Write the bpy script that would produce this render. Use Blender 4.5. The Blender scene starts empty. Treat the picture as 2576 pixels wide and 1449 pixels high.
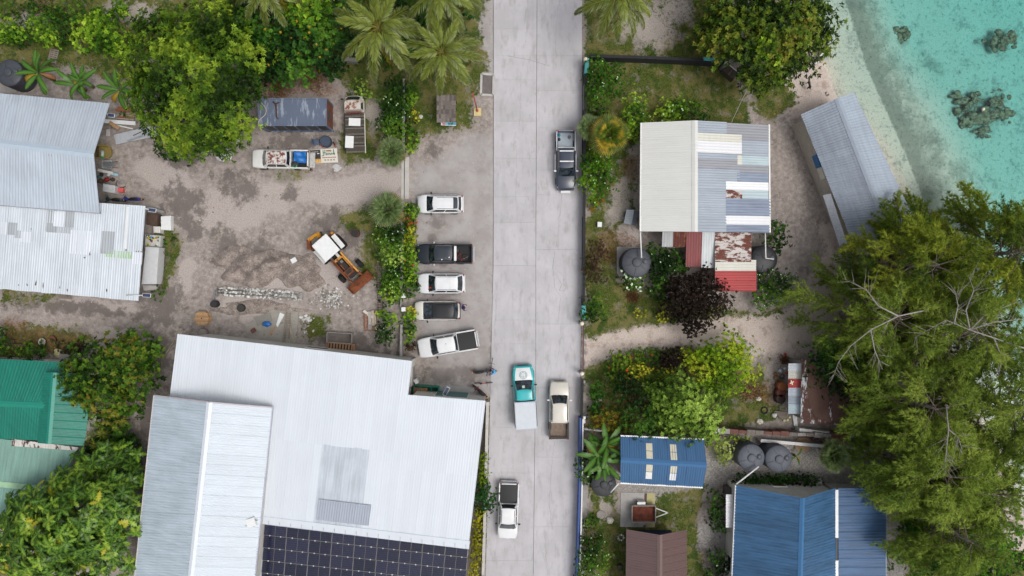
import bpy, math, random
import numpy as np
from mathutils import Vector, Matrix, noise as mnoise
R = math.radians
random.seed(7); RNG = np.random.default_rng(11)
scn = bpy.context.scene
COL = scn.collection
# ---------------------------------------------------------------- camera (drone, straight down)
CAM_H = 66.0; PXM = 27.5           # flying height; survey units per metre on the ground
cam = bpy.data.cameras.new('drone_camera'); cam.sensor_width = 36.0
cam.lens = 36.0 * CAM_H * PXM / 2576.0
cam.clip_start = 0.5; cam.clip_end = 3000
cam_o = bpy.data.objects.new('drone_camera', cam); COL.objects.link(cam_o)
cam_o.location = (0, 0, CAM_H); cam_o.rotation_euler = (0, 0, 0)
scn.camera = cam_o
# ---------------------------------------------------------------- sky, overcast
SUN_EL, SUN_AZ = R(64), R(118)      # azimuth clockwise from north (image up)
w = bpy.data.worlds.new('World'); scn.world = w; w.use_nodes = True
nt = w.node_tree; nt.nodes.clear()
sky = nt.nodes.new('ShaderNodeTexSky'); sky.sky_type = 'NISHITA'; sky.sun_disc = False
sky.sun_elevation = SUN_EL; sky.sun_rotation = SUN_AZ
sky.air_density = 1.0; sky.dust_density = 6.0; sky.ozone_density = 1.0
hs = nt.nodes.new('ShaderNodeHueSaturation'); hs.inputs['Saturation'].default_value = 0.30
bg = nt.nodes.new('ShaderNodeBackground'); bg.inputs['Strength'].default_value = 0.14
wo = nt.nodes.new('ShaderNodeOutputWorld')
nt.links.new(sky.outputs[0], hs.inputs['Color']); nt.links.new(hs.outputs[0], bg.inputs[0]); nt.links.new(bg.outputs[0], wo.inputs[0])
sl = bpy.data.lights.new('sun', 'SUN'); sl.energy = 1.1; sl.angle = R(26); sl.color = (1.0, 0.965, 0.92)
so = bpy.data.objects.new('sun', sl); COL.objects.link(so)
sd = Vector((math.sin(SUN_AZ) * math.cos(SUN_EL), math.cos(SUN_AZ) * math.cos(SUN_EL), math.sin(SUN_EL)))
so.rotation_euler = (-sd).to_track_quat('-Z', 'Y').to_euler(); so.location = sd * 150
scn.view_settings.view_transform = 'Standard'; scn.view_settings.look = 'None'
scn.view_settings.exposure = -0.12; scn.view_settings.gamma = 1.0; scn.view_settings.use_curve_mapping = False
scn.render.engine = 'CYCLES'
scn.cycles.max_bounces = 8; scn.cycles.transparent_max_bounces = 12; scn.cycles.volume_bounces = 0
scn.cycles.caustics_reflective = False; scn.cycles.caustics_refractive = False

# ---------------------------------------------------------------- survey coordinates -> metres
def P(x, y, z=0.0):
    k = (CAM_H - z) / CAM_H / PXM
    return Vector(((x - 1288) * k, (724.5 - y) * k, z))
OX = (0.0, 637.3, 1274.6, 1905.2); OY = (0.0, 348.8, 711.1, 1073.3)
def D(c, r, x, y): return (OX[c] + x * 0.26042, OY[r] + y * 0.26042)
def T(c, r, x, y, z=0.0): return P(*D(c, r, x, y), z)
def lerp(a, b, t): return a + (b - a) * t

# ---------------------------------------------------------------- objects
ORG = {}
def tag(o, label, cat=None, group=None, kind=None):
    if label: o['label'] = label
    if cat: o['category'] = cat
    if group: o['group'] = group
    if kind: o['kind'] = kind
    return o
def link(name, data, parent=None, loc=None, rz=0.0):
    o = bpy.data.objects.new(name, data); COL.objects.link(o)
    if loc is not None: o.location = loc
    if rz: o.rotation_euler = (0, 0, rz)
    if parent is not None: o.parent = parent
    return o
def thing(name, label, cat, loc, rz=0.0, group=None):
    o = link(name, None, None, loc, rz); o.empty_display_size = 0.3
    ORG[o.name] = Vector(loc)
    return tag(o, label, cat, group)
def mesh_np(name, V, F, mat, col=None, smooth=False):
    """V (n,3); F (m,k) int array, every face with k corners; col (n,3) linear point colour"""
    me = bpy.data.meshes.new(name)
    V = np.asarray(V, np.float32); F = np.asarray(F, np.int32)
    n, (m, k) = len(V), F.shape
    me.vertices.add(n); me.vertices.foreach_set('co', V.ravel())
    me.loops.add(m * k); me.loops.foreach_set('vertex_index', F.ravel())
    me.polygons.add(m); me.polygons.foreach_set('loop_start', np.arange(0, m * k, k, dtype=np.int32))
    me.update(calc_edges=True)
    if col is not None:
        a = me.color_attributes.new('col', 'FLOAT_COLOR', 'POINT')
        c4 = np.ones((n, 4), np.float32); c4[:, :3] = col
        a.data.foreach_set('color', c4.ravel())
    if smooth: me.polygons.foreach_set('use_smooth', np.ones(m, bool))
    if mat is not None: me.materials.append(mat)
    return me
class MB:
    def __init__(s): s.v = []; s.f = []
    def add(s, vs, fs):
        b = len(s.v); s.v += [tuple(p) for p in vs]; s.f += [tuple(b + i for i in f) for f in fs]; return s
    def box(s, c, sz, rz=0.0, ry=0.0, rx=0.0):
        M = Matrix.Rotation(rz, 3, 'Z') @ Matrix.Rotation(ry, 3, 'Y') @ Matrix.Rotation(rx, 3, 'X')
        c = Vector(c); hx, hy, hz = sz[0] / 2, sz[1] / 2, sz[2] / 2
        vs = [c + M @ Vector((x * hx, y * hy, z * hz)) for z in (-1, 1) for y in (-1, 1) for x in (-1, 1)]
        return s.add(vs, [(0, 2, 3, 1), (4, 5, 7, 6), (0, 1, 5, 4), (2, 6, 7, 3), (0, 4, 6, 2), (1, 3, 7, 5)])
    def bar(s, p0, p1, wid, thk):
        p0 = Vector(p0); p1 = Vector(p1); d = p1 - p0; L = d.length; d.normalize()
        up = Vector((0, 0, 1)) if abs(d.z) < .95 else Vector((1, 0, 0))
        sx = d.cross(up).normalized() * wid / 2; sz = sx.cross(d).normalized() * thk / 2
        vs = [p + a * sx + b * sz for p in (p0, p1) for a, b in ((-1, -1), (1, -1), (1, 1), (-1, 1))]
        return s.add(vs, [(0, 1, 2, 3), (4, 7, 6, 5), (0, 4, 5, 1), (1, 5, 6, 2), (2, 6, 7, 3), (3, 7, 4, 0)])
    def prism(s, poly, z0, z1):
        n = len(poly)
        a = sum(poly[i][0] * poly[(i + 1) % n][1] - poly[(i + 1) % n][0] * poly[i][1] for i in range(n))
        if a < 0: poly = poly[::-1]
        vs = [(p[0], p[1], z0) for p in poly] + [(p[0], p[1], z1) for p in poly]
        return s.add(vs, [tuple(range(n))[::-1], tuple(range(n, 2 * n))] + [(i, (i + 1) % n, n + (i + 1) % n, n + i) for i in range(n)])
    def tube(s, pts, rads, n=8, caps=True):
        pts = [Vector(p) for p in pts]; m = len(pts); vs = []; fs = []
        if not hasattr(rads, '__len__'): rads = [rads] * m
        ref = None
        for i, p in enumerate(pts):
            d = (pts[min(i + 1, m - 1)] - pts[max(i - 1, 0)])
            if d.length < 1e-9: d = Vector((0, 0, 1))
            d.normalize()
            if ref is None or abs(ref.dot(d)) > .98: ref = Vector((1, 0, 0)) if abs(d.x) < .8 else Vector((0, 1, 0))
            u = (ref - d * ref.dot(d)).normalized(); v = d.cross(u); ref = u
            for k in range(n):
                a = 2 * math.pi * k / n; vs.append(p + (u * math.cos(a) + v * math.sin(a)) * rads[i])
        for i in range(m - 1):
            for k in range(n):
                fs.append((i * n + k, i * n + (k + 1) % n, (i + 1) * n + (k + 1) % n, (i + 1) * n + k))
        if caps: fs += [tuple(range(n))[::-1], tuple(range((m - 1) * n, m * n))]
        return s.add(vs, fs)
    def cyl(s, c, r, h, n=20, r2=None):
        c = Vector(c); return s.tube([c, c + Vector((0, 0, h))], [r, r if r2 is None else r2], n)
    def lathe(s, c, prof, n=24):
        c = Vector(c); vs = []; fs = []; m = len(prof)
        for r, z in prof:
            for k in range(n):
                a = 2 * math.pi * k / n; vs.append(c + Vector((r * math.cos(a), r * math.sin(a), z)))
        for i in range(m - 1):
            for k in range(n): fs.append((i * n + k, i * n + (k + 1) % n, (i + 1) * n + (k + 1) % n, (i + 1) * n + k))
        fs += [tuple(range(n))[::-1], tuple(range((m - 1) * n, m * n))]
        return s.add(vs, fs)
    def sph(s, c, rad, n=12, m=7, jit=0.0, seed=0):
        c = Vector(c); rad = rad if hasattr(rad, '__len__') else (rad,) * 3
        rr = random.Random(seed); vs = []; fs = []
        for j in range(m + 1):
            th = math.pi * j / m
            for k in range(n):
                a = 2 * math.pi * k / n
                q = 1 + (rr.uniform(-jit, jit) if 0 < j < m else 0)
                vs.append(c + Vector((rad[0] * math.sin(th) * math.cos(a) * q, rad[1] * math.sin(th) * math.sin(a) * q, rad[2] * math.cos(th) * q)))
        for j in range(m):
            for k in range(n): fs.append((j * n + k, (j + 1) * n + k, (j + 1) * n + (k + 1) % n, j * n + (k + 1) % n))
        return s.add(vs, fs)
    def grid(s, fn, nu, nv):
        vs = [fn(i / nu, j / nv) for j in range(nv + 1) for i in range(nu + 1)]
        return s.add(vs, [(j * (nu + 1) + i, j * (nu + 1) + i + 1, (j + 1) * (nu + 1) + i + 1, (j + 1) * (nu + 1) + i) for j in range(nv) for i in range(nu)])
    def mesh(s, name, mat, smooth=False, off=None):
        me = bpy.data.meshes.new(name)
        vs = s.v if off is None else [(x - off[0], y - off[1], z - off[2]) for x, y, z in s.v]
        me.from_pydata(vs, [], s.f); me.update()
        if mat is not None: me.materials.append(mat)
        if smooth: me.polygons.foreach_set('use_smooth', [True] * len(me.polygons))
        return me
    def build(s, name, mat, parent=None, smooth=False, bevel=0.0, loc=None, local=False):
        """verts are world coords unless local; a child is stored relative to its thing's base"""
        off = None; root = parent
        while root is not None and root.parent is not None: root = root.parent
        if not local:
            off = ORG.get(root.name) if root is not None else loc
        o = link(name, s.mesh(name, mat, smooth, off), parent, loc if parent is None else None)
        if parent is None and loc is not None: ORG[o.name] = Vector(loc)
        if bevel:
            b = o.modifiers.new('bevel', 'BEVEL'); b.width = bevel; b.segments = 2; b.limit_method = 'ANGLE'; b.angle_limit = R(35)
        return o

# ---------------------------------------------------------------- materials
def lin(c):
    def f(u): u /= 255.0; return u / 12.92 if u <= .04045 else ((u + .055) / 1.055) ** 2.4
    return tuple(f(u) for u in c)
class NT:
    def __init__(s, name):
        s.m = bpy.data.materials.new(name); s.m.use_nodes = True; s.t = s.m.node_tree
        s.b = s.t.nodes['Principled BSDF']; s.out = s.t.nodes['Material Output']; s.pos = None
    def n(s, typ, **kw):
        o = s.t.nodes.new(typ)
        for k, v in kw.items(): setattr(o, k, v)
        return o
    def l(s, a, b): s.t.links.new(a, b)
    def posn(s):
        if s.pos is None: s.pos = s.n('ShaderNodeNewGeometry').outputs['Position']
        return s.pos
    def val(s, v):
        o = s.n('ShaderNodeValue'); o.outputs[0].default_value = v; return o.outputs[0]
    def rgb(s, c):
        o = s.n('ShaderNodeRGB'); o.outputs[0].default_value = (*c, 1); return o.outputs[0]
    def math(s, op, a, b=None, clamp=False):
        o = s.n('ShaderNodeMath', operation=op, use_clamp=clamp)
        for i, q in enumerate((a, b)):
            if q is None: continue
            if isinstance(q, (int, float)): o.inputs[i].default_value = q
            else: s.l(q, o.inputs[i])
        return o.outputs[0]
    def noise(s, scale, detail=4, rough=.55, vec=None, sc3=None, dist=0.0, dim='3D'):
        v = vec or s.posn()
        if sc3:
            mp = s.n('ShaderNodeMapping'); mp.inputs['Scale'].default_value = sc3; s.l(v, mp.inputs['Vector']); v = mp.outputs[0]
        o = s.n('ShaderNodeTexNoise', noise_dimensions=dim); o.inputs['Scale'].default_value = scale; o.inputs['Detail'].default_value = detail
        o.inputs['Roughness'].default_value = rough; o.inputs['Distortion'].default_value = dist
        s.l(v, o.inputs['Vector']); return o.outputs['Fac']
    def vor(s, scale, vec=None, feature='F1', out='Distance'):
        o = s.n('ShaderNodeTexVoronoi', feature=feature, voronoi_dimensions='2D'); o.inputs['Scale'].default_value = scale
        s.l(vec or s.posn(), o.inputs['Vector']); return o.outputs[out]
    def ramp(s, v, lo, hi, a=0.0, b=1.0):
        o = s.n('ShaderNodeMapRange', interpolation_type='SMOOTHSTEP'); s.l(v, o.inputs[0])
        for i, q in zip((1, 2, 3, 4), (lo, hi, a, b)): o.inputs[i].default_value = q
        return o.outputs[0]
    def mix(s, f, a, b, mode='MIX'):
        o = s.n('ShaderNodeMix', data_type='RGBA', blend_type=mode)
        for i, q in ((0, f), (6, a), (7, b)):
            if isinstance(q, (int, float)): o.inputs[i].default_value = q
            elif isinstance(q, tuple): o.inputs[i].default_value = (*q, 1)
            else: s.l(q, o.inputs[i])
        return o.outputs[2]
    def scale(s, c, v):
        o = s.n('ShaderNodeVectorMath', operation='SCALE')
        if isinstance(c, tuple): o.inputs[0].default_value = c
        else: s.l(c, o.inputs[0])
        if isinstance(v, (int, float)): o.inputs['Scale'].default_value = v
        else: s.l(v, o.inputs['Scale'])
        return o.outputs[0]
    def bump(s, h, strength=.3, dist=.02):
        o = s.n('ShaderNodeBump'); o.inputs['Strength'].default_value = strength; o.inputs['Distance'].default_value = dist
        s.l(h, o.inputs['Height']); s.l(o.outputs[0], s.b.inputs['Normal'])
    def objrand(s): return s.n('ShaderNodeObjectInfo').outputs['Random']
    def done(s, col, rough=.6, metal=0.0, spec=None):
        if isinstance(col, tuple): s.b.inputs['Base Color'].default_value = (*col, 1)
        else: s.l(col, s.b.inputs['Base Color'])
        if isinstance(rough, (int, float)): s.b.inputs['Roughness'].default_value = rough
        else: s.l(rough, s.b.inputs['Roughness'])
        s.b.inputs['Metallic'].default_value = metal
        if spec is not None: s.b.inputs['Specular IOR Level'].default_value = spec
        return s.m
MC = {}
def mat(c, rough=.6, metal=0.0, var=.12, scale=3.0, rand=0.0, dirt=None, bump=0.0, name=None):
    """plain painted / raw surface: sRGB colour, noise mottling, optional dirt colour patches"""
    key = (c, rough, metal, var, scale, rand, dirt, bump)
    if key in MC: return MC[key]
    k = NT(name or 'surface_%d_%d_%d' % c)
    v = k.ramp(k.noise(scale, 5, .6), .25, .75, 1 - var, 1 + var * .6)
    if rand: v = k.math('MULTIPLY', v, k.ramp(k.objrand(), 0, 1, 1 - rand, 1 + rand * .6))
    col = k.scale(lin(c), v)
    if dirt:
        f = k.ramp(k.noise(dirt[1], 6, .68), dirt[2], dirt[2] + .12); col = k.mix(f, col, lin(dirt[0]))
    if bump: k.bump(k.noise(scale * 8, 4), bump, .02)
    MC[key] = k.done(col, rough, metal); return MC[key]
def sheet_mat(name, c, streak=0.0, rust=None, dirt=.10, rough=.5, metal=0.0, ang=0.0, rand=.05, spots=0.0):
    """corrugated roofing: tint differs a little from sheet to sheet, grime runs down the slope"""
    k = NT(name)
    mp = k.n('ShaderNodeMapping'); mp.inputs['Rotation'].default_value = (0, 0, ang); k.l(k.posn(), mp.inputs['Vector']); pv = mp.outputs[0]
    v = k.math('MULTIPLY', k.ramp(k.objrand(), 0, 1, 1 - rand, 1 + rand * .5), k.ramp(k.noise(.45, 4, .6), .3, .7, 1 - dirt, 1.0))
    s1 = k.noise(1.0, 5, .65, pv, (5.0, .25, 1)); v = k.math('MULTIPLY', v, k.ramp(s1, .35, .75, 1.0, 1 - dirt - streak))
    col = k.scale(lin(c), v)
    if spots: col = k.mix(k.math('MULTIPLY', k.ramp(k.noise(1.6, 5, .6), .62, .72), spots), col, lin((120, 112, 104)))
    if rust:
        f = k.ramp(k.noise(1.3, 6, .7, pv, (1.6, .7, 1)), rust[1], rust[1] + .07)
        rc = k.mix(k.noise(6, 4), lin(rust[0]), lin((70, 38, 28))); col = k.mix(f, col, rc)
    return k.done(col, rough, metal)
def glass_m():
    k = NT('dark_glass'); c = k.mix(k.ramp(k.noise(2.5, 3, .6), .35, .7), lin((16, 20, 24)), lin((58, 70, 80))); m = k.done(c, .05, 0, .9); return m
GLASS = glass_m()
# ================================================================ ground, road, sea
GF = 0.22
def axis(a0, a1, far):
    fine = np.arange(a0, a1, GF)
    out1 = a0 - np.geomspace(.5, far, 16)[::-1]; out2 = a1 + np.geomspace(.5, far, 16)
    return np.concatenate([out1, fine, out2])
gx = axis(-49, 49, 900); gy = axis(-29, 29, 900)
GX, GY = np.meshgrid(gx, gy); PXg = GX * PXM + 1288; PYg = 724.5 - GY * PXM      # survey units
def fbm(X, Y, f, seed=0):
    out = np.zeros(X.shape); rr = np.random.default_rng(seed); a = 1.0
    for o in range(4):
        for q in range(3):
            th = rr.uniform(0, 6.28); ph = rr.uniform(0, 6.28); ff = f * 2 ** o * rr.uniform(.7, 1.3)
            out += a * np.sin((X * math.cos(th) + Y * math.sin(th)) * ff + ph + 1.3 * np.sin((X * math.sin(th) - Y * math.cos(th)) * ff * .6 + ph * 2)) / 3
        a *= .55
    return out
WX = PXg + 16 * fbm(GX, GY, .55, 21) + 5 * fbm(GX, GY, 3.0, 23); WY = PYg + 11 * fbm(GX, GY, .55, 22) + 5 * fbm(GX, GY, 3.0, 24)   # ragged edges
def sdpoly(poly, X=None, Y=None):
    """signed distance (survey units), positive inside"""
    X = PXg if X is None else X; Y = PYg if Y is None else Y
    d = np.full(X.shape, 1e9); ins = np.zeros(X.shape, bool); n = len(poly)
    for i in range(n):
        (x0, y0), (x1, y1) = poly[i], poly[(i + 1) % n]
        ex, ey = x1 - x0, y1 - y0; L2 = ex * ex + ey * ey + 1e-9
        t = np.clip(((X - x0) * ex + (Y - y0) * ey) / L2, 0, 1)
        d = np.minimum(d, (X - x0 - t * ex) ** 2 + (Y - y0 - t * ey) ** 2)
        c = ((y0 > Y) != (y1 > Y)) & (X < ex * (Y - y0) / (ey if abs(ey) > 1e-9 else 1e-9) + x0)
        ins ^= c
    return np.sqrt(d) * np.where(ins, 1, -1)
def sm(d, w=14.0): return np.clip(d / w * .5 + .5, 0, 1)
def blob(x, y, rx, ry, a=0.0):
    c, s = math.cos(R(a)), math.sin(R(a)); dx = WX - x; dy = WY - y
    u = (dx * c + dy * s) / rx; v = (-dx * s + dy * c) / ry
    return np.clip(1.25 - .75 * np.sqrt(u * u + v * v), 0, 1)
SHORE = [(1900, -120), (1985, 0), (2045, 90), (2075, 155), (2105, 243), (2150, 290), (2210, 370), (2262, 470), (2310, 600), (2360, 760),
         (2405, 900), (2465, 1050), (2535, 1190), (2590, 1330), (2640, 1500), (2800, 2000), (3600, 26000), (26000, 26000), (26000, -26000), (1500, -26000), (1760, -600)]
sea_d = sdpoly(SHORE) / PXM                                # metres seaward of the water line
# grass and bare earth, as mapped from above
GRASS = [[(-60, -60), (1212, -60), (1205, 190), (1190, 300), (1150, 330), (1055, 340), (1030, 385), (945, 330), (925, 240), (850, 190), (690, 160), (610, 150), (330, 140), (310, 210), (230, 175), (-60, 175)],
         [(1470, -60), (1700, -60), (1830, 20), (1780, 150), (1850, 200), (1890, 300), (1880, 330), (1610, 320), (1600, 400), (1600, 600), (1560, 700), (1720, 760), (1900, 790), (1980, 765), (1990, 790), (1860, 800), (1720, 806), (1570, 838), (1490, 850), (1468, 840)],
         [(1850, 190), (1970, 180), (2010, 250), (1960, 300), (1900, 270)],
         [(1480, 918), (1560, 890), (1740, 868), (1850, 870), (1880, 940), (1940, 900), (1975, 930), (1985, 1060), (1880, 1075), (1650, 1100), (1470, 1085), (1468, 930)],
         [(1470, 1220), (1560, 1225), (1562, 1325), (1660, 1240), (1780, 1225), (1765, 1310), (1765, 1380), (1800, 1460), (1800, 1520), (1470, 1520)],
         [(0, 735), (160, 748), (150, 770), (0, 762)], [(0, 815), (140, 820), (260, 838), (230, 860), (0, 905)],
         [(840, 540), (930, 505), (960, 560), (955, 700), (918, 720), (905, 590), (850, 580)], [(755, 785), (820, 790), (815, 840), (760, 850)],
         [(880, 225), (960, 225), (960, 400), (870, 410), (850, 340)], [(680, 420), (765, 415), (770, 445), (690, 448)],
         [(400, 560), (450, 580), (455, 640), (410, 740), (390, 735), (400, 640)], [(1060, 280), (1200, 250), (1200, 320), (1130, 335), (1050, 345)],
         [(-40, 1350), (40, 1380), (70, 1449), (60, 1520), (-40, 1520)], [(1215, 1000), (1240, 1010), (1232, 1500), (1214, 1500)], [(1190, -60), (1216, -60), (1216, 180), (1195, 180)],
         [(2250, 1300), (2400, 1280), (2576, 1400), (2576, 1500), (2280, 1500)]]
SAND = [[(1468, 850), (1560, 835), (1720, 805), (1900, 790), (2000, 770), (2060, 640), (2040, 560), (2130, 560), (2300, 760), (2200, 900), (2000, 900), (1940, 895), (1885, 905), (1880, 870), (1740, 862), (1600, 880), (1500, 905), (1470, 930)],
        [(2040, 80), (2125, 250), (2090, 285), (2000, 285), (2005, 180), (2020, 120)], [(2060, -60), (2010, 40), (1960, -60)],
        [(2300, 720), (2400, 900), (2560, 1250), (2700, 1600), (2480, 1500), (2400, 1200), (2260, 900)]]
GRAVEL = [[(1640, 1225), (1780, 1150), (1850, 1105), (2100, 1090), (2250, 1130), (2300, 1240), (2300, 1520), (2215, 1520), (2215, 1240), (1850, 1225), (1770, 1240)],
          [(1765, 1315), (1800, 1310), (1835, 1330), (1840, 1420), (1800, 1400), (1770, 1370)], [(1555, 1225), (1690, 1225), (1660, 1260), (1655, 1330), (1640, 1330), (1640, 1245), (1555, 1240)],
          [(1050, 265), (1100, 265), (1100, 312), (1055, 310)], [(1150, 270), (1180, 270), (1175, 330), (1155, 330)]]
APRON = [[(1213, -60), (1242, -60), (1242, 215), (1213, 215)], [(1062, 415), (1245, 330), (1245, 1010), (1215, 1010), (1190, 965), (1095, 965), (1095, 900), (1050, 890), (1050, 480)],
         [(1215, 960), (1245, 960), (1245, 1520), (1228, 1520)]]
def union(polys, w):
    m = np.zeros(GX.shape)
    for p in polys: m = np.maximum(m, sm(sdpoly(p, WX, WY), w))
    return m
grass = union(GRASS, 26); sand = union(SAND, 30); gravel = union(GRAVEL, 16); apron = union(APRON, 40)
grass = np.maximum(grass, np.where((PXg < -20) | (PYg < -20), .85, 0) * (sea_d < -2)); sand = np.maximum(sand, sm(4 - np.abs(sea_d + 1) , 2.5))
sand = np.where((PYg < 120) & (PYg > 20) & (PXg < 2035), np.minimum(sand, .2), sand)
dark = np.zeros(GX.shape)
for b in [(450, 400, 55, 25, 20), (600, 470, 60, 40, 30), (470, 500, 70, 45, 20), (560, 620, 30, 60, 0), (480, 560, 60, 30, 50), (640, 640, 60, 40, 0), (740, 310, 90, 35, 0), (200, 780, 180, 16, 3), (410, 760, 60, 60, 0),
          (1096, 372, 26, 17, 20), (1100, 565, 20, 25, 0), (1095, 600, 14, 16, 0), (1130, 945, 80, 26, 0), (395, 900, 45, 90, 10), (380, 1060, 30, 120, 0), (360, 1300, 30, 160, 0), (870, 850, 90, 30, 5), (900, 880, 100, 20, 6),
          (1245, 905, 9, 70, -6), (1238, 1010, 8, 60, 4), (730, 480, 30, 25, 0), (760, 360, 80, 18, 0), (1180, 950, 40, 20, 0), (1000, 260, 30, 50, 0), (700, 200, 80, 30, 0), (830, 560, 40, 30, 0), (880, 600, 40, 40, 0), (1110, 655, 60, 16, 0), (1110, 740, 60, 14, 0), (1110, 530, 60, 14, 0), (1800, 1390, 40, 60, 0)]:
    dark = np.maximum(dark, blob(*b))
pale = np.zeros(GX.shape)
for b in [(880, 470, 190, 38, -6), (620, 510, 160, 60, -15), (420, 450, 100, 40, 30), (700, 690, 90, 40, 8), (660, 775, 110, 30, 4), (1160, 420, 70, 60, 0), (820, 700, 60, 50, 0), (470, 690, 25, 60, 20), (300, 840, 90, 14, 4), (1190, 560, 40, 120, 0), (1560, 510, 30, 70, 5), (1600, 390, 14, 40, 0), (1830, 110, 70, 14, 25), (1640, 60, 60, 60, 0), (1700, 20, 40, 40, 0), (1590, 600, 35, 30, 0), (1800, 610, 30, 40, 0), (1960, 950, 30, 60, 0), (1520, 1275, 22, 30, 0), (260, 770, 140, 14, 4), (940, 290, 25, 40, 0), (70, 60, 60, 20, 0), (330, 30, 60, 25, 0)]:
    pale = np.maximum(pale, blob(*b))
litter = np.zeros(GX.shape)
for b in [(760, 215, 100, 26, 4), (690, 225, 50, 30, 0), (800, 190, 30, 30, 0), (380, 190, 70, 40, 10), (120, 850, 90, 25, 4), (30, 840, 60, 40, 0), (1930, 990, 50, 30, 0), (1600, 1000, 40, 40, 0), (1590, 420, 25, 30, 0), (2090, 1090, 120, 20, 0), (1550, 620, 60, 40, 0)]:
    litter = np.maximum(litter, blob(*b))
algae = np.zeros(GX.shape)
band = [(2247, 0), (2290, 100), (2330, 200), (2390, 350), (2440, 470)]
BP = [(2130, -60), (2236, 100), (2300, 0), (2130, -60)]
ed = sdpoly([(1400, -3000), (2118, -80), (2152, 40), (2190, 160), (2232, 260), (2268, 340), (2310, 440), (2352, 560), (2410, 760), (2460, 900), (3000, 900), (3000, -3000)]) / PXM
algae = np.clip(1 - (ed - .5) / 5.5, 0, 1) * (ed > -.2) * (np.clip(ed + .2, 0, .35) / .35)
for b in [(2290, 75, 36, 30, 0), (2390, 140, 40, 24, 40), (2550, 85, 40, 30, 0), (2500, 265, 95, 65, 25), (2360, 350, 40, 90, -20), (2440, 420, 50, 40, 0), (2260, 150, 40, 60, -20)]:
    algae = np.maximum(algae, blob(*b) * .75)
# heights
Z = .03 * fbm(GX, GY, .9, 3) * (sea_d < -.5)
road_d = sdpoly([(1240, -20000), (1462, -20000), (1463, 650), (1452, 1449), (1440, 20000), (1222, 20000), (1236, 900), (1240, 640)]) / PXM
Z = np.where(road_d > -.6, Z * np.clip(-road_d / .6, 0, 1) - .10 * np.clip((road_d + .12) / .2, 0, 1), Z)
s_ = np.clip(sea_d, -3, 400)
depth = np.where(s_ < 0, -.02 - .12 * s_, np.where(s_ < 1.6, -.02 - .36 * s_, np.where(s_ < 5.5, -.596 - .10 * (s_ - 1.6), -.986 - .36 * np.clip(s_ - 5.5, 0, 4.2) - .045 * np.clip(s_ - 9.7, 0, 60))))
w_s = np.clip((sea_d + 3) / 3, 0, 1); Z = Z * (1 - w_s) + np.minimum(depth, .34) * w_s
Z = np.where(sea_d > 1, Z + .05 * fbm(GX, GY, 1.6, 9) * np.clip(sea_d / 6, 0, 1), Z)
# zones into two colour attributes
nxg, nyg = len(gx), len(gy)
idx = np.arange(nxg * nyg).reshape(nyg, nxg)
F = np.stack([idx[:-1, :-1], idx[:-1, 1:], idx[1:, 1:], idx[1:, :-1]], -1).reshape(-1, 4)
k = NT('island_ground')
gm = mesh_np('ground', np.stack([GX, GY, Z], -1).reshape(-1, 3), F, k.m, None, True)
def gattr(name, a, b, c):
    at = gm.color_attributes.new(name, 'FLOAT_COLOR', 'POINT'); q = np.ones((nxg * nyg, 4), np.float32)
    q[:, 0] = a.ravel(); q[:, 1] = b.ravel(); q[:, 2] = c.ravel(); at.data.foreach_set('color', q.ravel())
gattr('zone_a', grass, sand, gravel); gattr('zone_b', dark, pale, litter); gattr('zone_c', apron, algae, (sea_d > -.1).astype(float))
def chan(nm):
    a = k.n('ShaderNodeAttribute', attribute_name=nm); s = k.n('ShaderNodeSeparateColor'); k.l(a.outputs['Color'], s.inputs[0]); return s.outputs
za, zb, zc = chan('zone_a'), chan('zone_b'), chan('zone_c')
n1 = k.noise(.55, 4, .62, dim='2D'); n2 = k.noise(2.3, 4, .72, dim='2D'); n3 = k.noise(9.0, 3, .7, dim='2D'); n4 = k.noise(.9, 5, .74, dim='2D')
def mask(ch, nz, amt=1.1, lo=.40, hi=.68):
    return k.ramp(k.math('ADD', ch, k.math('MULTIPLY', k.math('SUBTRACT', nz, .5), amt)), lo, hi)
dirt = k.mix(k.ramp(n2, .22, .78), lin((136, 127, 121)), lin((168, 159, 153)))
dirt = k.mix(k.math('MULTIPLY', k.ramp(n4, .50, .72), .8), dirt, lin((116, 107, 102)))
pebb = k.vor(7.0); dirt = k.mix(k.math('MULTIPLY', k.ramp(pebb, .10, .24, 1, 0), k.ramp(n2, .5, .62)), dirt, lin((188, 180, 172)))
col = dirt
col = k.mix(mask(zb[1], n1, .8), col, k.mix(k.ramp(n3, .3, .7), lin((160, 150, 145)), lin((182, 172, 167))))
col = k.mix(k.math('MULTIPLY', mask(zb[0], n4, 2.2, .34, .90), .9), col, k.mix(n3, lin((92, 85, 82)), lin((124, 116, 111))))
conc = k.mix(k.ramp(n1, .3, .7), lin((155, 150, 148)), lin((170, 166, 165))); conc = k.mix(k.math('MULTIPLY', k.ramp(n4, .5, .75), .5), conc, lin((138, 132, 129)))
col = k.mix(k.math('MULTIPLY', mask(zc[0], n1, .6, .30, .6), k.ramp(zb[0], .0, .9, .92, .3)), col, conc)
sandc = k.mix(k.ramp(n3, .3, .72), lin((182, 168, 159)), lin((206, 193, 184))); sandc = k.mix(k.ramp(n4, .5, .72), sandc, lin((164, 148, 137)))
col = k.mix(mask(za[1], n2, .7), col, sandc)
peb = k.vor(11.0, out='Color'); sp_ = k.n('ShaderNodeSeparateColor'); k.l(peb, sp_.inputs[0]); grv = k.scale(k.mix(n3, lin((132, 128, 124)), lin((166, 162, 158))), k.ramp(sp_.outputs[0], 0, 1, .72, 1.2)); 
col = k.mix(mask(za[2], n2, .6), col, grv)
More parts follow.
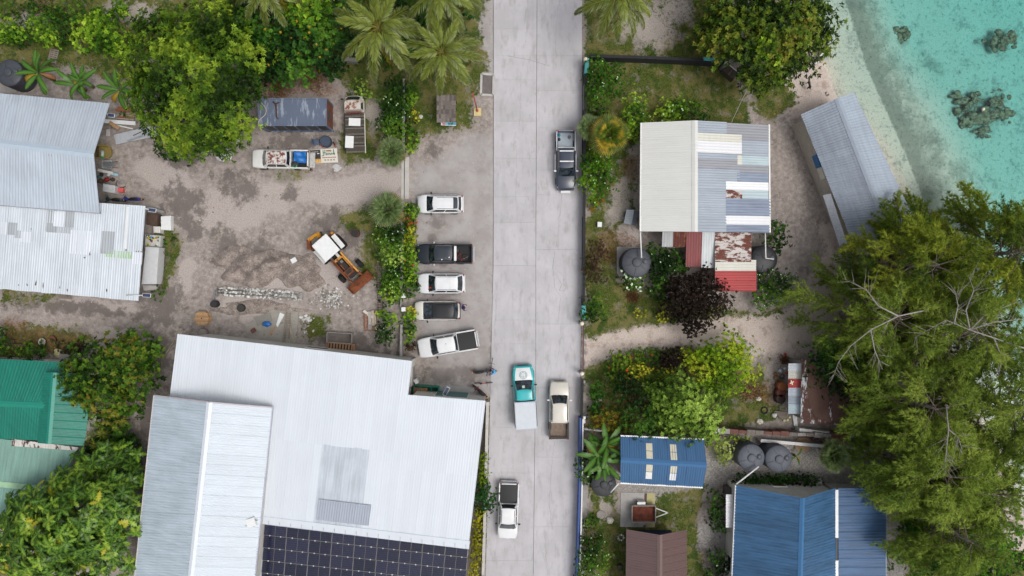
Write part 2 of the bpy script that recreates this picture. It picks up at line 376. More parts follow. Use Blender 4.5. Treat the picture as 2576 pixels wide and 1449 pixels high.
gc = k.mix(k.ramp(n3, .28, .74), lin((50, 64, 24)), lin((98, 106, 46))); gc = k.mix(k.ramp(n1, .44, .6), gc, k.mix(n3, lin((88, 90, 44)), lin((126, 118, 76))))
gc = k.mix(k.ramp(k.noise(.8, 3, .6, dim='2D'), .52, .66), gc, k.mix(n3, lin((38, 58, 20)), lin((74, 92, 36))))
gmask = k.math('MULTIPLY', mask(za[0], n2, 1.15, .40, .62), k.ramp(k.math('ADD', n4, k.math('MULTIPLY', zb[1], .35)), .56, .72, 1, .22))
col = k.mix(gmask, col, gc)
lc = k.mix(k.vor(5.0, out='Color'), lin((70, 50, 40)), lin((140, 98, 70))); lit = k.vor(4.2)
col = k.mix(k.math('MULTIPLY', mask(zb[2], n2, 1.0), k.ramp(lit, .22, .5, .7, .35)), col, lc)
sb = k.mix(k.ramp(n3, .25, .75), lin((194, 192, 176)), lin((214, 211, 196))); 
sb = k.mix(k.math('MULTIPLY', k.ramp(k.noise(5.5, 3, .75, dim='2D'), .56, .70), .30), sb, lin((112, 112, 92)))
am = k.math('MULTIPLY', mask(zc[1], n4, 1.1, .30, .95), .72); sb = k.mix(am, sb, k.mix(n2, lin((86, 94, 88)), lin((128, 132, 114))))
big = k.math('MULTIPLY', k.ramp(n1, .50, .68), k.math('MULTIPLY', k.ramp(n2, .36, .6), .5)); sb = k.mix(big, sb, lin((96, 110, 104)))
mott = k.math('MULTIPLY', k.ramp(k.noise(2.6, 4, .74, dim='2D'), .57, .66), .48); sb = k.mix(mott, sb, lin((80, 92, 88)))
col = k.mix(zc[2], col, sb)
k.bump(k.noise(7.0, 2, .7, dim='2D'), .5, .05)
k.done(col, .92, 0, .25)
ground = link('ground', gm); tag(ground, 'grey coral dirt yards, worn lawns and sandy lanes of the settlement', kind='structure')

# ---- water: clear lagoon over the sloping bed; colour comes from the depth of absorbing water
wm = NT('lagoon_water'); t = wm.t
tr = wm.n('ShaderNodeBsdfTransparent'); gl = wm.n('ShaderNodeBsdfGlossy'); gl.inputs['Roughness'].default_value = .12
lw = wm.n('ShaderNodeFresnel'); lw.inputs['IOR'].default_value = 1.33
wb = wm.n('ShaderNodeBump'); wb.inputs['Strength'].default_value = .25; wb.inputs['Distance'].default_value = .05
wm.l(wm.noise(3.0, 4, .6), wb.inputs['Height']); wm.l(wb.outputs[0], gl.inputs['Normal']); wm.l(wb.outputs[0], lw.inputs['Normal'])
mx = wm.n('ShaderNodeMixShader'); wm.l(lw.outputs[0], mx.inputs[0]); wm.l(tr.outputs[0], mx.inputs[1]); wm.l(gl.outputs[0], mx.inputs[2]); wm.l(mx.outputs[0], wm.out.inputs['Surface'])
va = wm.n('ShaderNodeVolumeAbsorption'); va.inputs['Color'].default_value = (1 - .20, 1 - .026, 1 - .018, 1); va.inputs['Density'].default_value = 1.0
wm.l(va.outputs[0], wm.out.inputs['Volume'])
b = MB(); b.prism([P(1700, -700)[:2], P(1960, -60)[:2], P(2040, 100)[:2], P(2085, 240)[:2], P(2180, 370)[:2], P(2280, 600)[:2], P(2380, 900)[:2], P(2520, 1200)[:2], P(2620, 1500)[:2], P(2780, 2000)[:2], (90, -800), (900, -800), (900, 800), (-10, 800)], -60, -.03)
tag(b.build('water', wm.m), 'clear turquoise lagoon water over pale sand', kind='structure')

# ---- concrete road: two lanes of cast slabs, each a piece, with open joints between
k = NT('road_concrete')
n1 = k.noise(.35, 5, .6); n2 = k.noise(1.7, 6, .65, sc3=(1, .35, 1)); n3 = k.noise(14, 4, .7)
c = k.mix(k.ramp(n1, .3, .7), lin((179, 177, 180)), lin((193, 191, 195))); c = k.mix(k.ramp(n2, .48, .74), c, lin((166, 163, 165))); c = k.mix(k.math('MULTIPLY', k.ramp(k.noise(.5, 4, .6, sc3=(2.4, .12, 1)), .5, .66), .22), c, lin((158, 155, 157)))
c = k.scale(c, k.math('MULTIPLY', k.ramp(n3, .2, .8, .95, 1.04), k.ramp(k.objrand(), 0, 1, .965, 1.02)))
st = k.noise(3.2, 6, .75); c = k.mix(k.math('MULTIPLY', k.ramp(st, .70, .78), .5), c, lin((120, 116, 114)))
k.bump(n3, .2, .01); road_m = k.done(c, .85, 0, .3)
road = link('road', None); tag(road, 'pale cast concrete road of two slab lanes', kind='structure'); ORG[road.name] = Vector((0, 0, 0))
def edge_l(y): return 1242 if y < 640 else lerp(1242, 1222, min(1.3, (y - 640) / 800.0))
def edge_m(y): return 1348 - max(0, y - 900) * .012 if y > 560 else 1351 - (y * .005)
def edge_r(y): return 1464 if y < 650 else lerp(1464, 1452, min(1.3, (y - 650) / 800.0))
def slab_row(ys, fa, fb):
    for y0, y1 in zip(ys[:-1], ys[1:]):
        q = [P(fa(y0), y0), P(fb(y0), y0), P(fb(y1), y1), P(fa(y1), y1)]; cx = sum(q, Vector()) / 4
        q = [cx + (p - cx) * (1 - .006 / max(.5, (p - cx).length)) for p in q]
        m = MB(); m.prism([tuple(p[:2]) for p in q], -.16, .02 + random.uniform(-.004, .004)); m.build('slab', road_m, road, bevel=.002)
slab_row([-520, -400, -290, -180, -75, 73, 140, 200, 305, 398, 495, 560, 668, 805, 865, 968, 1075, 1190, 1290, 1410, 1530, 1650, 1780, 1900, 2030], lambda y: edge_l(y), lambda y: edge_m(y) - .3)
slab_row([-540, -430, -320, -210, -105, 0, 140, 228, 320, 428, 490, 628, 815, 975, 1150, 1325, 1450, 1570, 1690, 1800, 1930, 2040], lambda y: edge_m(y) + .3, lambda y: edge_r(y))
CRK = mat((132, 128, 128), .9, 0, .1, name='crack_dark')
def crack(pts, wd=.012, seed=0):
    rr = random.Random(seed); p = []
    for a, bb in zip(pts[:-1], pts[1:]):
        n = max(2, int(math.dist(a, bb) / 9))
        for i in range(n): p.append((lerp(a[0], bb[0], i / n) + rr.uniform(-1.6, 1.6), lerp(a[1], bb[1], i / n)))
    p.append(pts[-1]); m = MB(); w3 = [P(*q, .0275) for q in p]
    vs = []; 
    for i, q in enumerate(w3):
        d = (w3[min(i + 1, len(w3) - 1)] - w3[max(i - 1, 0)]).normalized(); s = Vector((-d.y, d.x, 0)) * wd * .6 * rr.uniform(.4, 1.3); vs += [q - s, q + s]
    m.add(vs, [(2 * i, 2 * i + 1, 2 * i + 3, 2 * i + 2) for i in range(len(w3) - 1)]); m.build('crack', CRK, road)
crack([D(2, 0, 205, 0), D(2, 0, 165, 260)], seed=1); crack([D(2, 0, 510, 0), D(2, 0, 480, 200), D(2, 0, 472, 520)], seed=2)
crack([D(2, 0, 140, 760), D(2, 0, 130, 1100), D(2, 0, 118, 1220)], seed=3); crack([D(2, 1, 100, 60), D(2, 1, 95, 300), D(2, 1, 90, 560), D(2, 1, 100, 800)], .010, 4)
crack([D(2, 1, 530, 540), D(2, 1, 505, 800), D(2, 1, 478, 1050)], .014, 5); crack([D(2, 1, 458, 1090), D(2, 1, 450, 1250), D(2, 1, 462, 1440), D(2, 2, 520, 130), D(2, 2, 500, 380)], .016, 6)
crack([D(2, 2, 525, 410), D(2, 2, 515, 620), D(2, 2, 480, 830)], .012, 7); crack([D(2, 3, 460, 130), D(2, 3, 430, 420), D(2, 3, 415, 760), D(2, 3, 435, 960)], .016, 8)
crack([D(2, 3, 370, 1000), D(2, 3, 375, 1180), D(2, 3, 400, 1440)], .014, 9); crack([D(2, 0, 10, 540), D(2, 0, 230, 580), D(2, 0, 420, 640)], .02, 10)
crack([(1414, 712), (1424, 722), (1420, 732), (1408, 730), (1412, 716), (1404, 700)], .02, 11); crack([D(1, 2, 2340, 160), D(1, 2, 2350, 300), D(1, 2, 2330, 420)], .02, 12)
crack([D(2, 1, 470, 1250), D(2, 1, 545, 1330), D(2, 1, 570, 1440)], .012, 13)
# ================================================================ buildings
def bil(a, b, c, d, u, v): return lerp(lerp(a, b, u), lerp(d, c, u), v)
def sheet1(par, a, b, c, d, m, name='roof_sheet', pitch=.23, amp=.018, lift=0.0, wav=0.0):
    """one corrugated sheet; corrugations run from edge a-b (top) to edge d-c (bottom)"""
    a, b, c, d = map(Vector, (a, b, c, d)); n = max(2, round((b - a).length / pitch)); nn = n * 4
    nrm = (b - a).cross(d - a).normalized()
    if nrm.z < 0: nrm = -nrm
    vs = []; nv = 3
    rr = random.Random(int(a.x * 131 + a.y * 71))
    bow = [rr.uniform(-1, 1) * wav for _ in range(nv + 1)]
    for j in range(nv + 1):
        for i in range(nn + 1):
            p = bil(a, b, c, d, i / nn, j / nv); vs.append(p + nrm * (lift + amp * (math.cos(i * math.pi / 2)) + bow[j]))
    mb = MB(); w_ = nn + 1
    mb.add(vs, [(j * w_ + i, (j + 1) * w_ + i, (j + 1) * w_ + i + 1, j * w_ + i + 1) for j in range(nv) for i in range(nn)])
    return mb.build(name, m, par, smooth=True)
def sheets(par, a, b, c, d, n, m, rows=1, name='roof_sheet', pitch=.23, amp=.018, lift=0.0, wav=.004):
    a, b, c, d = map(Vector, (a, b, c, d)); rr = random.Random(n * 7 + int(a.x * 10))
    for j in range(rows):
        v0, v1 = j / rows, min(1, (j + 1) / rows + (.03 if j < rows - 1 else 0))
        for i in range(n):
            u0 = i / n; u1 = (i + 1) / n
            mm = m(i, j) if callable(m) else m
            dv = rr.uniform(-.004, .004)
            sheet1(par, bil(a, b, c, d, u0, v0), bil(a, b, c, d, u1, v0), bil(a, b, c, d, u1, min(1.01, v1 + dv)), bil(a, b, c, d, u0, min(1.01, v1 + dv)), mm, name, pitch, amp, lift + (rows - j) * .008 + (i % 2) * .008 + rr.uniform(0, .004), wav)
def patch(par, q, u0, u1, v0, v1, m, lift=.02, name='roof_sheet', pitch=.23, amp=.018, wav=.0):
    return sheet1(par, bil(*q, u0, v0), bil(*q, u1, v0), bil(*q, u1, v1), bil(*q, u0, v1), m, name, pitch, amp, lift, wav)
def inset(pts, amt):
    c = sum((Vector((p[0], p[1], 0)) for p in pts), Vector()) / len(pts); out = []
    for p in pts:
        d = Vector((c.x - p[0], c.y - p[1], 0)); out.append(Vector(p) + d * (amt * 1.35 / max(d.length, .1)))
    return out
def strip(par, p0, p1, wd, thk, m, name, dz=0.0):
    mb = MB(); mb.bar(Vector(p0) + Vector((0, 0, dz)), Vector(p1) + Vector((0, 0, dz)), wd, thk); return mb.build(name, m, par)
def ridge_cap(par, r0, r1, s0, s1, m, wd=.26):
    """folded flashing over the ridge r0-r1; s0, s1 are eave points on either side giving the slopes"""
    r0, r1 = Vector(r0), Vector(r1); mb = MB(); vs = []
    for p in (r0, r1):
        for e in (s0, s1):
            d = (Vector(e) - r0); ax = (r1 - r0).normalized(); d -= ax * d.dot(ax); d.normalize()
            vs.append(p + d * wd + Vector((0, 0, .045)))
        vs.append(p + Vector((0, 0, .055)))
    mb.add(vs, [(0, 2, 5, 3), (2, 1, 4, 5)]); return mb.build('ridge_cap', m, par)
WALLW = mat((205, 203, 196), .8, 0, .12, 1.2, dirt=((150, 140, 128), 1.5, .6)); WALLG = mat((150, 148, 144), .85, 0, .15, 1.5)
WOOD_D = mat((92, 74, 60), .8, 0, .3, 6); WOOD_L = mat((176, 142, 104), .8, 0, .22, 7); WOOD_G = mat((138, 128, 118), .85, 0, .25, 8)
WHITE = mat((224, 226, 226), .45, 0, .06, 3); FRAME = mat((228, 228, 224), .5, 0, .05)
def walls(par, foot, ztops, m, ridge=None):
    """solid wall block: foot = 4 corners, ztops = eave height of each; ridge = (r0, r1) between edges 0-1 and 2-3"""
    mb = MB(); vs = [(p[0], p[1], -.05) for p in foot] + [(p[0], p[1], z) for p, z in zip(foot, ztops)]
    if ridge:
        vs += [tuple(ridge[0]), tuple(ridge[1])]
        fs = [(3, 2, 1, 0), (0, 1, 5, 8, 4), (2, 3, 7, 9, 6), (1, 2, 6, 5), (3, 0, 4, 7), (5, 6, 9, 8), (4, 8, 9, 7)]
    else: fs = [(3, 2, 1, 0), (4, 5, 6, 7), (0, 1, 5, 4), (1, 2, 6, 5), (2, 3, 7, 6), (3, 0, 4, 7)]
    mb.add(vs, fs); return mb.build('wall', m, par)
def opening(par, p0, p1, f0, f1, z0, z1, cen, kind='window', mt=None):
    p0 = Vector((p0[0], p0[1], 0)); p1 = Vector((p1[0], p1[1], 0)); d = (p1 - p0); n = Vector((-d.y, d.x, 0)).normalized()
    if n.dot((p0 + p1) / 2 - Vector((cen[0], cen[1], 0))) < 0: n = -n
    a = p0 + d * f0; b = p0 + d * f1; mb = MB(); mid = (a + b) / 2 + n * .02; ang = math.atan2(d.y, d.x); L = (b - a).length
    mb.box((mid.x, mid.y, (z0 + z1) / 2), (L, .06, z1 - z0), ang)
    o = mb.build(kind, mt or (GLASS if kind == 'window' else WOOD_D), par)
    f = MB()
    for (cx, cz, sx, sz) in ((0, z0 - .03, L + .12, .06), (0, z1 + .03, L + .12, .06), (-L / 2 - .03, (z0 + z1) / 2, .06, z1 - z0), (L / 2 + .03, (z0 + z1) / 2, .06, z1 - z0)):
        q = mid + d.normalized() * cx; f.box((q.x, q.y, cz), (sx, .10, sz), ang)
    f.build('frame', FRAME, o)
def base_of(pts):
    c = sum((Vector((p[0], p[1], 0)) for p in pts), Vector()) / len(pts); return c
def gable(name, label, cat, A, B, C_, D_, R0, R1, n, mL, mR, mW, cap=None, oh=.35, rowsL=1, rowsR=1, amp=.018, pitch=.23, doors=True, lift=0.0):
    """A-D left eave, B-C right eave, R0-R1 ridge"""
    t = thing(name, label, cat, base_of([A, B, C_, D_]))
    if mL: sheets(t, R0, R1, D_, A, n, mL, rowsL, amp=amp, pitch=pitch, lift=lift)
    if mR: sheets(t, R0, R1, C_, B, n, mR, rowsR, amp=amp, pitch=pitch, lift=lift)
    if cap: ridge_cap(t, R0, R1, A, B, cap)
    f = inset([A, B, C_, D_], oh); ax = (R1 - R0).normalized()
    tops = [p.z + .02 for p in f]
    walls(t, f, tops, mW, (R0 + ax * oh * 1.2 - Vector((0, 0, .14)), R1 - ax * oh * 1.2 - Vector((0, 0, .14))))
    if doors:
        c = base_of(f)
        opening(t, f[1], f[2], .15, .27, 1.0, 2.0, c); opening(t, f[1], f[2], .6, .72, 1.0, 2.0, c); opening(t, f[3], f[0], .3, .42, 1.0, 2.0, c)
        opening(t, f[0], f[1], .42, .56, 0.02, 2.05, c, 'door')
    return t
def mono(name, label, cat, a, b, c, d, n, m, mW, oh=.3, rows=1, amp=.013, pitch=.11, wall=True, lift=0.0):
    t = thing(name, label, cat, base_of([a, b, c, d]))
    if m: sheets(t, a, b, c, d, n, m, rows, amp=amp, pitch=pitch, lift=lift)
    if wall:
        f = inset([a, b, c, d], oh); walls(t, f, [p.z - .12 for p in f], mW)
    return t
# ---- workshop, gabled, pale galvanised
m_ga = sheet_mat('galvanised_pale', (186, 197, 209), .06, None, .10, .42, .0, R(5), .03)
A0, RG0 = (-130, 223), (-130, 348); 
wA = [P(-130, 223, 3.6), P(277, 260, 3.6), P(252, 536, 3.6), P(-155, 503, 3.6)]
r0, r1 = P(-140, 343, 5.4), P(237, 388, 5.4)
t = thing('workshop', 'pale grey gabled workshop roof beside the banana plants at the left edge', 'workshop', base_of(wA))
sheets(t, r0, r1, wA[1], wA[0], 18, m_ga); sheets(t, r0, r1, wA[2], wA[3], 18, m_ga)
ridge_cap(t, r0, r1, wA[0], wA[3], mat((176, 190, 204), .45, 0, .06), .33)
f = inset(wA, .9); f = [f[0], f[3], f[2] - Vector((2.2, 0, 0)), f[1] - Vector((2.2, 0, 0))]
walls(t, f, [3.5] * 4, WALLG, (r0 + Vector((.5, 0, -.15)), r1 + Vector((-3.6, 0, -.15)))); opening(t, f[2], f[3], .2, .75, .02, 2.7, base_of(f), 'door', mat((60, 56, 52), .8))
strip(t, wA[3], wA[2], .14, .10, mat((150, 152, 158), .5), 'gutter', -.06)
# ---- lower patched shed south of it
wB = [P(-120, 487, 3.35), P(367, 518, 3.35), P(349, 757, 3.35), P(-140, 715, 3.35)]
m_gb = sheet_mat('galvanised_white', (208, 216, 224), .07, None, .10, .42, 0, R(5), .035)
t = thing('patched_shed', 'long white shed roof with grey and green patches below the gabled workshop', 'shed', base_of(wB))
q = [Vector(p) for p in wB]; q[2].z = q[3].z = 2.9; q[2] = P(349, 757, 2.9); q[3] = P(-140, 715, 2.9)
sheets(t, *q, 20, m_gb, 2)
f = inset(q, .5); f[1] -= Vector((1.9, 0, 0)); f[2] -= Vector((1.9, 0, 0)); walls(t, f, [3.1, 3.1, 2.7, 2.7], WALLG)
def uvB(x, y):  # tile (0,1) -> u,v on the roof
    X, Y = D(0, 1, x, y); v = (Y - (487 + (X + 120) * .0637)) / 238.; u = (X + 120 + v * 19) / 487.; return u, v
def patchB(x0, x1, y0, y1, m, lift=.03):
    u0, v0 = uvB(x0, y0); u1, v1 = uvB(x1, y1); patch(t, q, u0, u1, max(0, v0), min(1, v1), m, lift)
m_gp = sheet_mat('patch_grey', (172, 178, 184), .05, None, .12, .5, rand=.08); m_gg = mat((166, 196, 160), .4, 0, .05, 2); m_wh = sheet_mat('patch_white', (216, 222, 230), .03, None, .05, .4, rand=.03)
for a in [(455, 540, 690, 900, m_gp), (530, 630, 700, 855, m_wh, .045), (630, 712, 700, 860, m_gp), (455, 690, 815, 920, m_gp, .026), (75, 165, 812, 940, m_gp), (150, 215, 890, 970, m_gp, .036), (210, 308, 900, 1010, m_wh, .045), (0, 78, 808, 935, m_wh),
          (985, 1095, 890, 1115, m_gp, .05), (1015, 1108, 1068, 1145, m_gg), (1125, 1270, 1080, 1158, m_gg), (1285, 1370, 1090, 1210, m_wh, .045), (690, 880, 880, 1125, m_wh)]: patchB(*a)
u0, v0 = uvB(1240, 640); u1, v1 = uvB(1215, 1060); strip(t, bil(*q, u0, .02) + Vector((0, 0, .05)), bil(*q, u0, v1) + Vector((0, 0, .05)), .16, .05, WHITE, 'ridge_cap')
for (x, y, w_, h_) in [(345, 1405, 9, 30), (418, 1430, 5, 28), (265, 1425, 7, 14), (575, 1440, 7, 18), (870, 1105, 12, 20), (820, 1150, 12, 8), (1340, 1085, 40, 8), (1215, 1070, 10, 12), (1030, 1465, 6, 16), (650, 1470, 5, 14), (305, 875, 6, 12), (180, 1430, 6, 8)]:
    u, v = uvB(x, y); 
    if v < .98:
        mb = MB(); c = bil(*q, u, v); rr = random.Random(x); mb.prism([(c.x + math.cos(a * .8) * w_ * .0098 * rr.uniform(.6, 1.2), c.y + math.sin(a * .8) * h_ * .0098 * rr.uniform(.7, 1.2)) for a in range(8)], c.z + .012, c.z + .022); mb.build('rust_hole', mat((84, 66, 58), .9, 0, .3, 12), t)
# ---- big white warehouse: broad low roof, taller gable, solar roof
m_wa = sheet_mat('warehouse_white', (210, 217, 225), .02, None, .03, .40, 0, R(6.5), .03)
m_wa2 = sheet_mat('warehouse_stained', (198, 207, 217), .10, None, .14, .42, 0, R(6.5), .05)
m_wg = sheet_mat('warehouse_grey', (160, 168, 182), .03, None, .05, .45, 0, R(6.5), .03)
dq = [P(447, 840, 5.5), P(1037, 908, 5.5), P(985, 1342, 4.7), P(392, 1280, 4.7)]; dr = [P(1027, 993, 5.35), P(1222, 1008, 5.35), P(1180, 1365, 4.7), P(985, 1342, 4.7)]
t = thing('warehouse', 'broad white corrugated warehouse roof south of the parked cars', 'warehouse', base_of(dq + dr))
sheets(t, *dq, 30, lambda i, j: m_wa2 if 20 <= i < 26 and j else m_wa, 2, amp=.008, pitch=.2); sheets(t, *dr, 10, m_wa, 2, amp=.008, pitch=.2)
for kx in range(7):
    a = lerp(D(1, 3, 637, 700)[0], D(1, 3, 1140, 760)[0], kx / 7); b = lerp(D(1, 3, 637, 700)[0], D(1, 3, 1140, 760)[0], (kx + 1) / 7)
    ya = lambda x: 1255.6 + (x - 803) * .119
    sheet1(t, P(a, ya(a), 4.92), P(b, ya(b), 4.92), P(b - 7, ya(b) + 51, 4.80), P(a - 7, ya(a) + 52, 4.80), m_wg, lift=.02)
strip(t, P(660, 1308, 4.75), P(1181, 1370, 4.75), .62, .05, m_wa, 'gutter_flashing'); 
tb = MB(); tb.tube([P(661, 1316, 4.62), P(1180, 1379, 4.62)], .10, 10); tb.build('gutter', mat((206, 212, 222), .4), t, True)
for i in range(19):
    x = lerp(676, 1172, i / 18); mb = MB(); mb.bar(P(x, 1311 + (x - 676) * .1205, 4.82), P(x, 1321 + (x - 676) * .1205, 4.74), .05, .03); mb.build('gutter_bracket', mat((190, 190, 192), .4, .3), t)
f1 = inset(dq, .35); walls(t, f1, [5.35, 5.35, 4.55, 4.55], WALLW); f2 = inset(dr, .25); walls(t, f2, [5.2, 5.2, 4.5, 4.5], WALLW)
opening(t, f2[0], f2[1], .3, .75, .02, 3.2, base_of(dr), 'door', mat((70, 120, 118), .5)); opening(t, f1[0], f1[1], .5, .6, 1.2, 2.4, base_of(dq)); opening(t, f2[1], f2[2], .3, .4, 1.2, 2.2, base_of(dr)); opening(t, f2[1], f2[2], .6, .7, 1.2, 2.2, base_of(dr))
m_eL = sheet_mat('gable_blue_white', (186, 200, 211), .08, None, .14, .4, 0, R(96), .02); m_eR = sheet_mat('gable_white', (205, 214, 223), .02, None, .05, .4, 0, R(96), .03)
gA, gB, gC, gD = P(388, 995, 5.9), P(685, 1025, 6.0), P(627, 1580, 6.0), P(326, 1580, 5.9); gR0, gR1 = P(527, 1012, 7.3), P(466, 1580, 7.3)
t = gable('warehouse_gable', 'tall long white gabled roof rising over the warehouse beside the leafy breadfruit tree', 'warehouse', gA, gB, gC, gD, gR0, gR1, 22, m_eL, m_eR, WALLW, mat((212, 219, 228), .4, 0, .04), .25)
strip(t, gA, gD, .16, .12, mat((196, 190, 190), .5), 'gutter', -.05); strip(t, gA, gR0, .12, .10, mat((170, 160, 164), .5), 'barge_board', -.03); strip(t, gR0, gB, .12, .10, mat((170, 160, 164), .5), 'barge_board', -.03); strip(t, gB, gC, .18, .12, mat((170, 172, 184), .5), 'gutter', -.05)
mb = MB(); c = P(632, 1314, 6.25); mb.box(c, (.75, .7, .22), .3); mb.build('roof_vent', WHITE, t); mb = MB(); mb.bar(P(612, 1306, 6.3), P(648, 1309, 6.3), .06, .05); mb.bar(P(612, 1322, 6.3), P(640, 1324, 6.3), .06, .05); mb.build('vent_bracket', WOOD_G, t)
# solar roof
sq = [P(655, 1322, 4.15), P(1178, 1384, 4.15), P(1152, 1650, 3.75), P(626, 1590, 3.75)]
t = mono('solar_roof', 'low corrugated roof strip under the dark solar panels', 'roof', *sq, 24, m_wa2, WALLW)
k = NT('solar_cells'); tc = k.n('ShaderNodeTexCoord'); bk = k.n('ShaderNodeTexBrick'); bk.offset = 0; bk.inputs['Scale'].default_value = 1; bk.inputs['Brick Width'].default_value = .105; bk.inputs['Row Height'].default_value = .19; bk.inputs['Mortar Size'].default_value = .006
bk.inputs['Color1'].default_value = (.006, .009, .028, 1); bk.inputs['Color2'].default_value = (.008, .011, .034, 1); bk.inputs['Mortar'].default_value = (.07, .065, .075, 1)
k.l(tc.outputs['Object'], bk.inputs['Vector']); cells = k.done(k.mix(k.ramp(k.objrand(), 0, 1), bk.outputs['Color'], k.scale(bk.outputs['Color'], 1.5)), .12)
ALU = mat((132, 130, 128), .4, .3, .05)
t = thing('solar_array', 'dark blue solar panel array on the low roof beside the white warehouse', 'solar panels', T(1, 3, 1000, 1350, 4.2))
o = T(1, 3, 108, 922, 4.3); eu = (T(1, 3, 2078, 1142, 4.3) - o) / 9; ev = (T(1, 3, 72, 1443, 4.2) - o) / 4.22; ev.z = -.06
ang = math.atan2(eu.y, eu.x); LU, LV = eu.length, ev.length
pm = MB(); pm.box((0, 0, 0), (LU - .06, LV - .008, .035)); cell_me = pm.mesh('solar_panel', cells)
fm = MB()
a_, b_, w_ = LU / 2 - .02, LV / 2 - .006, .018
fm.add([(x * q, y * r_, z) for z in (-.013, .037) for q, r_ in ((a_, b_), (a_ - w_, b_ - w_)) for x, y in ((-1, -1), (1, -1), (1, 1), (-1, 1))], [f_ for i in range(4) for j in [(i + 1) % 4] for f_ in ((8 + i, 8 + j, 12 + j, 12 + i), (j, i, 4 + i, 4 + j), (i, j, 8 + j, 8 + i), (5 + i - 1, 12 + i, 12 + j, 4 + j))]); fr_me = fm.mesh('frame', ALU)
mm_ = MB(); mm_.box((0, 0, .02), (.022, LV - .1, .03)); mid_me = mm_.mesh('mid_rail', ALU)
cm = MB(); cm.cyl((0, 0, 0), .055, .03, 8); cl_me = cm.mesh('clamp', mat((214, 216, 206), .4))
tilt = math.atan2(ev.z, LV)
for j in range(6):
    for i in range(9):
        c = o + eu * (i + .5) + ev * (j + .5) - ORG[t.name]
        p = link('solar_panel', cell_me, t, c); p.rotation_euler = (-tilt, 0, ang)
        link('frame', fr_me, p); link('mid_rail', mid_me, p); link('clamp', cl_me, p, (-LU * .22, -LV / 2, .03)); link('clamp', cl_me, p, (LU * .26, -LV / 2, .03))
# ---- white and patchwork house east of the road
hA, hB, hC, hD = P(1613, 309, 3.1), P(1935, 313, 3.1), P(1937, 585, 3.1), P(1611, 582, 3.1); hR0, hR1 = P(1748, 303, 4.3), P(1748, 583, 4.3)
m_cr = sheet_mat('cream_roof', (214, 215, 211), .02, None, .04, .5, 0, R(90), .012)
BG = sheet_mat('steel_blue_grey', (160, 170, 182), .05, None, .10, .5, 0, R(90), .04, 0.0); GP = sheet_mat('grey_purple', (148, 150, 158), .05, None, .1, .5, 0, R(90), .03); SL = sheet_mat('slate_blue', (134, 147, 168), .14, None, .16, .5, 0, R(90), .06)
AQ = sheet_mat('pale_aqua', (178, 196, 202), .05, ((150, 120, 108), .74), .1, .5, 0, R(90)); WT = sheet_mat('bright_white', (226, 227, 230), .0, None, .03, .5); RU = sheet_mat('rusted', (196, 192, 190), .05, ((122, 62, 44), .47), .1, .7, 0, R(90)); CRM = sheet_mat('cream_sheet', (212, 211, 200), .04, None, .05, .5)
t = gable('patchwork_house', 'house with cream roof on one slope and patchwork metal sheets on the other', 'house', hA, hB, hC, hD, hR0, hR1, 7, m_cr, None, WALLW, m_cr, .4, amp=.008, pitch=.2)
q = [hR0, hR1, hC, hB]
def ph(x0, x1, Y0, Y1, m, lift=.012):
    v0, v1 = (x0 - 1822) / 703., (x1 - 1822) / 703.; u0, u1 = (Y0 - 1170) / 1072., (Y1 - 1170) / 1072.
    patch(t, q, max(0, u0), min(1.005, u1), max(0, v0), min(1.01, v1), m, lift, wav=.003)
for i, a in enumerate([(1828, 2122, 1170, 1287, BG), (2118, 2520, 1178, 1342, GP), (1828, 2262, 1287, 1367, CRM), (1828, 2260, 1365, 1478, WT), (2258, 2518, 1340, 1492, BG), (1828, 2240, 1465, 1537, BG), (1828, 2248, 1535, 1632, GP), (2218, 2262, 1490, 1582, CRM), (2260, 2518, 1490, 1582, AQ),
          (2242, 2514, 1580, 1662, GP), (2214, 2512, 1660, 1750, SL), (2108, 2512, 1748, 1828, WT), (2110, 2267, 1825, 1914, RU), (2263, 2512, 1825, 1914, AQ), (2108, 2536, 1912, 2002, SL), (2108, 2542, 2000, 2082, SL), (2106, 2542, 2080, 2168, WT), (2108, 2542, 2165, 2244, SL),
          (1828, 2240, 1630, 1726, BG), (1828, 2216, 1724, 1830, BG), (1828, 2112, 1828, 1922, BG), (1828, 2112, 1920, 2012, BG), (1828, 2112, 2010, 2104, BG), (1828, 2112, 2102, 2244, BG)]):
    ph(*a, lift=.006 + (i % 4) * .008 + (.02 if a[4] is WT else 0))
strip(t, hB, hC, .13, .11, FRAME, 'gutter', -.03); strip(t, hA, hD, .14, .11, FRAME, 'gutter', -.03)
pp = MB(); pp.tube([P(1611, 583, 3.0), T(2, 1, 1292, 930, 2.9), T(2, 1, 1303, 1150, 2.55)], .06, 8); pp.build('downpipe', FRAME, t, True)
pp = MB(); pp.tube([P(1925, 586, 3.0), T(2, 1, 2503, 1155, 2.5), T(2, 1, 2580, 1163, 2.4)], .055, 8); pp.build('downpipe', FRAME, t, True)
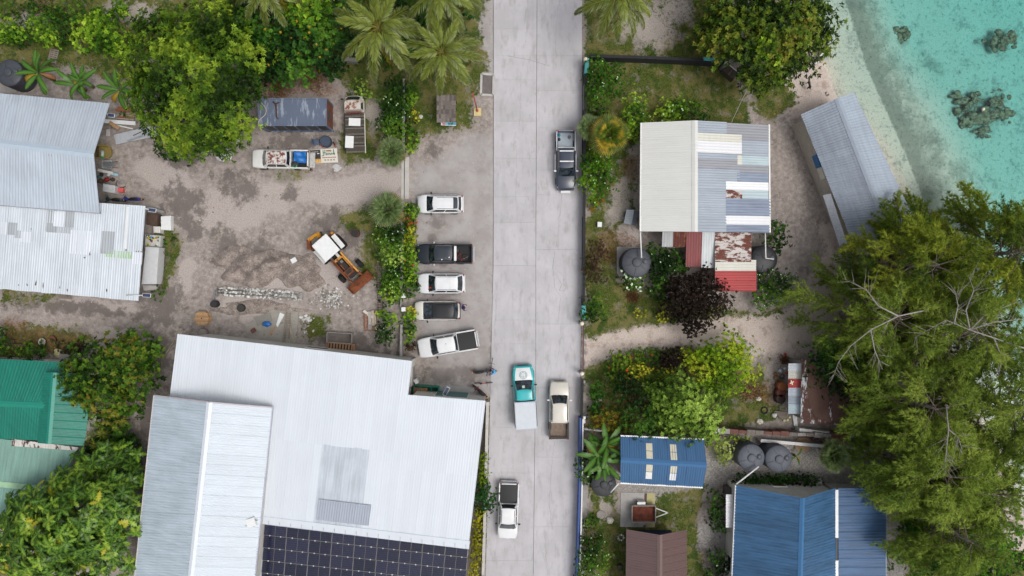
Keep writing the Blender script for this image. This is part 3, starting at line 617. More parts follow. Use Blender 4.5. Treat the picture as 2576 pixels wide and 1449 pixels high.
# lean-to kitchen south of it
LT = lambda x, y, z: T(2, 1, x, y, z)
t = thing('lean_to', 'row of rusty, maroon and red sheet lean-to roofs behind the patchwork house', 'lean-to', LT(1900, 1150, 0))
gy_ = sheet_mat('old_grey', (176, 178, 180), .1, ((120, 88, 72), .66), .15, .6); rd = sheet_mat('rust_dark', (150, 96, 66), .2, ((104, 48, 36), .42), .2, .8); ma = sheet_mat('maroon', (138, 72, 72), .18, ((110, 62, 56), .62), .15, .65); rw = sheet_mat('rust_white', (206, 200, 196), .05, ((126, 66, 48), .44), .1, .75, 0, R(90)); re = sheet_mat('red_sheet', (172, 54, 54), .06, ((104, 82, 80), .60), .10, .55, 0, R(90))
sheet1(t, LT(1505, 900, 2.75), LT(1612, 900, 2.75), LT(1608, 1045, 2.45), LT(1500, 1045, 2.45), gy_); sheet1(t, LT(1610, 900, 2.75), LT(1738, 900, 2.75), LT(1736, 1045, 2.45), LT(1606, 1045, 2.45), rd, lift=.01)
sheet1(t, LT(1736, 900, 2.78), LT(1890, 900, 2.78), LT(1880, 1240, 2.2), LT(1728, 1238, 2.2), ma, lift=.02); sheet1(t, LT(1888, 900, 2.78), LT(2012, 900, 2.78), LT(2008, 1250, 2.2), LT(1876, 1246, 2.2), sheet_mat('white_sheet', (206, 212, 214), .06, None, .1), lift=.01)
for i in range(4):
    y0, y1 = lerp(890, 1185, i / 4), lerp(890, 1190, (i + 1) / 4); sheet1(t, LT(2012, y0, 2.75), LT(2012, y1, 2.75 - .02), LT(2362, y1, 2.55), LT(2362, y0, 2.55), rw, lift=.02 + .008 * (i % 2))
sheet1(t, LT(2012, 1172, 2.7), LT(2012, 1278, 2.7), LT(2408, 1278, 2.45), LT(2408, 1172, 2.45), CRM, lift=.05)
for i in range(2): sheet1(t, LT(2012, 1275 + i * 100, 2.65), LT(2012, 1377 + i * 97, 2.65), LT(2410, 1377 + i * 97, 2.4), LT(2410, 1275 + i * 100, 2.4), re, lift=.06 + .008 * i)
mb = MB()
for a in ((1520, 1020), (1740, 1215), (1995, 1225), (2030, 1450), (2390, 1450), (2340, 910)): c = LT(*a, 0); mb = MB(); mb.box((c.x, c.y, 1.12), (.1, .1, 2.3)); mb.build('post', WOOD_D, t)
mb = MB(); mb.prism([LT(2030, 905, 0)[:2], LT(2200, 905, 0)[:2], LT(2220, 1300, 0)[:2], LT(2030, 1300, 0)[:2]], 0, 2.35); mb.build('wall', WALLG, t)
for a, b_ in (((1530, 1050), (1680, 1170)), ((1500, 1055), (1730, 1050))): mb = MB(); mb.bar(LT(*a, 1.5), LT(*b_, 1.2), .08, .08); mb.build('beam', WOOD_G, t)
# ---- boathouse over the beach
bA, bD, bR0, bR1, bB, bC = P(2014.5, 288, 2.9), P(2156, 640, 2.9), P(2105.6, 247.4, 4.0), P(2257, 640, 4.0), P(2148.6, 232.6, 3.3), P(2342, 640, 3.3)
m_bh = sheet_mat('boathouse_grey', (150, 160, 174), .10, None, .14, .45, 0, R(-20), .06); m_bh2 = sheet_mat('boathouse_light', (166, 178, 192), .06, ((120, 96, 90), .73), .12, .45, 0, R(-20), .03)
t = gable('boathouse', 'long grey corrugated boathouse roof standing slanted along the water edge', 'boathouse', bA, bB, bC, bD, bR0, bR1, 20, m_bh, m_bh2, mat((176, 170, 160), .8, 0, .15), mat((152, 162, 176), .45, 0, .08), .35)
lq = [P(2090, 487, 2.85), P(2131, 612, 2.85), P(2112, 618, 2.35), P(2070, 491, 2.35)]; sheets(t, *lq, 4, sheet_mat('boathouse_lean', (192, 196, 204), .08, ((160, 130, 128), .7), .12, .5))
strip(t, T(3, 1, 555, 160, 2.2), T(3, 1, 597, 278, 2.2), .18, .9, mat((30, 104, 160), .5), 'blue_panel'); strip(t, T(3, 1, 603, 280, 2.2), T(3, 1, 640, 390, 2.2), .16, .9, mat((206, 202, 192), .6), 'white_panel')
mb = MB()
for i in range(6):
    c = lerp(bB, bC, (i + .5) / 6.5); mb = MB(); mb.cyl((c.x - .35, c.y - .1, -2.2), .1, 5.3, 8); mb.build('stilt', WOOD_D, t)
# ---- small hut by the fence, roof half under needles
m_hut = sheet_mat('hut_litter', (196, 200, 204), .08, ((86, 62, 54), .40), .12, .8, rand=.03); HT = lambda x, y, z: T(3, 2, x, y, z)
hq = [HT(425, 735, 2.9), HT(418, 1355, 2.9), HT(1115, 1390, 2.5), HT(1100, 800, 2.5)]
t = mono('garden_hut', 'small old hut with leaf-littered sheet roof under the casuarina edge', 'hut', *hq, 7, m_hut, WALLG, .3)
brn = mat((92, 68, 60), .95, 0, .3, 9)
lp = [(480, 735), (520, 735), (690, 960), (700, 1100), (680, 1200), (720, 1360), (560, 1300), (520, 1210), (480, 1080), (490, 950)]
mb = MB(); mb.prism([HT(*a, 2.9)[:2] for a in lp], 2.82, 2.895); mb.build('leaf_litter', brn, t)
mb = MB(); mb.prism([HT(*a, 2.7)[:2] for a in [(700, 960), (1100, 830), (1110, 1370), (730, 1350)]], 2.70, 2.80); mb.build('leaf_litter', brn, t)
for (y0, y1, m, z) in [(780, 855, m_wh, 2.55), (850, 935, CRM, 2.5), (930, 1015, re, 2.55), (1010, 1095, sheet_mat('blue_grey_sheet', (186, 194, 206), .04, None, .08), 2.5), (1090, 1178, BG, 2.48), (1172, 1268, AQ, 2.52)]:
    sheet1(t, HT(430, y0, z), HT(430, y1, z), HT(298, y1, z - .3), HT(300, y0, z - .3), m)
mb = MB(); mb.box(HT(333, 965, 2.56), (.40, .09, .02), .5); mb.box(HT(333, 965, 2.575), (.40, .09, .02), 1.9); mb.build('painted_cross', mat((226, 216, 190), .6), t)
# ---- blue shed with skylights
JT = lambda x, y, z: T(2, 3, x, y, z)
m_bl = sheet_mat('blue_roof', (58, 100, 142), .08, None, .10, .45, 0, 0, .025, .06)
jA, jB, jC, jD, jR0, jR1 = JT(1100, 88, 2.8), JT(1098, 545, 2.8), JT(1895, 588, 2.8), JT(1905, 122, 2.8), JT(1102, 322, 3.6), JT(1932, 372, 3.6)
t = gable('blue_shed', 'small blue gabled shed with four pale skylights next to the banana plant', 'shed', jA, jB, jC, jD, jR0, jR1, 9, m_bl, m_bl, WALLW, mat((58, 106, 152), .45, 0, .05), .3)
q1 = [jR0, jR1, jD, jA]; q2 = [jR0, jR1, jC, jB]; SKY = mat((206, 200, 176), .35, 0, .08)
for u in (.30, .585):
    for q in (q1, q2):
        for v0, v1 in ((.12, .42), (.44, .74)): patch(t, q, u, u + .075, v0, v1, SKY if not (q is q2 and v0 > .4) else mat((224, 224, 222), .3), .035, 'skylight', .23, .003)
strip(t, jA, jD, .13, .1, FRAME, 'gutter', -.02); strip(t, jB, jC, .13, .1, FRAME, 'gutter', -.02)
pp = MB(); pp.tube([JT(1085, 545, 2.7), JT(1005, 635, 2.2)], .06, 8); pp.build('downpipe', FRAME, t, True)
# ---- blue house
m_bk = sheet_mat('blue_house_roof', (62, 104, 144), .22, None, .18, .45, 0, R(90), .13, .08)
kA, kD, kR0, kR1, kB, kC = P(1851, 1220, 3.1), P(1838, 1560, 3.1), P(2019.8, 1253, 5.6), P(2010, 1590, 5.6), P(2102, 1227, 3.1), P(2104, 1560, 3.1)
t = gable('blue_house', 'large blue corrugated roof house at the bottom right', 'house', kA, kB, kC, kD, kR0, kR1, 15, m_bk, m_bk, WALLW, mat((62, 112, 158), .45, 0, .05), .3)
kq = [P(2108, 1228, 3.05), P(2110, 1560, 3.05), P(2228, 1560, 2.4), P(2230, 1227, 2.4)]
sheets(t, *kq, 15, sheet_mat('blue_veranda', (58, 96, 138), .18, ((92, 84, 100), .68), .16, .45, 0, R(90), .06)); f = inset(kq, .3); walls(t, f, [2.7, 2.7, 2.2, 2.2], WALLW)
strip(t, P(2105, 1232, 3.14), P(2105, 1353, 3.14), .26, .05, WHITE, 'flashing'); strip(t, P(2105, 1353, 3.12), P(2105, 1410, 3.12), .14, .04, mat((30, 34, 44), .5), 'flashing'); strip(t, P(2105, 1410, 3.14), P(2105, 1560, 3.14), .26, .05, WHITE, 'flashing')
strip(t, kA, kD, .15, .1, mat((196, 200, 206), .5), 'gutter', -.03); strip(t, P(2230, 1227, 2.4), P(2228, 1560, 2.4), .1, .1, mat((120, 140, 160), .5), 'gutter', -.02)
pp = MB(); pp.tube([P(1852, 1218, 3.0), JT(2435, 385, 2.7)], .07, 8); pp.build('downpipe', WHITE, t, True)
pp = MB(); pp.tube([P(2222, 1226, 2.4), P(2219, 1165, 2.2)], .05, 8); pp.build('downpipe', WHITE, t, True)
mb = MB(); mb.grid(lambda u, v: JT(lerp(2118, 2185, u), lerp(655, 975, v), 2.5 + .02 * math.sin(v * 60)), 2, 40); mb.build('awning', mat((222, 222, 226), .4), t)
# ---- brown house
m_br = sheet_mat('brown_roof', (106, 86, 84), .03, None, .06, .5, 0, R(90), .02, .05); m_br2 = sheet_mat('brown_roof_b', (94, 70, 66), .03, None, .06, .5, 0, R(90), .02, .05)
t = gable('brown_house', 'brown ribbed gabled roof at the bottom edge beside the rusty trailer', 'house', JT(1155, 990, 3), JT(1740, 995, 3), P(1729, 1560, 3), P(1573, 1560, 3), JT(1480, 1045, 4.3), P(1659, 1580, 4.3), 12, m_br, m_br2, mat((34, 44, 78), .7, 0, .1), mat((112, 92, 88), .5, 0, .05), .95, doors=False)
# ---- green roofs at the left edge
GT = lambda x, y, z: T(0, 2, x, y, z); G3 = lambda x, y, z: T(0, 3, x, y, z)
m_gr = sheet_mat('teal_roof', (22, 124, 106), .10, None, .12, .42, 0, R(-30), .03); m_pg = sheet_mat('pale_green_roof', (128, 168, 156), .10, None, .14, .45, 0, R(10), .04)
t = gable('green_house', 'teal green corrugated roof house at the left edge', 'house', GT(-500, 715, 3.4), G3(-500, 95, 3.4), G3(420, 135, 3.4), GT(668, 770, 3.4), GT(-500, 1150, 4.4), GT(455, 1188, 4.4), 12, m_gr, m_gr, WALLW, mat((30, 134, 114), .42, 0, .05), .3)
t = gable('green_wing', 'bright teal wing roof set over the green house below the fruit tree', 'house', GT(425, 868, 4.3), GT(905, 880, 3.6), G3(812, 186, 3.6), G3(365, 158, 4.3), GT(520, 868, 4.65), G3(466, 166, 4.65), 9, m_gr, m_gr, WALLW, mat((28, 134, 116), .42, 0, .05), .3)
t = mono('pale_green_house', 'faded pale green roof below the teal house partly under the breadfruit tree', 'house', G3(-500, 60, 3.2), G3(760, 205, 3.2), G3(560, 610, 3.0), G3(-500, 520, 3.0), 16, m_pg, WALLW, .3)
strip(t, G3(-500, 500, 3.06), G3(400, 600, 3.06), .5, .05, mat((158, 196, 160), .5), 'ridge_cap')
sheets(t, G3(-500, 540, 3.0), G3(400, 615, 3.0), G3(330, 880, 2.6), G3(-500, 780, 2.6), 12, m_pg)
sheet1(t, G3(118, 118, 3.3), G3(760, 200, 3.3), G3(755, 232, 3.25), G3(115, 186, 3.25), sheet_mat('rusted_flash', (206, 204, 198), .0, ((84, 48, 42), .52), .1, .7), lift=.03)
# ---- shipping container converted to a store
c0 = T(1, 0, 375, 1082, 2.6); LX, LY = 6.06, 2.44
k = NT('container_blue'); nn = k.noise(1.2, 5, .65, sc3=(2.5, .5, 1)); c = k.mix(k.ramp(nn, .52, .64), lin((92, 104, 124)), lin((142, 152, 166))); rs = k.noise(2.0, 6, .7, sc3=(3, .5, 1)); c = k.mix(k.ramp(rs, .63, .68), c, lin((116, 84, 66))); CON = k.done(c, .55)
t = thing('container', 'faded blue shipping container with ribbed roof beside the big green tree', 'container', (c0.x, c0.y, 0)); cb = (c0.x, c0.y)
def cbx(nm, c, s, m, par=None, bev=0): 
    mb = MB(); mb.box((cb[0] + c[0], cb[1] + c[1], c[2]), s); return mb.build(nm, m, par or t, bevel=bev)
body = cbx('body', (0, 0, 1.3), (LX - .12, LY - .12, 2.42), CON)
n = 20
for i in range(n):
    x = -LX / 2 + .25 + i * (LX - .5) / (n - 1); cbx('roof_rib', (x, 0, 2.525), (.14, LY - .2, .035), CON, body)
for sy in (-1, 1): cbx('rail', (0, sy * (LY / 2 - .05), 2.53), (LX, .1, .12), CON); cbx('rail', (0, sy * (LY / 2 - .05), .12), (LX, .1, .16), CON)
for sx in (-1, 1):
    cbx('rail', (sx * (LX / 2 - .05), 0, 2.53), (.1, LY - .2, .12), CON)
    for sy in (-1, 1): cbx('corner_post', (sx * (LX / 2 - .07), sy * (LY / 2 - .07), 1.3), (.15, .15, 2.56), CON)
for i in range(6): x = -LX / 2 + .6 + i * .95; cbx('window', (x + .2, -LY / 2 + .055, 1.45), (.78, .04, 1.5), mat((34, 36, 40), .4)); cbx('post', (x - .27, -LY / 2 + .03, 1.3), (.1, .08, 2.3), CON)
cbx('end_wall', (LX / 2 - .055, 0, 1.32), (.05, LY - .3, 2.2), mat((122, 72, 52), .8, 0, .3, 4)); cbx('window', (LX / 2 - .02, -.1, 1.5), (.04, .8, .8), mat((52, 54, 56), .4)); cbx('step', (-1.3, -LY / 2 - .2, .15), (.8, .3, .08), WOOD_G); cbx('step', (2.4, -LY / 2 - .2, .15), (.8, .3, .08), WOOD_G)
mb = MB(); mb.tube([T(1, 0, x, y, 2.62) for x, y in [(62, 968), (85, 1000), (118, 1040), (125, 1075), (112, 1110), (85, 1135), (60, 1155), (48, 1180), (50, 1210)]], .035, 6)
tag(mb.build('hose', mat((188, 176, 156), .7), smooth=True), 'tan hose lying curled across the end of the container roof', 'hose')
mb = MB(); mb.tube([T(1, 0, x, y, 2.60) for x, y in [(190, 985), (215, 1000), (222, 1060), (225, 1130), (240, 1150)]], [.06, .09, .07, .05, .05], 6); mb.tube([T(1, 0, 215, 1000, 2.60), T(1, 0, 250, 990, 2.60)], .05, 6)
tag(mb.build('fallen_branch', mat((84, 52, 44), .9), smooth=True), 'short dead brown branch lying on the blue container roof', 'branch')
# ================================================================ plants
def leaf_mat(name, rough=.5, transl=.25, spec=.3):
    k = NT(name); a = k.n('ShaderNodeAttribute', attribute_name='col').outputs['Color']
    k.done(a, rough, 0, spec * .5); tr = k.n('ShaderNodeBsdfTranslucent'); k.l(k.mix(.5, a, (.10, .16, .01), 'ADD') if False else a, tr.inputs[0])
    mx = k.n('ShaderNodeMixShader'); mx.inputs[0].default_value = transl; k.l(k.b.outputs[0], mx.inputs[1]); k.l(tr.outputs[0], mx.inputs[2]); k.l(mx.outputs[0], k.out.inputs['Surface'])
    return k.m
LEAF = leaf_mat('leaf'); LEAF_GLOSS = leaf_mat('leaf_glossy', .36, .18, .5); NEEDLE = leaf_mat('needle', .6, .3, .2); BLOOM = leaf_mat('petal', .6, .3)
BARK = mat((104, 92, 82), .9, 0, .3, 5); BARK_G = mat((150, 142, 134), .9, 0, .25, 6); BARK_P = mat((122, 108, 92), .9, 0, .3, 8)
def PAL(*cols): return np.array([lin(c) for c in cols], np.float32) * np.array([1.06, 1.28, .95], np.float32)
def unit(v): return v / (np.linalg.norm(v, axis=-1, keepdims=True) + 1e-9)
def rand_dir(n, rng, zmin=-.35):
    z = rng.uniform(zmin, 1, n); a = rng.uniform(0, 2 * np.pi, n); r = np.sqrt(1 - z * z)
    return np.stack([r * np.cos(a), r * np.sin(a), z], -1)
def rosettes(C, AX, m, L, W, cols, rng, th=(45, 85), droop=.15, jl=.18):
    """m leaves round each centre; returns verts, quads, colours"""
    n = len(C); C = np.repeat(C, m, 0); AX = np.repeat(AX, m, 0); cols = np.repeat(cols, m, 0); N = n * m
    ref = np.where(np.abs(AX[:, 2:3]) < .9, [[0, 0, 1.]], [[1., 0, 0]]); U = unit(np.cross(AX, ref)); V = np.cross(AX, U)
    az = rng.uniform(0, 2 * np.pi, n).repeat(m) + np.tile(np.arange(m) * 2 * np.pi / m, n) + rng.uniform(-.35, .35, N)
    t = np.radians(rng.uniform(th[0], th[1], N))[:, None]
    rad = U * np.cos(az)[:, None] + V * np.sin(az)[:, None]
    d = AX * np.cos(t) + rad * np.sin(t); nr = AX * np.sin(t) - rad * np.cos(t) + rng.normal(0, .22, (N, 3)); nr = unit(nr)
    l = (L * rng.uniform(.65, 1.25, N))[:, None]; s = unit(np.cross(d, nr)) * (W * .5) * rng.uniform(.8, 1.2, (N, 1))
    b = C + d * l * .08; tip = C + d * l; tip[:, 2] -= droop * l[:, 0]; mid = C + d * l * .5 + nr * l * .05
    Vt = np.stack([b, mid + s, tip, mid - s], 1).reshape(-1, 3); F = np.arange(4 * N).reshape(N, 4)
    c = cols * rng.uniform(1 - jl, 1 + jl, (N, 1)) * np.array([1, 1, 1]); c = np.repeat(c, 4, 0)
    return Vt, F, c
def pick(C, pal, rng, coh=.6, f=.5):
    """palette colour per clump, neighbours alike"""
    ph = rng.uniform(0, 6, 6)
    v = (np.sin(C[:, 0] * f * 2 + ph[0] + np.sin(C[:, 1] * f * 1.7 + ph[1]) * 1.5) + np.sin(C[:, 1] * f * 2.3 + ph[2] + np.sin(C[:, 0] * f * 3 + ph[3]))) * .25 + .5
    v = np.clip(v * coh + rng.uniform(0, 1, len(C)) * (1 - coh), 0, .9999)
    v = (np.argsort(np.argsort(v)) + .5) / len(v)
    x = v * (len(pal) - 1); i = np.floor(x).astype(int); fr = (x - i)[:, None]
    return (pal[i] * (1 - fr) + pal[np.minimum(i + 1, len(pal) - 1)] * fr) * rng.uniform(.78, 1.2, (len(C), 1))
def crown_np(lobes, pal, rng, L=.22, W=.11, m=8, dens=9.0, inner=.3, th=(40, 85), droop=.15, coh=.6, zmin=-.3, up=.7, rough=.13):
    Cs, As = [], []
    for (x, y, z, rx, ry, rz) in lobes:
        area = 4 * math.pi * ((rx * ry) ** 1.6 / 3 + 2 * (max(rx, ry) * rz) ** 1.6 / 3) ** (1 / 1.6); n = max(12, int(area * dens * .65))
        d = rand_dir(n, rng, zmin)
        ph = rng.uniform(0, 6.28, 4)                                         # lumpy outline
        lump = 1 + .16 * np.sin(5 * np.arctan2(d[:, 1], d[:, 0]) + ph[0] + 2 * d[:, 2]) + .10 * np.sin(9 * np.arctan2(d[:, 1], d[:, 0]) + ph[1]) + .10 * np.sin(6 * d[:, 2] + ph[2])
        f = lump * (1 + rng.normal(0, rough, n)); k_ = rng.uniform(0, 1, n) < inner; f = np.where(k_, f * rng.uniform(.45, .9, n), f)
        p = d * f[:, None] * np.array([rx, ry, rz]) + np.array([x, y, z]); nrm = unit(d / np.array([rx, ry, rz]))
        Cs.append(p); As.append(unit(nrm + np.array([0, 0, up]) + rng.normal(0, .35, (n, 3))))
    C = np.concatenate(Cs); A = np.concatenate(As); ok = C[:, 2] > .08; C, A = C[ok], A[ok]
    V, F, c = rosettes(C, A, m, L, W, pick(C, pal, rng, coh), rng, th, droop)
    return V, F, c, C, A
def lobes_from(spec):
    out = []
    for s in spec:
        x, y, z, r = s[:4]; rz = s[4] if len(s) > 4 else r * .75; p = P(x, y, z); out.append((p.x, p.y, p.z, r, r, rz))
    return out
SEED = [100]
def plant(name, label, cat, spec, pal, L=.22, W=.11, m=8, dens=9.0, trunk=.16, bark=None, group=None, flowers=None, base=None, foliage='crown', stem='trunk', lm=None, **kw):
    SEED[0] += 1; rng = np.random.default_rng(SEED[0]); lb = lobes_from(spec); rr = random.Random(SEED[0])
    cen = np.mean([l[:3] for l in lb], 0); bx, by = (P(*base).x, P(*base).y) if base else (cen[0], cen[1]); o = Vector((bx, by, 0))
    t = thing(name, label, cat, o, 0, group)
    V, F, c, C, A = crown_np(lb, pal, rng, L, W, m, dens, **kw)
    link(foliage, mesh_np(foliage, V - np.array(o), F, lm or LEAF, c), t)
    mb = MB(); zc = float(np.mean([l[2] for l in lb])); top = Vector((cen[0], cen[1], zc * .75)); fork = Vector((bx, by, 0)).lerp(top, .55)
    mb.tube([(bx, by, -.1), Vector((bx, by, 0)).lerp(fork, .5) + Vector((rr.uniform(-.1, .1), rr.uniform(-.1, .1), 0)) * zc * .3, fork], [trunk * 1.25, trunk, trunk * .8], 9)
    mb.build(stem, bark or BARK, t, True)
    for l in lb:
        e = Vector(l[:3]) + Vector((0, 0, l[5] * .35)); mid = fork.lerp(e, .5) + Vector((rr.uniform(-.2, .2), rr.uniform(-.2, .2), .15 * zc * rr.random()))
        mb = MB(); mb.tube([fork, mid, e], [trunk * .6, trunk * .4, trunk * .12], 6); mb.build('branch', bark or BARK, t, True)
        for q in range(3):
            e2 = Vector(l[:3]) + Vector((rr.uniform(-1, 1) * l[3], rr.uniform(-1, 1) * l[4], rr.uniform(.1, .8) * l[5])) * .85
            mb = MB(); mb.tube([mid, mid.lerp(e2, .5) + Vector((0, 0, .1)), e2], [trunk * .3, trunk * .2, trunk * .06], 5); mb.build('branch', bark or BARK, t, True)
    if flowers:
        fc, cnt, sz = flowers; sel = np.argsort(-(A[:, 2] + rng.uniform(0, 1.2, len(A))))[:max(cnt * 3, 3)]; sel = rng.choice(sel, min(cnt, len(sel)), replace=False)
        Cf = C[sel] + A[sel] * L * .55; V, F, c = rosettes(Cf, unit(A[sel] + [0, 0, 1.2]), 5, sz, sz * .8, np.repeat(PAL(fc), len(sel), 0), rng, (60, 88), 0)
        f = link('flowers', mesh_np('flowers', V - np.array(o), F, BLOOM, c), t); f['kind'] = 'stuff'
    return t
def bush(label, spec, pal, **kw):
    kw.setdefault('L', .17); kw.setdefault('W', .09); kw.setdefault('dens', 14.0); kw.setdefault('trunk', .05); kw.setdefault('name', 'bush')
    nm = kw.pop('name'); cat = kw.pop('cat', 'bush')
    return plant(nm, label, cat, spec, pal, foliage='foliage', stem='stem', **kw)
# palettes (sRGB), dark -> light
G_TREE = PAL((24, 36, 12), (42, 60, 18), (62, 82, 24), (84, 102, 32), (110, 122, 42), (134, 140, 52)); G_DARK = PAL((18, 34, 12), (28, 50, 16), (40, 66, 22), (58, 86, 30), (80, 108, 38))
G_HIB = PAL((20, 40, 16), (34, 62, 24), (48, 80, 30), (64, 98, 36), (96, 124, 44)); G_LIME = PAL((44, 72, 18), (74, 104, 26), (104, 132, 36), (134, 156, 48), (160, 172, 60)); G_BUSH = PAL((26, 46, 14), (42, 68, 20), (58, 88, 26), (78, 106, 34), (104, 126, 42))
G_YEL = PAL((70, 84, 24), (120, 122, 34), (164, 152, 44), (196, 176, 56), (206, 188, 72)); G_PALE = PAL((50, 68, 24), (84, 104, 40), (116, 136, 56), (146, 162, 76), (170, 182, 96)); G_BUR = PAL((20, 14, 14), (28, 18, 18), (38, 24, 23), (46, 30, 28), (54, 38, 33)); G_RED = PAL((44, 28, 30), (62, 38, 40), (84, 50, 50), (70, 62, 40))
G_ALM = PAL((26, 36, 12), (44, 56, 18), (66, 78, 24), (88, 98, 34), (116, 114, 44), (128, 108, 48)); G_FRU = PAL((30, 48, 16), (46, 70, 22), (64, 92, 28), (84, 108, 34), (108, 118, 40), (124, 104, 44)); G_CRO = PAL((50, 66, 24), (84, 96, 32), (130, 122, 40), (156, 128, 44), (120, 76, 40), (84, 100, 34))
G_ALM = G_ALM * np.array([1.05, 1.2, 1.1]); G_TREE = G_TREE * np.array([1.22, 1.26, 1.15])
# ---- trees
plant('broadleaf_tree', 'huge rounded yellow-green tree between the workshop and the container', 'tree', [(485, 205, 7.6, 3.9, 2.6), (425, 135, 6.8, 2.9, 2.2), (560, 150, 6.4, 3.0, 2.2), (388, 255, 5.6, 2.1, 1.8), (470, 302, 5.4, 2.6, 2.1), (555, 280, 5.8, 2.6, 2.2), (610, 220, 5.0, 1.8, 1.6), (520, 75, 5.4, 2.3, 1.8), (395, 80, 4.8, 1.7, 1.4), (440, 365, 3.8, 1.4, 1.2), (580, 330, 4.0, 1.6, 1.4), (358, 200, 4.6, 1.2, 1.2), (490, 370, 3.6, 1.2), (535, 350, 4.0, 1.5)], G_TREE, L=.34, W=.12, m=9, dens=8.5, trunk=.42)
plant('hibiscus_tree', 'spreading dark green tree with orange blossoms beside the coconut palms', 'tree', [(690, 60, 4, 2.5), (760, 95, 4.3, 2.7), (820, 130, 3.8, 2.2), (730, 150, 3.6, 2.0), (662, 120, 3.6, 1.9), (850, 60, 3.5, 1.9), (705, 188, 2.7, 1.2), (828, 165, 2.4, .9), (645, 60, 3, 1.5), (620, 20, 3, 1.6)], G_HIB, L=.26, W=.2, m=7, dens=8, trunk=.25, flowers=((200, 140, 50), 60, .12))
plant('lime_tree', 'bright lime leaved tree top standing above the dark blossoming tree', 'tree', [(770, 25, 5.2, 1.9), (800, 0, 5, 1.7), (745, 45, 4.6, 1.2)], G_LIME, L=.26, W=.2, m=7, dens=8, trunk=.16)
plant('almond_tree', 'big olive green tree on the beach beside the wall end', 'tree', [(1870, 70, 5.5, 3.0), (1960, 90, 6.2, 3.2), (1930, 150, 5, 2.6), (2040, 62, 4.6, 2.0), (2058, 100, 4, 1.1), (1808, 105, 4, 1.7), (1990, -10, 5.6, 3), (1850, -10, 5, 2.8), (2000, 150, 3.6, 1.0), (1945, 192, 3.2, 1.0), (1780, 80, 3.4, 1.0), (2085, 128, 3.4, .4)], G_ALM, L=.30, W=.14, m=8, dens=11, trunk=.38, coh=.45)
plant('light_branch_tree', 'bright lime leaf clusters on the beach tree near the dog', 'tree', [(1935, 125, 6.8, 1.1), (1950, 160, 5.8, .8), (1925, 100, 7.2, .7)], G_LIME, L=.34, W=.15, m=8, dens=5, trunk=.08, coh=.3)
plant('burgundy_tree', 'dark burgundy leaved tree beside the red lean-to roof', 'tree', [(1745, 752, 3.0, 2.1), (1790, 752, 2.7, 1.6), (1702, 760, 2.5, 1.4), (1748, 800, 2.3, 1.4), (1742, 824, 1.9, .7), (1765, 720, 2.5, 1.4), (1715, 725, 2.3, 1.2)], G_BUR, L=.16, W=.1, m=8, dens=20, trunk=.14, coh=.3)
plant('golden_tree', 'bright yellow-green tree beside the sandy lane in the garden', 'tree', [(1830, 905, 3.2, 2.1), (1780, 918, 2.9, 1.5), (1862, 940, 2.9, 1.3), (1800, 965, 2.4, 1.2), (1850, 872, 2.6, 1.1), (1815, 975, 2.0, .9), (1745, 900, 2.0, .9)], PAL((70, 92, 20), (104, 128, 28), (132, 152, 34), (156, 166, 44), (178, 170, 56)), L=.2, W=.11, m=8, dens=13, trunk=.15)
plant('pale_tree', 'pale silvery green tree in the garden north of the blue shed', 'tree', [(1720, 1012, 3.5, 2.2), (1760, 1050, 3.1, 1.8), (1682, 990, 3.1, 1.5), (1702, 1066, 2.7, 1.5), (1788, 1012, 2.6, 1.1), (1642, 975, 2.5, 1.1), (1780, 1085, 2.3, .9)], G_PALE, L=.26, W=.11, m=8, dens=10, trunk=.16)
plant('dark_garden_tree', 'deep green tree between the pale tree and the round clipped shrubs', 'tree', [(1590, 1000, 2.6, 1.6), (1612, 1058, 2.4, 1.6), (1570, 968, 2.2, 1.0), (1650, 1040, 2.4, 1.3)], G_DARK, L=.22, W=.1, m=8, dens=11, trunk=.14)
plant('fruit_tree', 'green tree with orange-brown shoots between the green house and white warehouse', 'tree', [(300, 900, 4.0, 2.0), (240, 940, 4.2, 2.5), (332, 950, 3.9, 2.0), (200, 965, 3.6, 1.6), (272, 1005, 3.6, 1.9), (352, 885, 3.4, 1.4), (385, 880, 3.0, .9), (322, 1010, 3.0, 1.3), (342, 858, 2.8, .9), (185, 930, 3.2, 1.0), (370, 930, 3, .9)], G_FRU, L=.28, W=.16, m=8, dens=9.5, trunk=.2, bark=BARK_G, coh=.4)
plant('seaside_tree', 'dark glossy round tree beside the hut under the casuarinas', 'tree', [(2095, 905, 4.2, 2.0), (2140, 930, 4, 1.8), (2110, 960, 3.4, 1.4), (2075, 885, 3.2, 1.0)], G_DARK, L=.2, W=.11, m=8, dens=11, trunk=.16)
plant('shore_thicket', 'bright green leafy tree beneath the drooping casuarina at the bottom right', 'tree', [(2330, 1380, 3, 2.2), (2400, 1350, 3.4, 2.2), (2480, 1390, 3.4, 2.4), (2560, 1360, 3.2, 2.2), (2430, 1430, 3, 2.4), (2300, 1320, 2.4, 1.2), (2295, 1290, 2.2, .9), (2540, 1450, 3, 2.4), (2350, 1450, 2.6, 2)], PAL((34, 60, 16), (56, 90, 22), (80, 118, 30), (104, 140, 40)), L=.2, W=.11, m=8, dens=8, trunk=.18)
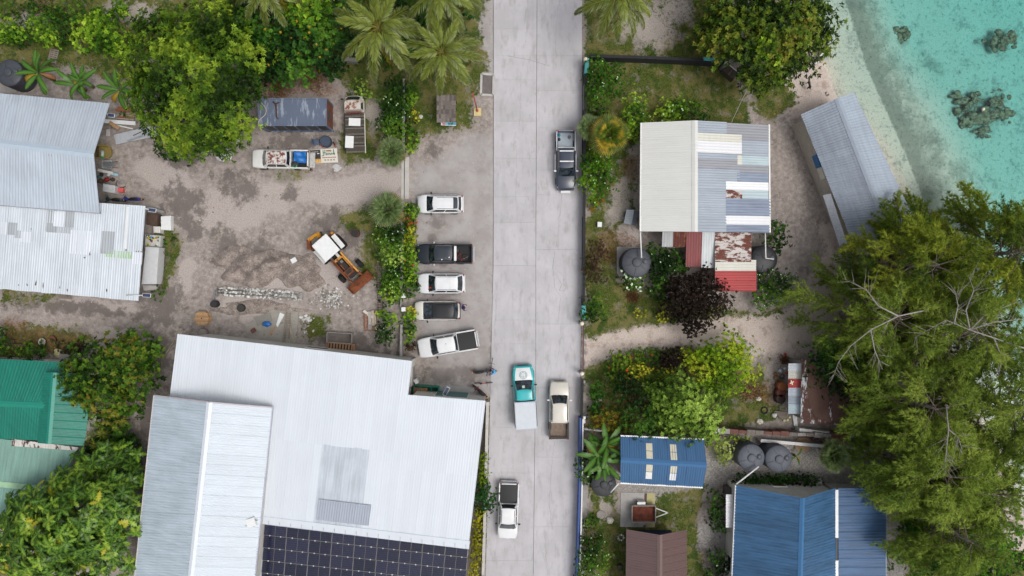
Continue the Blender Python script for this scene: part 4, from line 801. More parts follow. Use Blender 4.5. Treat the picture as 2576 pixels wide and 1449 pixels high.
# ---- shrubs, north west
bush('light lime shrub at the far left edge above the water tank', [(20, 70, 1.6, 1.0), (38, 90, 1.5, .9), (8, 85, 1.4, .8)], G_LIME, L=.2, W=.12)
bush('ragged lime shrub second from the left edge above the banana plants', [(90, 72, 1.4, .8), (112, 90, 1.3, .8), (138, 100, 1.3, .7), (85, 60, 1.6, .5)], G_LIME, L=.2, W=.12)
bush('dark weedy shrub between the lime shrubs at the top left', [(60, 95, .9, 1.0), (150, 70, 1.0, 1.4), (120, 50, .9, 1.2), (170, 60, .8, 1.0)], G_BUSH, L=.2, W=.12, dens=9)
bush('broad lime shrub against the big yellow-green tree', [(225, 80, 2, 1.4), (270, 70, 2.2, 1.5), (290, 105, 2, 1.4), (215, 105, 1.7, 1.0), (250, 50, 1.6, 1.0), (310, 130, 1.6, 1)], G_LIME, L=.24, W=.13, m=8, dens=9)
bush('small bright shrub alone near the top edge left of the big tree', [(305, 20, 1.4, .7), (300, 32, 1.2, .5)], G_LIME, L=.22, W=.13)
bush('low green weeds along the top edge above the lime shrubs', [(20, 20, .4, 1.2, .4), (100, 15, .5, 1.5, .5), (170, 25, .4, 1.4, .4), (60, 40, .4, 1.2, .4), (200, 20, .4, 1.2, .3)], G_BUSH, L=.2, W=.1, dens=6)
bush('dark leafy thicket between the huge tree and the blossoming tree', [(620, 90, 2, 1.6), (640, 150, 2, 1.5), (660, 190, 1.6, 1.0), (600, 50, 1.8, 1.5), (580, 20, 1.2, 1.3)], G_DARK, L=.22, W=.13, dens=8)
bush('small green bush at the corner of the hibiscus grove', [(826, 168, 1, .8), (838, 175, .9, .6)], G_BUSH)
bush('weedy shrub beside the flatbed truck cab', [(903, 215, .8, .7), (915, 232, .8, .7), (925, 240, .7, .5), (898, 222, .6, .5)], G_PALE, dens=8)
# ---- hedge along the yard wall, west side
WF = (214, 220, 206)
bush('tall dark hedge with white blossoms beside the flatbed truck', [(980, 265, 1.7, 1.0), (1000, 290, 1.7, 1.1), (975, 315, 1.7, 1.0), (1005, 330, 1.6, .9), (985, 290, 2.0, .9), (1010, 262, 1.5, .8)], G_BUSH, flowers=(WF, 26, .07))
bush('dense dark undergrowth beneath the two coconut palms', [(905, 60, 1.2, 1.8), (960, 20, 1.2, 2.0), (1000, 60, 1.2, 1.9), (1040, 30, 1.2, 1.9), (1090, 60, 1.0, 1.6), (1140, 40, .9, 1.5), (1050, 100, 1.0, 1.5), (990, 120, .9, 1.4), (930, 130, .8, 1.3), (1080, 130, .9, 1.4)], G_HIB, L=.24, W=.16, dens=7)
bush('dark bush under the coconut palm at the yard wall', [(1000, 225, 1.5, .9), (990, 210, 1.3, .7), (1012, 240, 1.3, .6)], G_DARK)
for i, (x, y, r, lab) in enumerate([(1033, 212, .6, 'leafy bush by the yard wall nearest the palm trunks'), (1036, 242, .65, 'round bush east of the yard wall just above the yellow shrub'), (1036, 322, .5, 'small bush below the yellow shrub by the gravel bed'), (1034, 356, .75, 'bright round bush at the gate end of the yard wall')]):
    bush(lab, [(x, y, .8, r), (x + 4, y + 12, .7, r * .7)], G_LIME if i % 2 else G_BUSH, group='bushes by the yard wall')
bush('golden yellow shrub beside the gravel bed', [(1042, 287, .6, .5), (1045, 296, .5, .4)], G_YEL, L=.13, W=.08)
bush('dark brown reddish shrub between the hedge and the yellow shrub', [(1030, 275, .5, .45)], G_RED)
for i, (sp, pal, fl, lab) in enumerate([
    ([(965, 585, 1.4, .9), (990, 590, 1.5, 1.0), (985, 612, 1.4, .9), (960, 607, 1.3, .7), (1003, 575, 1.2, .7)], G_BUSH, (WF, 26, .07), 'white flowering hedge just below the second fan palm'),
    ([(965, 640, 1.2, .8), (990, 645, 1.3, .9), (1000, 630, 1.1, .7), (975, 655, 1.1, .6)], G_PALE, (WF, 10, .06), 'pale hedge section beside the black pickup'),
    ([(985, 685, 1.3, .8), (1000, 700, 1.3, .8), (978, 708, 1.2, .7), (1000, 675, 1.1, .6)], G_BUSH, (WF, 12, .06), 'hedge section opposite the white car with roof rails'),
    ([(975, 730, 1.2, .8), (990, 742, 1.1, .7), (965, 722, 1.0, .6)], G_LIME, (WF, 8, .06), 'lime hedge section above the white gate posts'),
    ([(972, 795, 1.0, .7), (982, 805, .9, .6), (962, 790, .8, .4)], G_LIME, None, 'small lime bush beside the stacked timber'),
    ([(965, 830, 1.1, .8), (975, 850, 1.1, .7), (960, 845, 1.0, .6)], G_DARK, (WF, 8, .06), 'dark flowering bush above the warehouse corner'),
    ([(1036, 528, .9, .65), (1042, 535, .8, .5)], G_LIME, None, 'bright bush at the nose of the white station wagon'),
    ([(1035, 553, .8, .6), (1030, 560, .7, .5)], G_CRO, ((200, 60, 50), 6, .12), 'reddish shrub with red blooms below the second fan palm'),
    ([(1032, 578, .8, .55), (1036, 590, .7, .5)], G_YEL, None, 'yellow shrub upper of the pair by the wall above the black pickup'),
    ([(1030, 603, .8, .55), (1036, 610, .6, .4)], G_YEL, None, 'yellow shrub nearest the black pickup hood'),
    ([(1030, 632, 1.0, .7), (1034, 645, .9, .6)], G_LIME, None, 'bright round bush at the front bumper of the black pickup'),
    ([(1030, 668, 1.0, .75), (1040, 675, .8, .5)], G_LIME, ((206, 50, 56), 4, .12), 'bright bush between the black pickup and white car with rails'),
    ([(1028, 695, .9, .7), (1036, 700, .8, .5)], G_LIME, None, 'bright bush touching the white car with roof rails'),
    ([(1030, 725, 1.0, .8), (1038, 712, .8, .5)], G_BUSH, None, 'green bush just above the white gate posts by the cars'),
    ([(1022, 795, .9, .65), (1030, 805, .8, .5)], G_LIME, None, 'lime bush in front of the black-roofed car'),
    ([(1036, 785, .9, .5), (1038, 798, .7, .4)], G_YEL, None, 'yellow bush touching the nose of the black-roofed car'),
    ([(1025, 848, .8, .6), (1034, 842, .7, .4)], G_LIME, None, 'lime bush by the wall beside the tilted white pickup'),
    ([(1030, 878, .7, .45), (1034, 870, .6, .4)], G_RED, None, 'dark red leafy bush at the warehouse corner by the tilted pickup'),
    ([(1030, 822, .8, .6), (1036, 830, .6, .4)], G_DARK, None, 'dark bush between the black-roofed car and the tilted pickup')]):
    bush(lab, sp, pal, flowers=fl)
bush('low continuous green hedge base west of the dark yard wall', [(978 + 8 * (i % 3), 575 + i * 15, .6, .75, .6) for i in range(13)], G_BUSH, dens=10)
bush('low continuous green hedge base between the wall and the parked cars', [(1029 + 3 * (i % 2), 522 + i * 15, .5, .5, .5) for i in range(15)], G_BUSH, dens=11)
bush('green hedge base under the flatbed truck side hedge', [(985 + 12 * (i % 3), 250 + i * 13, .7, .9, .6) for i in range(8)], G_DARK, dens=9)
# ---- roadside strip by the warehouse
bush('clipped yellow-green hedge beside the warehouse wall', [(1216, 1145 + i * 13, 1.1, .45, .8) for i in range(6)], PAL((70, 90, 20), (110, 124, 28), (140, 148, 36)), L=.12, W=.07)
bush('bright yellow hedge strip along the bottom of the warehouse wall', [(1207 - i * 1.2, 1290 + i * 13, 1.1, .5, .8) for i in range(15)], PAL((110, 104, 24), (150, 136, 30), (184, 164, 40)), L=.12, W=.07)
bush('round dark green bush leaning over the road edge by the white pickup', [(1222, 1245, 1.8, 1.0), (1210, 1265, 1.6, .8), (1235, 1270, 1.3, .6), (1225, 1282, 1.1, .5), (1212, 1230, 1.3, .6)], PAL((24, 52, 26), (36, 72, 34), (56, 92, 44)), trunk=.08)
# ---- gardens east of the road
bush('large flowering bush in the wall corner by the road', [(1505, 172, 1.8, 1.0), (1545, 185, 1.5, .9), (1522, 212, 1.7, 1.1), (1500, 240, 1.5, .9), (1545, 225, 1.2, .7), (1490, 200, 1.3, .8)], PAL((30, 58, 14), (46, 82, 20), (66, 104, 28), (90, 124, 36)), flowers=(WF, 18, .07))
bush('tall flowering bush touching the cream roof corner', [(1600, 262, 1.5, 1.0), (1595, 290, 1.6, 1.1), (1610, 310, 1.5, 1.0), (1590, 325, 1.2, .7), (1605, 345, 1.0, .5)], G_LIME, flowers=(WF, 16, .07))
bush('rounded bush with yellow-green leaves above the roof ridge', [(1685, 275, 1.4, 1.0), (1710, 270, 1.3, .9), (1672, 285, 1.1, .7)], G_LIME, flowers=(WF, 10, .10))
bush('green bush at the house eave right of the rounded bush', [(1740, 285, 1.3, .9), (1762, 290, 1.1, .7), (1755, 265, .8, .5)], G_BUSH)
bush('small dark bush hidden behind the yellowish fan palm', [(1490, 280, .9, .6), (1508, 278, .9, .6)], G_DARK)
bush('large blossoming bush beside the road wall below the fan palm', [(1485, 410, 1.7, 1.0), (1520, 405, 1.6, 1.0), (1500, 440, 1.8, 1.2), (1478, 460, 1.5, .9), (1525, 455, 1.4, .9), (1490, 490, 1.2, .8), (1505, 385, 1.3, .8)], PAL((40, 70, 14), (62, 96, 20), (88, 120, 28), (120, 140, 40)), flowers=(WF, 26, .07))
bush('orange-red flowering weeds below the roadside blossoming bush', [(1492, 512, .5, .5, .4), (1505, 508, .4, .4, .3)], PAL((66, 84, 24), (110, 110, 30), (180, 90, 40)))
bush('maroon shrub by the road wall left of the water tank', [(1500, 630, 1.2, .9), (1515, 645, 1.0, .8), (1490, 660, 1.1, .8), (1495, 690, 1.1, .9), (1515, 695, .9, .6), (1480, 680, 1.0, .6)], G_RED, L=.16, W=.05, dens=14)
bush('dark green bush between the water tank and the lean-to', [(1650, 640, 1.4, .9), (1660, 665, 1.6, 1.1), (1690, 665, 1.5, 1.0), (1665, 700, 1.5, 1.1), (1690, 640, 1.2, .7), (1655, 725, 1.3, .9), (1715, 670, 1.0, .6), (1665, 745, 1.0, .6)], G_DARK, L=.2, W=.12, flowers=(WF, 18, .07))
bush('bush covered in white flower heads in front of the water tank', [(1575, 695, 1.3, .7), (1595, 690, 1.3, .7), (1585, 712, 1.2, .7), (1605, 712, 1.1, .6)], G_BUSH, flowers=((232, 232, 232), 26, .15))
bush('green bush beside the road wall above the gate', [(1490, 770, 1.3, .9), (1502, 785, 1.2, .8), (1480, 795, 1.1, .7), (1500, 755, 1.0, .6)], G_BUSH, bark=BARK_G)
bush('left one of the two small yellow shrubs on the lawn by the lane', [(1604, 788, .6, .4), (1616, 790, .6, .4)], G_YEL, L=.13); bush('yellow shrub at the foot of the burgundy tree', [(1665, 785, .7, .45), (1672, 800, .6, .4), (1662, 800, .5, .35)], G_YEL, L=.13)
bush('dark bush behind the patchwork house at the dark tank', [(1945, 585, 1.5, .9), (1960, 605, 1.5, .9), (1945, 625, 1.4, .8), (1960, 570, 1.2, .6)], G_DARK)
bush('white starred bush right of the red roof', [(1930, 700, 1.5, 1.0), (1955, 715, 1.5, 1.0), (1920, 735, 1.5, 1.0), (1950, 745, 1.4, .9), (1915, 760, 1.1, .7), (1980, 710, 1.3, .8)], G_BUSH, flowers=(WF, 50, .07))
bush('hibiscus bush with red blooms at the lane bend', [(1540, 925, 1.3, .9), (1560, 905, 1.4, .9), (1575, 930, 1.3, .8), (1550, 945, 1.1, .7), (1595, 900, 1.2, .7), (1640, 895, 1.2, .9), (1610, 885, 1.0, .5)], PAL((40, 66, 18), (66, 92, 26), (96, 114, 34), (120, 128, 44)), flowers=((206, 62, 40), 6, .13))
bush('black-burgundy bush beside the golden tree', [(1690, 900, 1.6, 1.0), (1705, 915, 1.5, .8), (1675, 915, 1.3, .7)], G_BUR, dens=20)
bush('leftmost bright yellow bush behind the hibiscus', [(1598, 935, 1.6, .75), (1605, 920, 1.5, .5)], G_YEL, L=.13, W=.08, dens=20); bush('middle bright yellow bush of the garden clump', [(1630, 938, 1.5, .7)], G_YEL, L=.13, W=.08, dens=20); bush('right yellow bush under the golden tree', [(1680, 940, 1.5, .7), (1668, 948, 1.3, .5)], G_YEL, L=.13, W=.08, dens=20)
bush('clipped round shrub upper of the pair by the road wall', [(1499, 978, .9, .85), (1505, 990, .8, .6)], PAL((34, 62, 20), (50, 86, 28), (72, 110, 36))); bush('clipped round shrub lower of the pair by the road wall', [(1504, 1030, .9, .8), (1492, 1038, .7, .5)], PAL((30, 58, 20), (44, 76, 26), (64, 100, 34)))
bush('orange and yellow croton bush above the banana clump', [(1510, 1060, 1.3, .9), (1540, 1050, 1.5, 1.0), (1560, 1075, 1.4, .9), (1590, 1070, 1.2, .8), (1530, 1080, 1.2, .7), (1490, 1065, 1.0, .5)], G_CRO, L=.26, W=.08, dens=9)
bush('yellow-green creeper over the fence by the blue shed', [(1770, 1085, 1.4, .9), (1800, 1095, 1.4, .8), (1790, 1115, 1.2, .6), (1840, 1100, 1.0, .6), (1875, 1100, 1.0, .5)], PAL((80, 100, 30), (120, 134, 40), (150, 158, 56)), dens=11)
bush('cream variegated bush between the blue shed and the tanks', [(1822, 1135, 1.2, .85), (1812, 1148, 1.0, .6), (1830, 1150, 1.0, .6), (1825, 1118, 1.1, .5)], PAL((104, 110, 52), (150, 152, 84), (184, 182, 116), (196, 192, 136)), L=.16, W=.08)
bush('low dark hedge in front of the blue house gable', [(1862 + i * 17, 1208 + (i % 2) * 6, .9, .62, .6) for i in range(12)], PAL((22, 44, 16), (34, 62, 22), (50, 82, 28)))
bush('bush left of the blue house by the white awning', [(1800, 1250, 1.2, .7), (1812, 1280, 1.3, .8), (1800, 1310, 1.3, .8), (1815, 1325, 1.1, .6), (1795, 1285, 1.1, .6)], G_DARK); bush('bottom bush between the brown house and the blue house', [(1805, 1400, 1.2, .8), (1812, 1425, 1.2, .8), (1800, 1450, 1.1, .8), (1815, 1480, 1, .7)], G_DARK, flowers=(WF, 5, .1))
bush('large starred bush at the bottom of the road wall', [(1485, 1375, 1.5, 1.0), (1500, 1400, 1.6, 1.1), (1475, 1410, 1.5, .9), (1490, 1440, 1.5, 1.0), (1510, 1365, 1.2, .6), (1470, 1450, 1.4, .8)], G_BUSH, flowers=(WF, 26, .07))
bush('small round bush on the lawn by the white boulder', [(1485, 1312, .7, .6), (1495, 1305, .6, .4), (1475, 1318, .6, .4)], G_BUSH); bush('bush between the banana clump and the road wall', [(1470, 1160, 1.3, .7), (1465, 1185, 1.3, .7), (1480, 1200, 1.2, .7), (1475, 1140, 1.1, .6), (1490, 1212, .9, .4)], G_DARK, flowers=(WF, 8, .1))
bush('bush on the left edge beside the green roof', [(-5, 840, 1.2, .9), (10, 870, 1.3, .8), (5, 900, 1.3, .8), (-15, 880, 1.4, 1.0)], G_BUSH); bush('bush against the north eave of the green house', [(80, 880, 1.3, .8), (65, 888, 1.1, .7), (100, 886, 1.1, .6), (75, 905, 2.2, .4)], G_BUSH)
bush('small leafy weeds at the gravel pad by the blue house', [(2235, 1400, .5, .4), (2240, 1425, .5, .35), (2233, 1385, .4, .3)], G_DARK)
bush('patchy weeds beside the white tank bench of the shed', [(395, 745, .4, .6, .35), (405, 725, .3, .5, .3), (440, 600, .25, .5, .2), (412, 610, .25, .4, .2)], G_BUSH, dens=7)
# dry heaps of fronds
def heap(label, x, y, r, cols, n=160, L=.7, h=.3):
    SEED[0] += 1; rng = np.random.default_rng(SEED[0]); p = P(x, y); C = np.array([p.x, p.y, 0]) + rng.normal(0, .42, (n, 3)) * [r, r, 0]; C[:, 2] = rng.uniform(.03, h, n)
    V, F, c = rosettes(C, unit(rng.normal(0, 1, (n, 3)) + [0, 0, .6]), 3, L, .05, pick(C, PAL(*cols), rng), rng, (60, 95), .1); V[:, 2] = np.maximum(V[:, 2], .02)
    tag(link('dry_fronds', mesh_np('dry_fronds', V - np.array([p.x, p.y, 0]), F, LEAF, c), None, p), label, 'dead fronds')
heap('heap of dry brown fronds at the top edge above the big tree', 590, 8, 1.5, [(96, 72, 56), (130, 104, 84), (160, 140, 120)], 200); heap('dry grey-brown fronds at the top left corner', 120, 22, .8, [(110, 84, 70), (150, 126, 108)]); heap('dry brown heap beside the lane on the garden lawn', 1591, 748, .6, [(96, 60, 44), (120, 84, 64)], 120, .4); heap('pinkish heap of dead leaves beside the golden tree', 1890, 990, .9, [(140, 96, 84), (160, 120, 104)], 160, .4)
heap('dry leaf pile in front of the hut near the lane end', 1972, 905, .5, [(120, 70, 60), (90, 60, 50)], 80, .4); heap('leaf and husk litter by the wall north of the container', 700, 222, 1.2, [(110, 70, 48), (140, 96, 66), (90, 60, 44)], 200, .4, .15); heap('scattered dead leaves between the wall and the container', 790, 205, 1.2, [(110, 70, 48), (150, 110, 80), (90, 60, 44)], 200, .4, .15)
# ---- coconut palms
def frond_mesh(nm, L, droop, lo, hi, tipc, rng, nl=46, ll=.85):
    ts = np.linspace(.02, 1, 15); ang = np.cumsum(np.concatenate([[0], np.full(14, -droop / 14)])); ang = ang * np.linspace(.6, 1.5, 15)
    pts = [np.zeros(3)]
    for i in range(14): pts.append(pts[-1] + L / 14 * np.array([math.cos(ang[i]), 0, math.sin(ang[i])]))
    pts = np.array(pts); mb = MB(); mb.tube([tuple(p) for p in pts], list(np.linspace(.045, .012, 15)), 5)
    Vr = np.array(mb.v); nr = len(Vr); rc = np.tile(np.array(lin((126, 122, 52))), (nr, 1))
    V, F, c = [], [], []; b = 0
    for s in (-1, 1):
        for i in range(nl):
            t = .14 + .85 * i / nl + rng.uniform(-.006, .006); x = t * 14; j = min(int(x), 13); p = pts[j] + (pts[j + 1] - pts[j]) * (x - j); fw = unit(pts[j + 1] - pts[j])
            l = ll * (math.sin(math.pi * (.16 + .80 * t)) ** .7) * rng.uniform(.85, 1.1); a = R(58 - 30 * t + rng.uniform(-7, 7))
            d = unit(fw * math.cos(a) + np.array([0, s, 0]) * math.sin(a) + np.array([0, 0, -.25 - .30 * rng.random()]))
            up = np.array([fw[2] * -1, 0, fw[0]]) + np.array([0, s * -.25, 0]); w_ = unit(np.cross(d, up)) * .040
            tip = p + d * l + np.array([0, 0, -.22 * l]); mid = p + d * l * .5
            V += [p, mid + w_, tip, mid - w_]; cc = np.array(lin(lo)) * (1 - .0) + (np.array(lin(hi)) - np.array(lin(lo))) * rng.random(); tc = cc + (np.array(lin(tipc)) - cc) * rng.uniform(.2, .9)
            c += [cc, cc, tc, cc]; F.append((b, b + 1, b + 2, b + 3)); b += 4
    V = np.array(V); F = np.array(F)
    quads = np.array([f for f in mb.f if len(f) == 4]); allV = np.concatenate([V, Vr]); allF = np.concatenate([F, quads + len(V)])
    return mesh_np(nm, allV, allF, LEAF_GLOSS, np.concatenate([np.array(c), rc]))
frng = np.random.default_rng(5)
FR_Y = [frond_mesh('frond', 3.6, .9 + .2 * i, (84, 104, 36), (134, 146, 58), (176, 180, 112), frng) for i in range(2)]
FR_M = [frond_mesh('frond', 4.3, 1.1 + .25 * i, (70, 92, 34), (122, 134, 56), (196, 196, 160), frng, 52) for i in range(3)]  # here and above, tip colour whitened to stand for the fronds' sheen
FR_O = [frond_mesh('frond', 4.2, 1.3 + .2 * i, (98, 108, 36), (150, 140, 48), (190, 140, 60), frng) for i in range(2)]
FR_D = [frond_mesh('frond', 3.0, 1.5, (120, 90, 66), (150, 124, 100), (150, 120, 96), frng, 26)]
def put(o_me, nm, par, loc, az, el, roll=0.0, sc=1.0):
    o = link(nm, o_me, par, loc); o.rotation_euler = (Matrix.Rotation(az, 3, 'Z') @ Matrix.Rotation(-el, 3, 'Y') @ Matrix.Rotation(roll, 3, 'X')).to_euler(); o.scale = (sc, sc, sc); return o
def coconut(label, x, y, z, base, seed, n=24, sc=1.0):
    rr = random.Random(seed); top = P(x, y, z); b0 = P(*base); t = thing('coconut_palm', label, 'palm', b0, 0, 'coconut palms')
    mb = MB(); m1 = b0.lerp(top, .5) + Vector((.25, -.2, .3)); mb.tube([b0 - Vector((0, 0, .1)), b0.lerp(m1, .5) + Vector((.1, 0, 0)), m1, m1.lerp(top, .6), top], [.24, .17, .14, .12, .13], 9); mb.build('trunk', BARK_P, t, True)
    for i in range(n):
        f = i / (n - 1); az = i * 2.39996 + rr.uniform(-.15, .15); el = R(lerp(68, -24, f ** .8) + rr.uniform(-8, 8)); s = sc * (lerp(.8, 1.0, min(1, f * 2)) if f < .85 else .95) * rr.uniform(.9, 1.05)
        me = FR_Y[i % 2] if f < .3 else (FR_M[i % 3] if f < .84 else FR_O[i % 2]); put(me, 'frond', t, top - b0 + Vector((math.cos(az), math.sin(az), 0)) * .1, az, el, rr.uniform(-.3, .3), s)
    for i in range(7):
        a = i * .9; mb = MB(); mb.sph(top + Vector((math.cos(a) * .28, math.sin(a) * .28, -.3 - .1 * (i % 2))), (.13, .13, .16), 8, 5); mb.build('coconut', mat((122, 120, 54), .6), t, True)
    return t
coconut('coconut palm left of the pair beside the road with broad crown', 952, 70, 8.6, (985, 150), 1, 26, 1.08); coconut('coconut palm nearest the road edge overhanging the drain cover', 1113, 130, 8.2, (1120, 185), 2, 26, .95); coconut('coconut palm at the top edge left of the road, half cut off', 1108, -22, 8.4, (1110, 30), 3, 24, .95)
coconut('coconut palm at the top edge above the dark blossoming tree', 668, -35, 7.4, (690, 5), 4, 22, .9); coconut('coconut palm at the top edge right of the road', 1556, -12, 8.4, (1530, 40), 5, 24, 1.0)
# ---- fan palms
def fan_mesh(nm, pet, rad, cols, rng, span=125, n=22):
    V, F, c = [], [], []; mb = MB(); mb.tube([(0, 0, 0), (pet * .5, 0, .03), (pet, 0, 0)], [.022, .016, .012], 4)
    lo, hi, tip = [np.array(lin(q)) for q in cols]; b = 0
    for i in range(n):
        a = R(lerp(-span, span, (i + .5) / n)); da = R(span / n) * 1.05; r = rad * (1 - .12 * abs(i / n * 2 - 1)) * rng.uniform(.94, 1.05)
        e = lambda q, rr_, z: np.array([pet + rr_ * math.cos(q), rr_ * math.sin(q), z]); sag = -.22 * r
        V += [e(a, .02, .0), e(a - da, r * .62, -.03 + sag * .3), e(a, r * .60, .035 + sag * .3), e(a + da, r * .62, -.03 + sag * .3), e(a, r, sag)]
        cc = lo + (hi - lo) * rng.random(); c += [cc * .9, cc, cc * 1.12, cc, tip * .4 + cc * .6]
        F += [(b, b + 1, b + 2, b), (b, b + 2, b + 3, b), (b + 1, b + 4, b + 2, b + 1), (b + 2, b + 4, b + 3, b + 2)]; b += 5
    F3 = np.array([f[:3] for f in F]); Vr = np.array(mb.v); q = [f for f in mb.f if len(f) == 4]; tri = np.array([(f[0], f[1], f[2]) for f in q] + [(f[0], f[2], f[3]) for f in q]) + len(V)
    return mesh_np(nm, np.concatenate([np.array(V), Vr]), np.concatenate([F3, tri]), LEAF_GLOSS, np.concatenate([np.array(c), np.tile(hi * 1.2, (len(Vr), 1))]))
FAN_G = [fan_mesh('fan_leaf', .62, .80, ((56, 80, 40), (112, 134, 76), (176, 180, 136)), frng) for _ in range(2)]; FAN_O = [fan_mesh('fan_leaf', .7, .75, ((90, 88, 40), (130, 118, 52), (150, 130, 80)), frng)]
FAN_B = [fan_mesh('fan_leaf', .75, .95, ((56, 82, 24), (104, 124, 38), (160, 150, 56)), frng, 105, 20) for _ in range(2)]; FAN_Y = [fan_mesh('fan_leaf', .75, .95, ((120, 116, 34), (170, 150, 48), (176, 130, 60)), frng, 105, 20)]
def fanpalm(label, x, y, z, seed, n=27, green=None, old=None, sc=1.0, fo=.82):
    green = green or FAN_G; old = old or FAN_O; rr = random.Random(seed); top = P(x, y, z); b0 = Vector((top.x, top.y, 0)); t = thing('fan_palm', label, 'palm', b0, 0, 'fan palms')
    mb = MB(); mb.tube([b0 - Vector((0, 0, .1)), b0 + Vector((0, 0, z * .5)), top], [.2, .17, .15], 9); mb.build('trunk', BARK_P, t, True)
    for i in range(n):
        f = i / (n - 1); put(old[0] if f > fo and (i * 7 + i // 3) % 5 < 2 else green[i % len(green)], 'fan_leaf', t, Vector((0, 0, z - .25 * f)), i * 2.39996 + rr.uniform(-.2, .2), R(lerp(78, 6, f ** .8) + rr.uniform(-7, 7)), rr.uniform(-.25, .25), sc * lerp(.62, 1.0, min(1, f * 1.8)) * rr.uniform(.92, 1.06))
    return t
fanpalm('fan palm beside the yard gate track, upper of the yard pair', 984, 383, 2.2, 1, sc=1.08); fanpalm('fan palm below the gate track with grey-green heart', 974, 528, 2.6, 2, 30, sc=1.25); fanpalm('fan palm by the round water tanks behind the blue shed', 2100, 1145, 2.8, 3, 28, sc=1.15); fanpalm('dark fan palm half hidden under the casuarina by the blue house', 2268, 1185, 2.2, 4, 24, sc=.9)
fanpalm('grey-green fan palm leaning over the road wall behind the yellowish one', 1487, 322, 3.0, 6, 26, sc=.95); fanpalm('yellow-green broad fan palm beside the dark blue pickup', 1532, 338, 3.8, 5, 34, FAN_B, FAN_Y, 1.12, .25)
# ---- bananas
def banana_leaf(nm, L, wd, droop, cols, rng):
    n = 14; ang = np.linspace(0, -droop, n); pts = [np.zeros(3)]
    for i in range(n): pts.append(pts[-1] + L / n * np.array([math.cos(ang[i]), 0, math.sin(ang[i])]))
    V, F, c = [], [], []; lo, hi = [np.array(lin(q)) for q in cols]
    for i, p in enumerate(pts):
        t = i / n; w_ = wd * .5 * (max(0, math.sin(math.pi * min(1, max(0, (t - .12) / .90)))) ** .55 if t > .12 else .04) * (1 + .10 * math.sin(i * 2.7)); w_ = max(w_, .02)
        V += [p + [0, -w_, .10 * w_ + .03 * math.sin(i * 1.9)], p + [0, -.02, 0], p + [0, .02, 0], p + [0, w_, .10 * w_ + .03 * math.cos(i * 2.3)]]; v = rng.uniform(.8, 1.15); c += [lo * v, hi * 1.25, hi * 1.25, (lo * .4 + hi * .6) * v]
    F = [(i * 4 + j, i * 4 + j + 1, i * 4 + j + 5, i * 4 + j + 4) for i in range(n) for j in range(3)]
    return mesh_np(nm, np.array(V), np.array(F), LEAF_GLOSS, np.array(c))
BAN = [banana_leaf('banana_leaf', 2.4, .52, .9 + .3 * i, ((36, 72, 20), (78, 116, 44)), frng) for i in range(3)]; BAN_Y = banana_leaf('banana_leaf', 2.1, .5, 1.5, ((150, 120, 40), (170, 140, 56)), frng); BAN_B = banana_leaf('banana_leaf', 1.6, .4, 1.7, ((128, 84, 56), (150, 108, 76)), frng)
def banana(label, stems, seed, n=8, sc=1.0):
    rr = random.Random(seed); b0 = P(*stems[0][:2]); t = thing('banana_plant', label, 'banana plant', b0, 0, 'banana plants')
    for (x, y, h) in stems:
        top = P(x, y, h); mb = MB(); mb.tube([(top.x, top.y, -.05), (top.x, top.y, h * .5), (top.x, top.y, h)], [.14, .11, .07], 8); mb.build('pseudostem', mat((110, 116, 60), .7, 0, .2), t, True); a0 = rr.uniform(0, 6)
        for i in range(n):
            f = i / (n - 1); me = BAN[i % 3] if f < .86 else (BAN_Y if i % 2 else BAN_B); put(me, 'banana_leaf', t, top - b0, a0 + i * 2.39996 + rr.uniform(-.3, .3), R(lerp(62, 8, f) + rr.uniform(-8, 8)), rr.uniform(-.4, .4), sc * rr.uniform(.8, 1.05))
banana('banana plant nearest the black tank at the upper left', [(98, 185, 2.2)], 1, 11); banana('middle banana plant above the workshop roof', [(205, 205, 1.9), (190, 215, 1.6)], 2, 8, .82); banana('banana plant right above the workshop roof corner', [(302, 228, 2.0)], 3, 10, .9)
banana('banana clump in the corner by the small blue shed', [(1502, 1145, 2.6), (1520, 1160, 2.3), (1525, 1120, 2.2)], 4, 12, .92); banana('tiny young banana plant beside the round tanks', [(2003, 1148, .6)], 6, 4, .45)
bush('dark leafy undergrowth between the pandanus and the breadfruit tree', [(290, 1080, 1.6, 1.3), (310, 1110, 1.6, 1.3), (270, 1120, 1.6, 1.2), (325, 1140, 1.5, 1.1), (240, 1130, 1.4, 1.1)], G_DARK, L=.28, W=.16, dens=7)
# ---- spiky pandanus heads
SEED[0] += 1; rng = np.random.default_rng(SEED[0]); rr = random.Random(3)
for i, (x, y, z) in enumerate([(195, 1075, 3.0), (222, 1050, 3.2), (245, 1068, 3.2), (270, 1045, 3), (300, 1040, 2.8), (325, 1030, 2.6), (258, 1092, 3), (230, 1095, 3), (212, 1110, 2.8), (285, 1070, 2.8), (310, 1062, 2.6), (275, 1115, 2.6), (240, 1120, 2.8), (200, 1095, 2.6)]):
    p = P(x, y, z); C = np.array([[p.x, p.y, p.z]]); cc = pick(np.repeat(C, 5, 0) + rng.normal(0, 1, (5, 3)), PAL((70, 84, 26), (100, 108, 38), (126, 118, 44)), rng)
    if i == 0:
        pt = thing('pandanus', 'cluster of spiky sword-leaved heads beside the green house', 'pandanus', (p.x, p.y, 0)); b0 = Vector((p.x, p.y, 0))
    V, F, c = rosettes(np.repeat(C, 2, 0), np.array([[0, 0, 1.], [.1, .1, 1]]), 17, .62, .055, cc[:2], rng, (35, 92), .25); h = link('leaf_head', mesh_np('leaf_head', V - np.array(b0), F, LEAF, c), pt)
    mb = MB(); mb.tube([b0 + (Vector((p.x, p.y, 0)) - b0) * .45 - Vector((0, 0, .05)), p.lerp(Vector((p.x, p.y, 0)), .4), p], [.09, .06, .05], 6); mb.build('stem', BARK, pt, True)
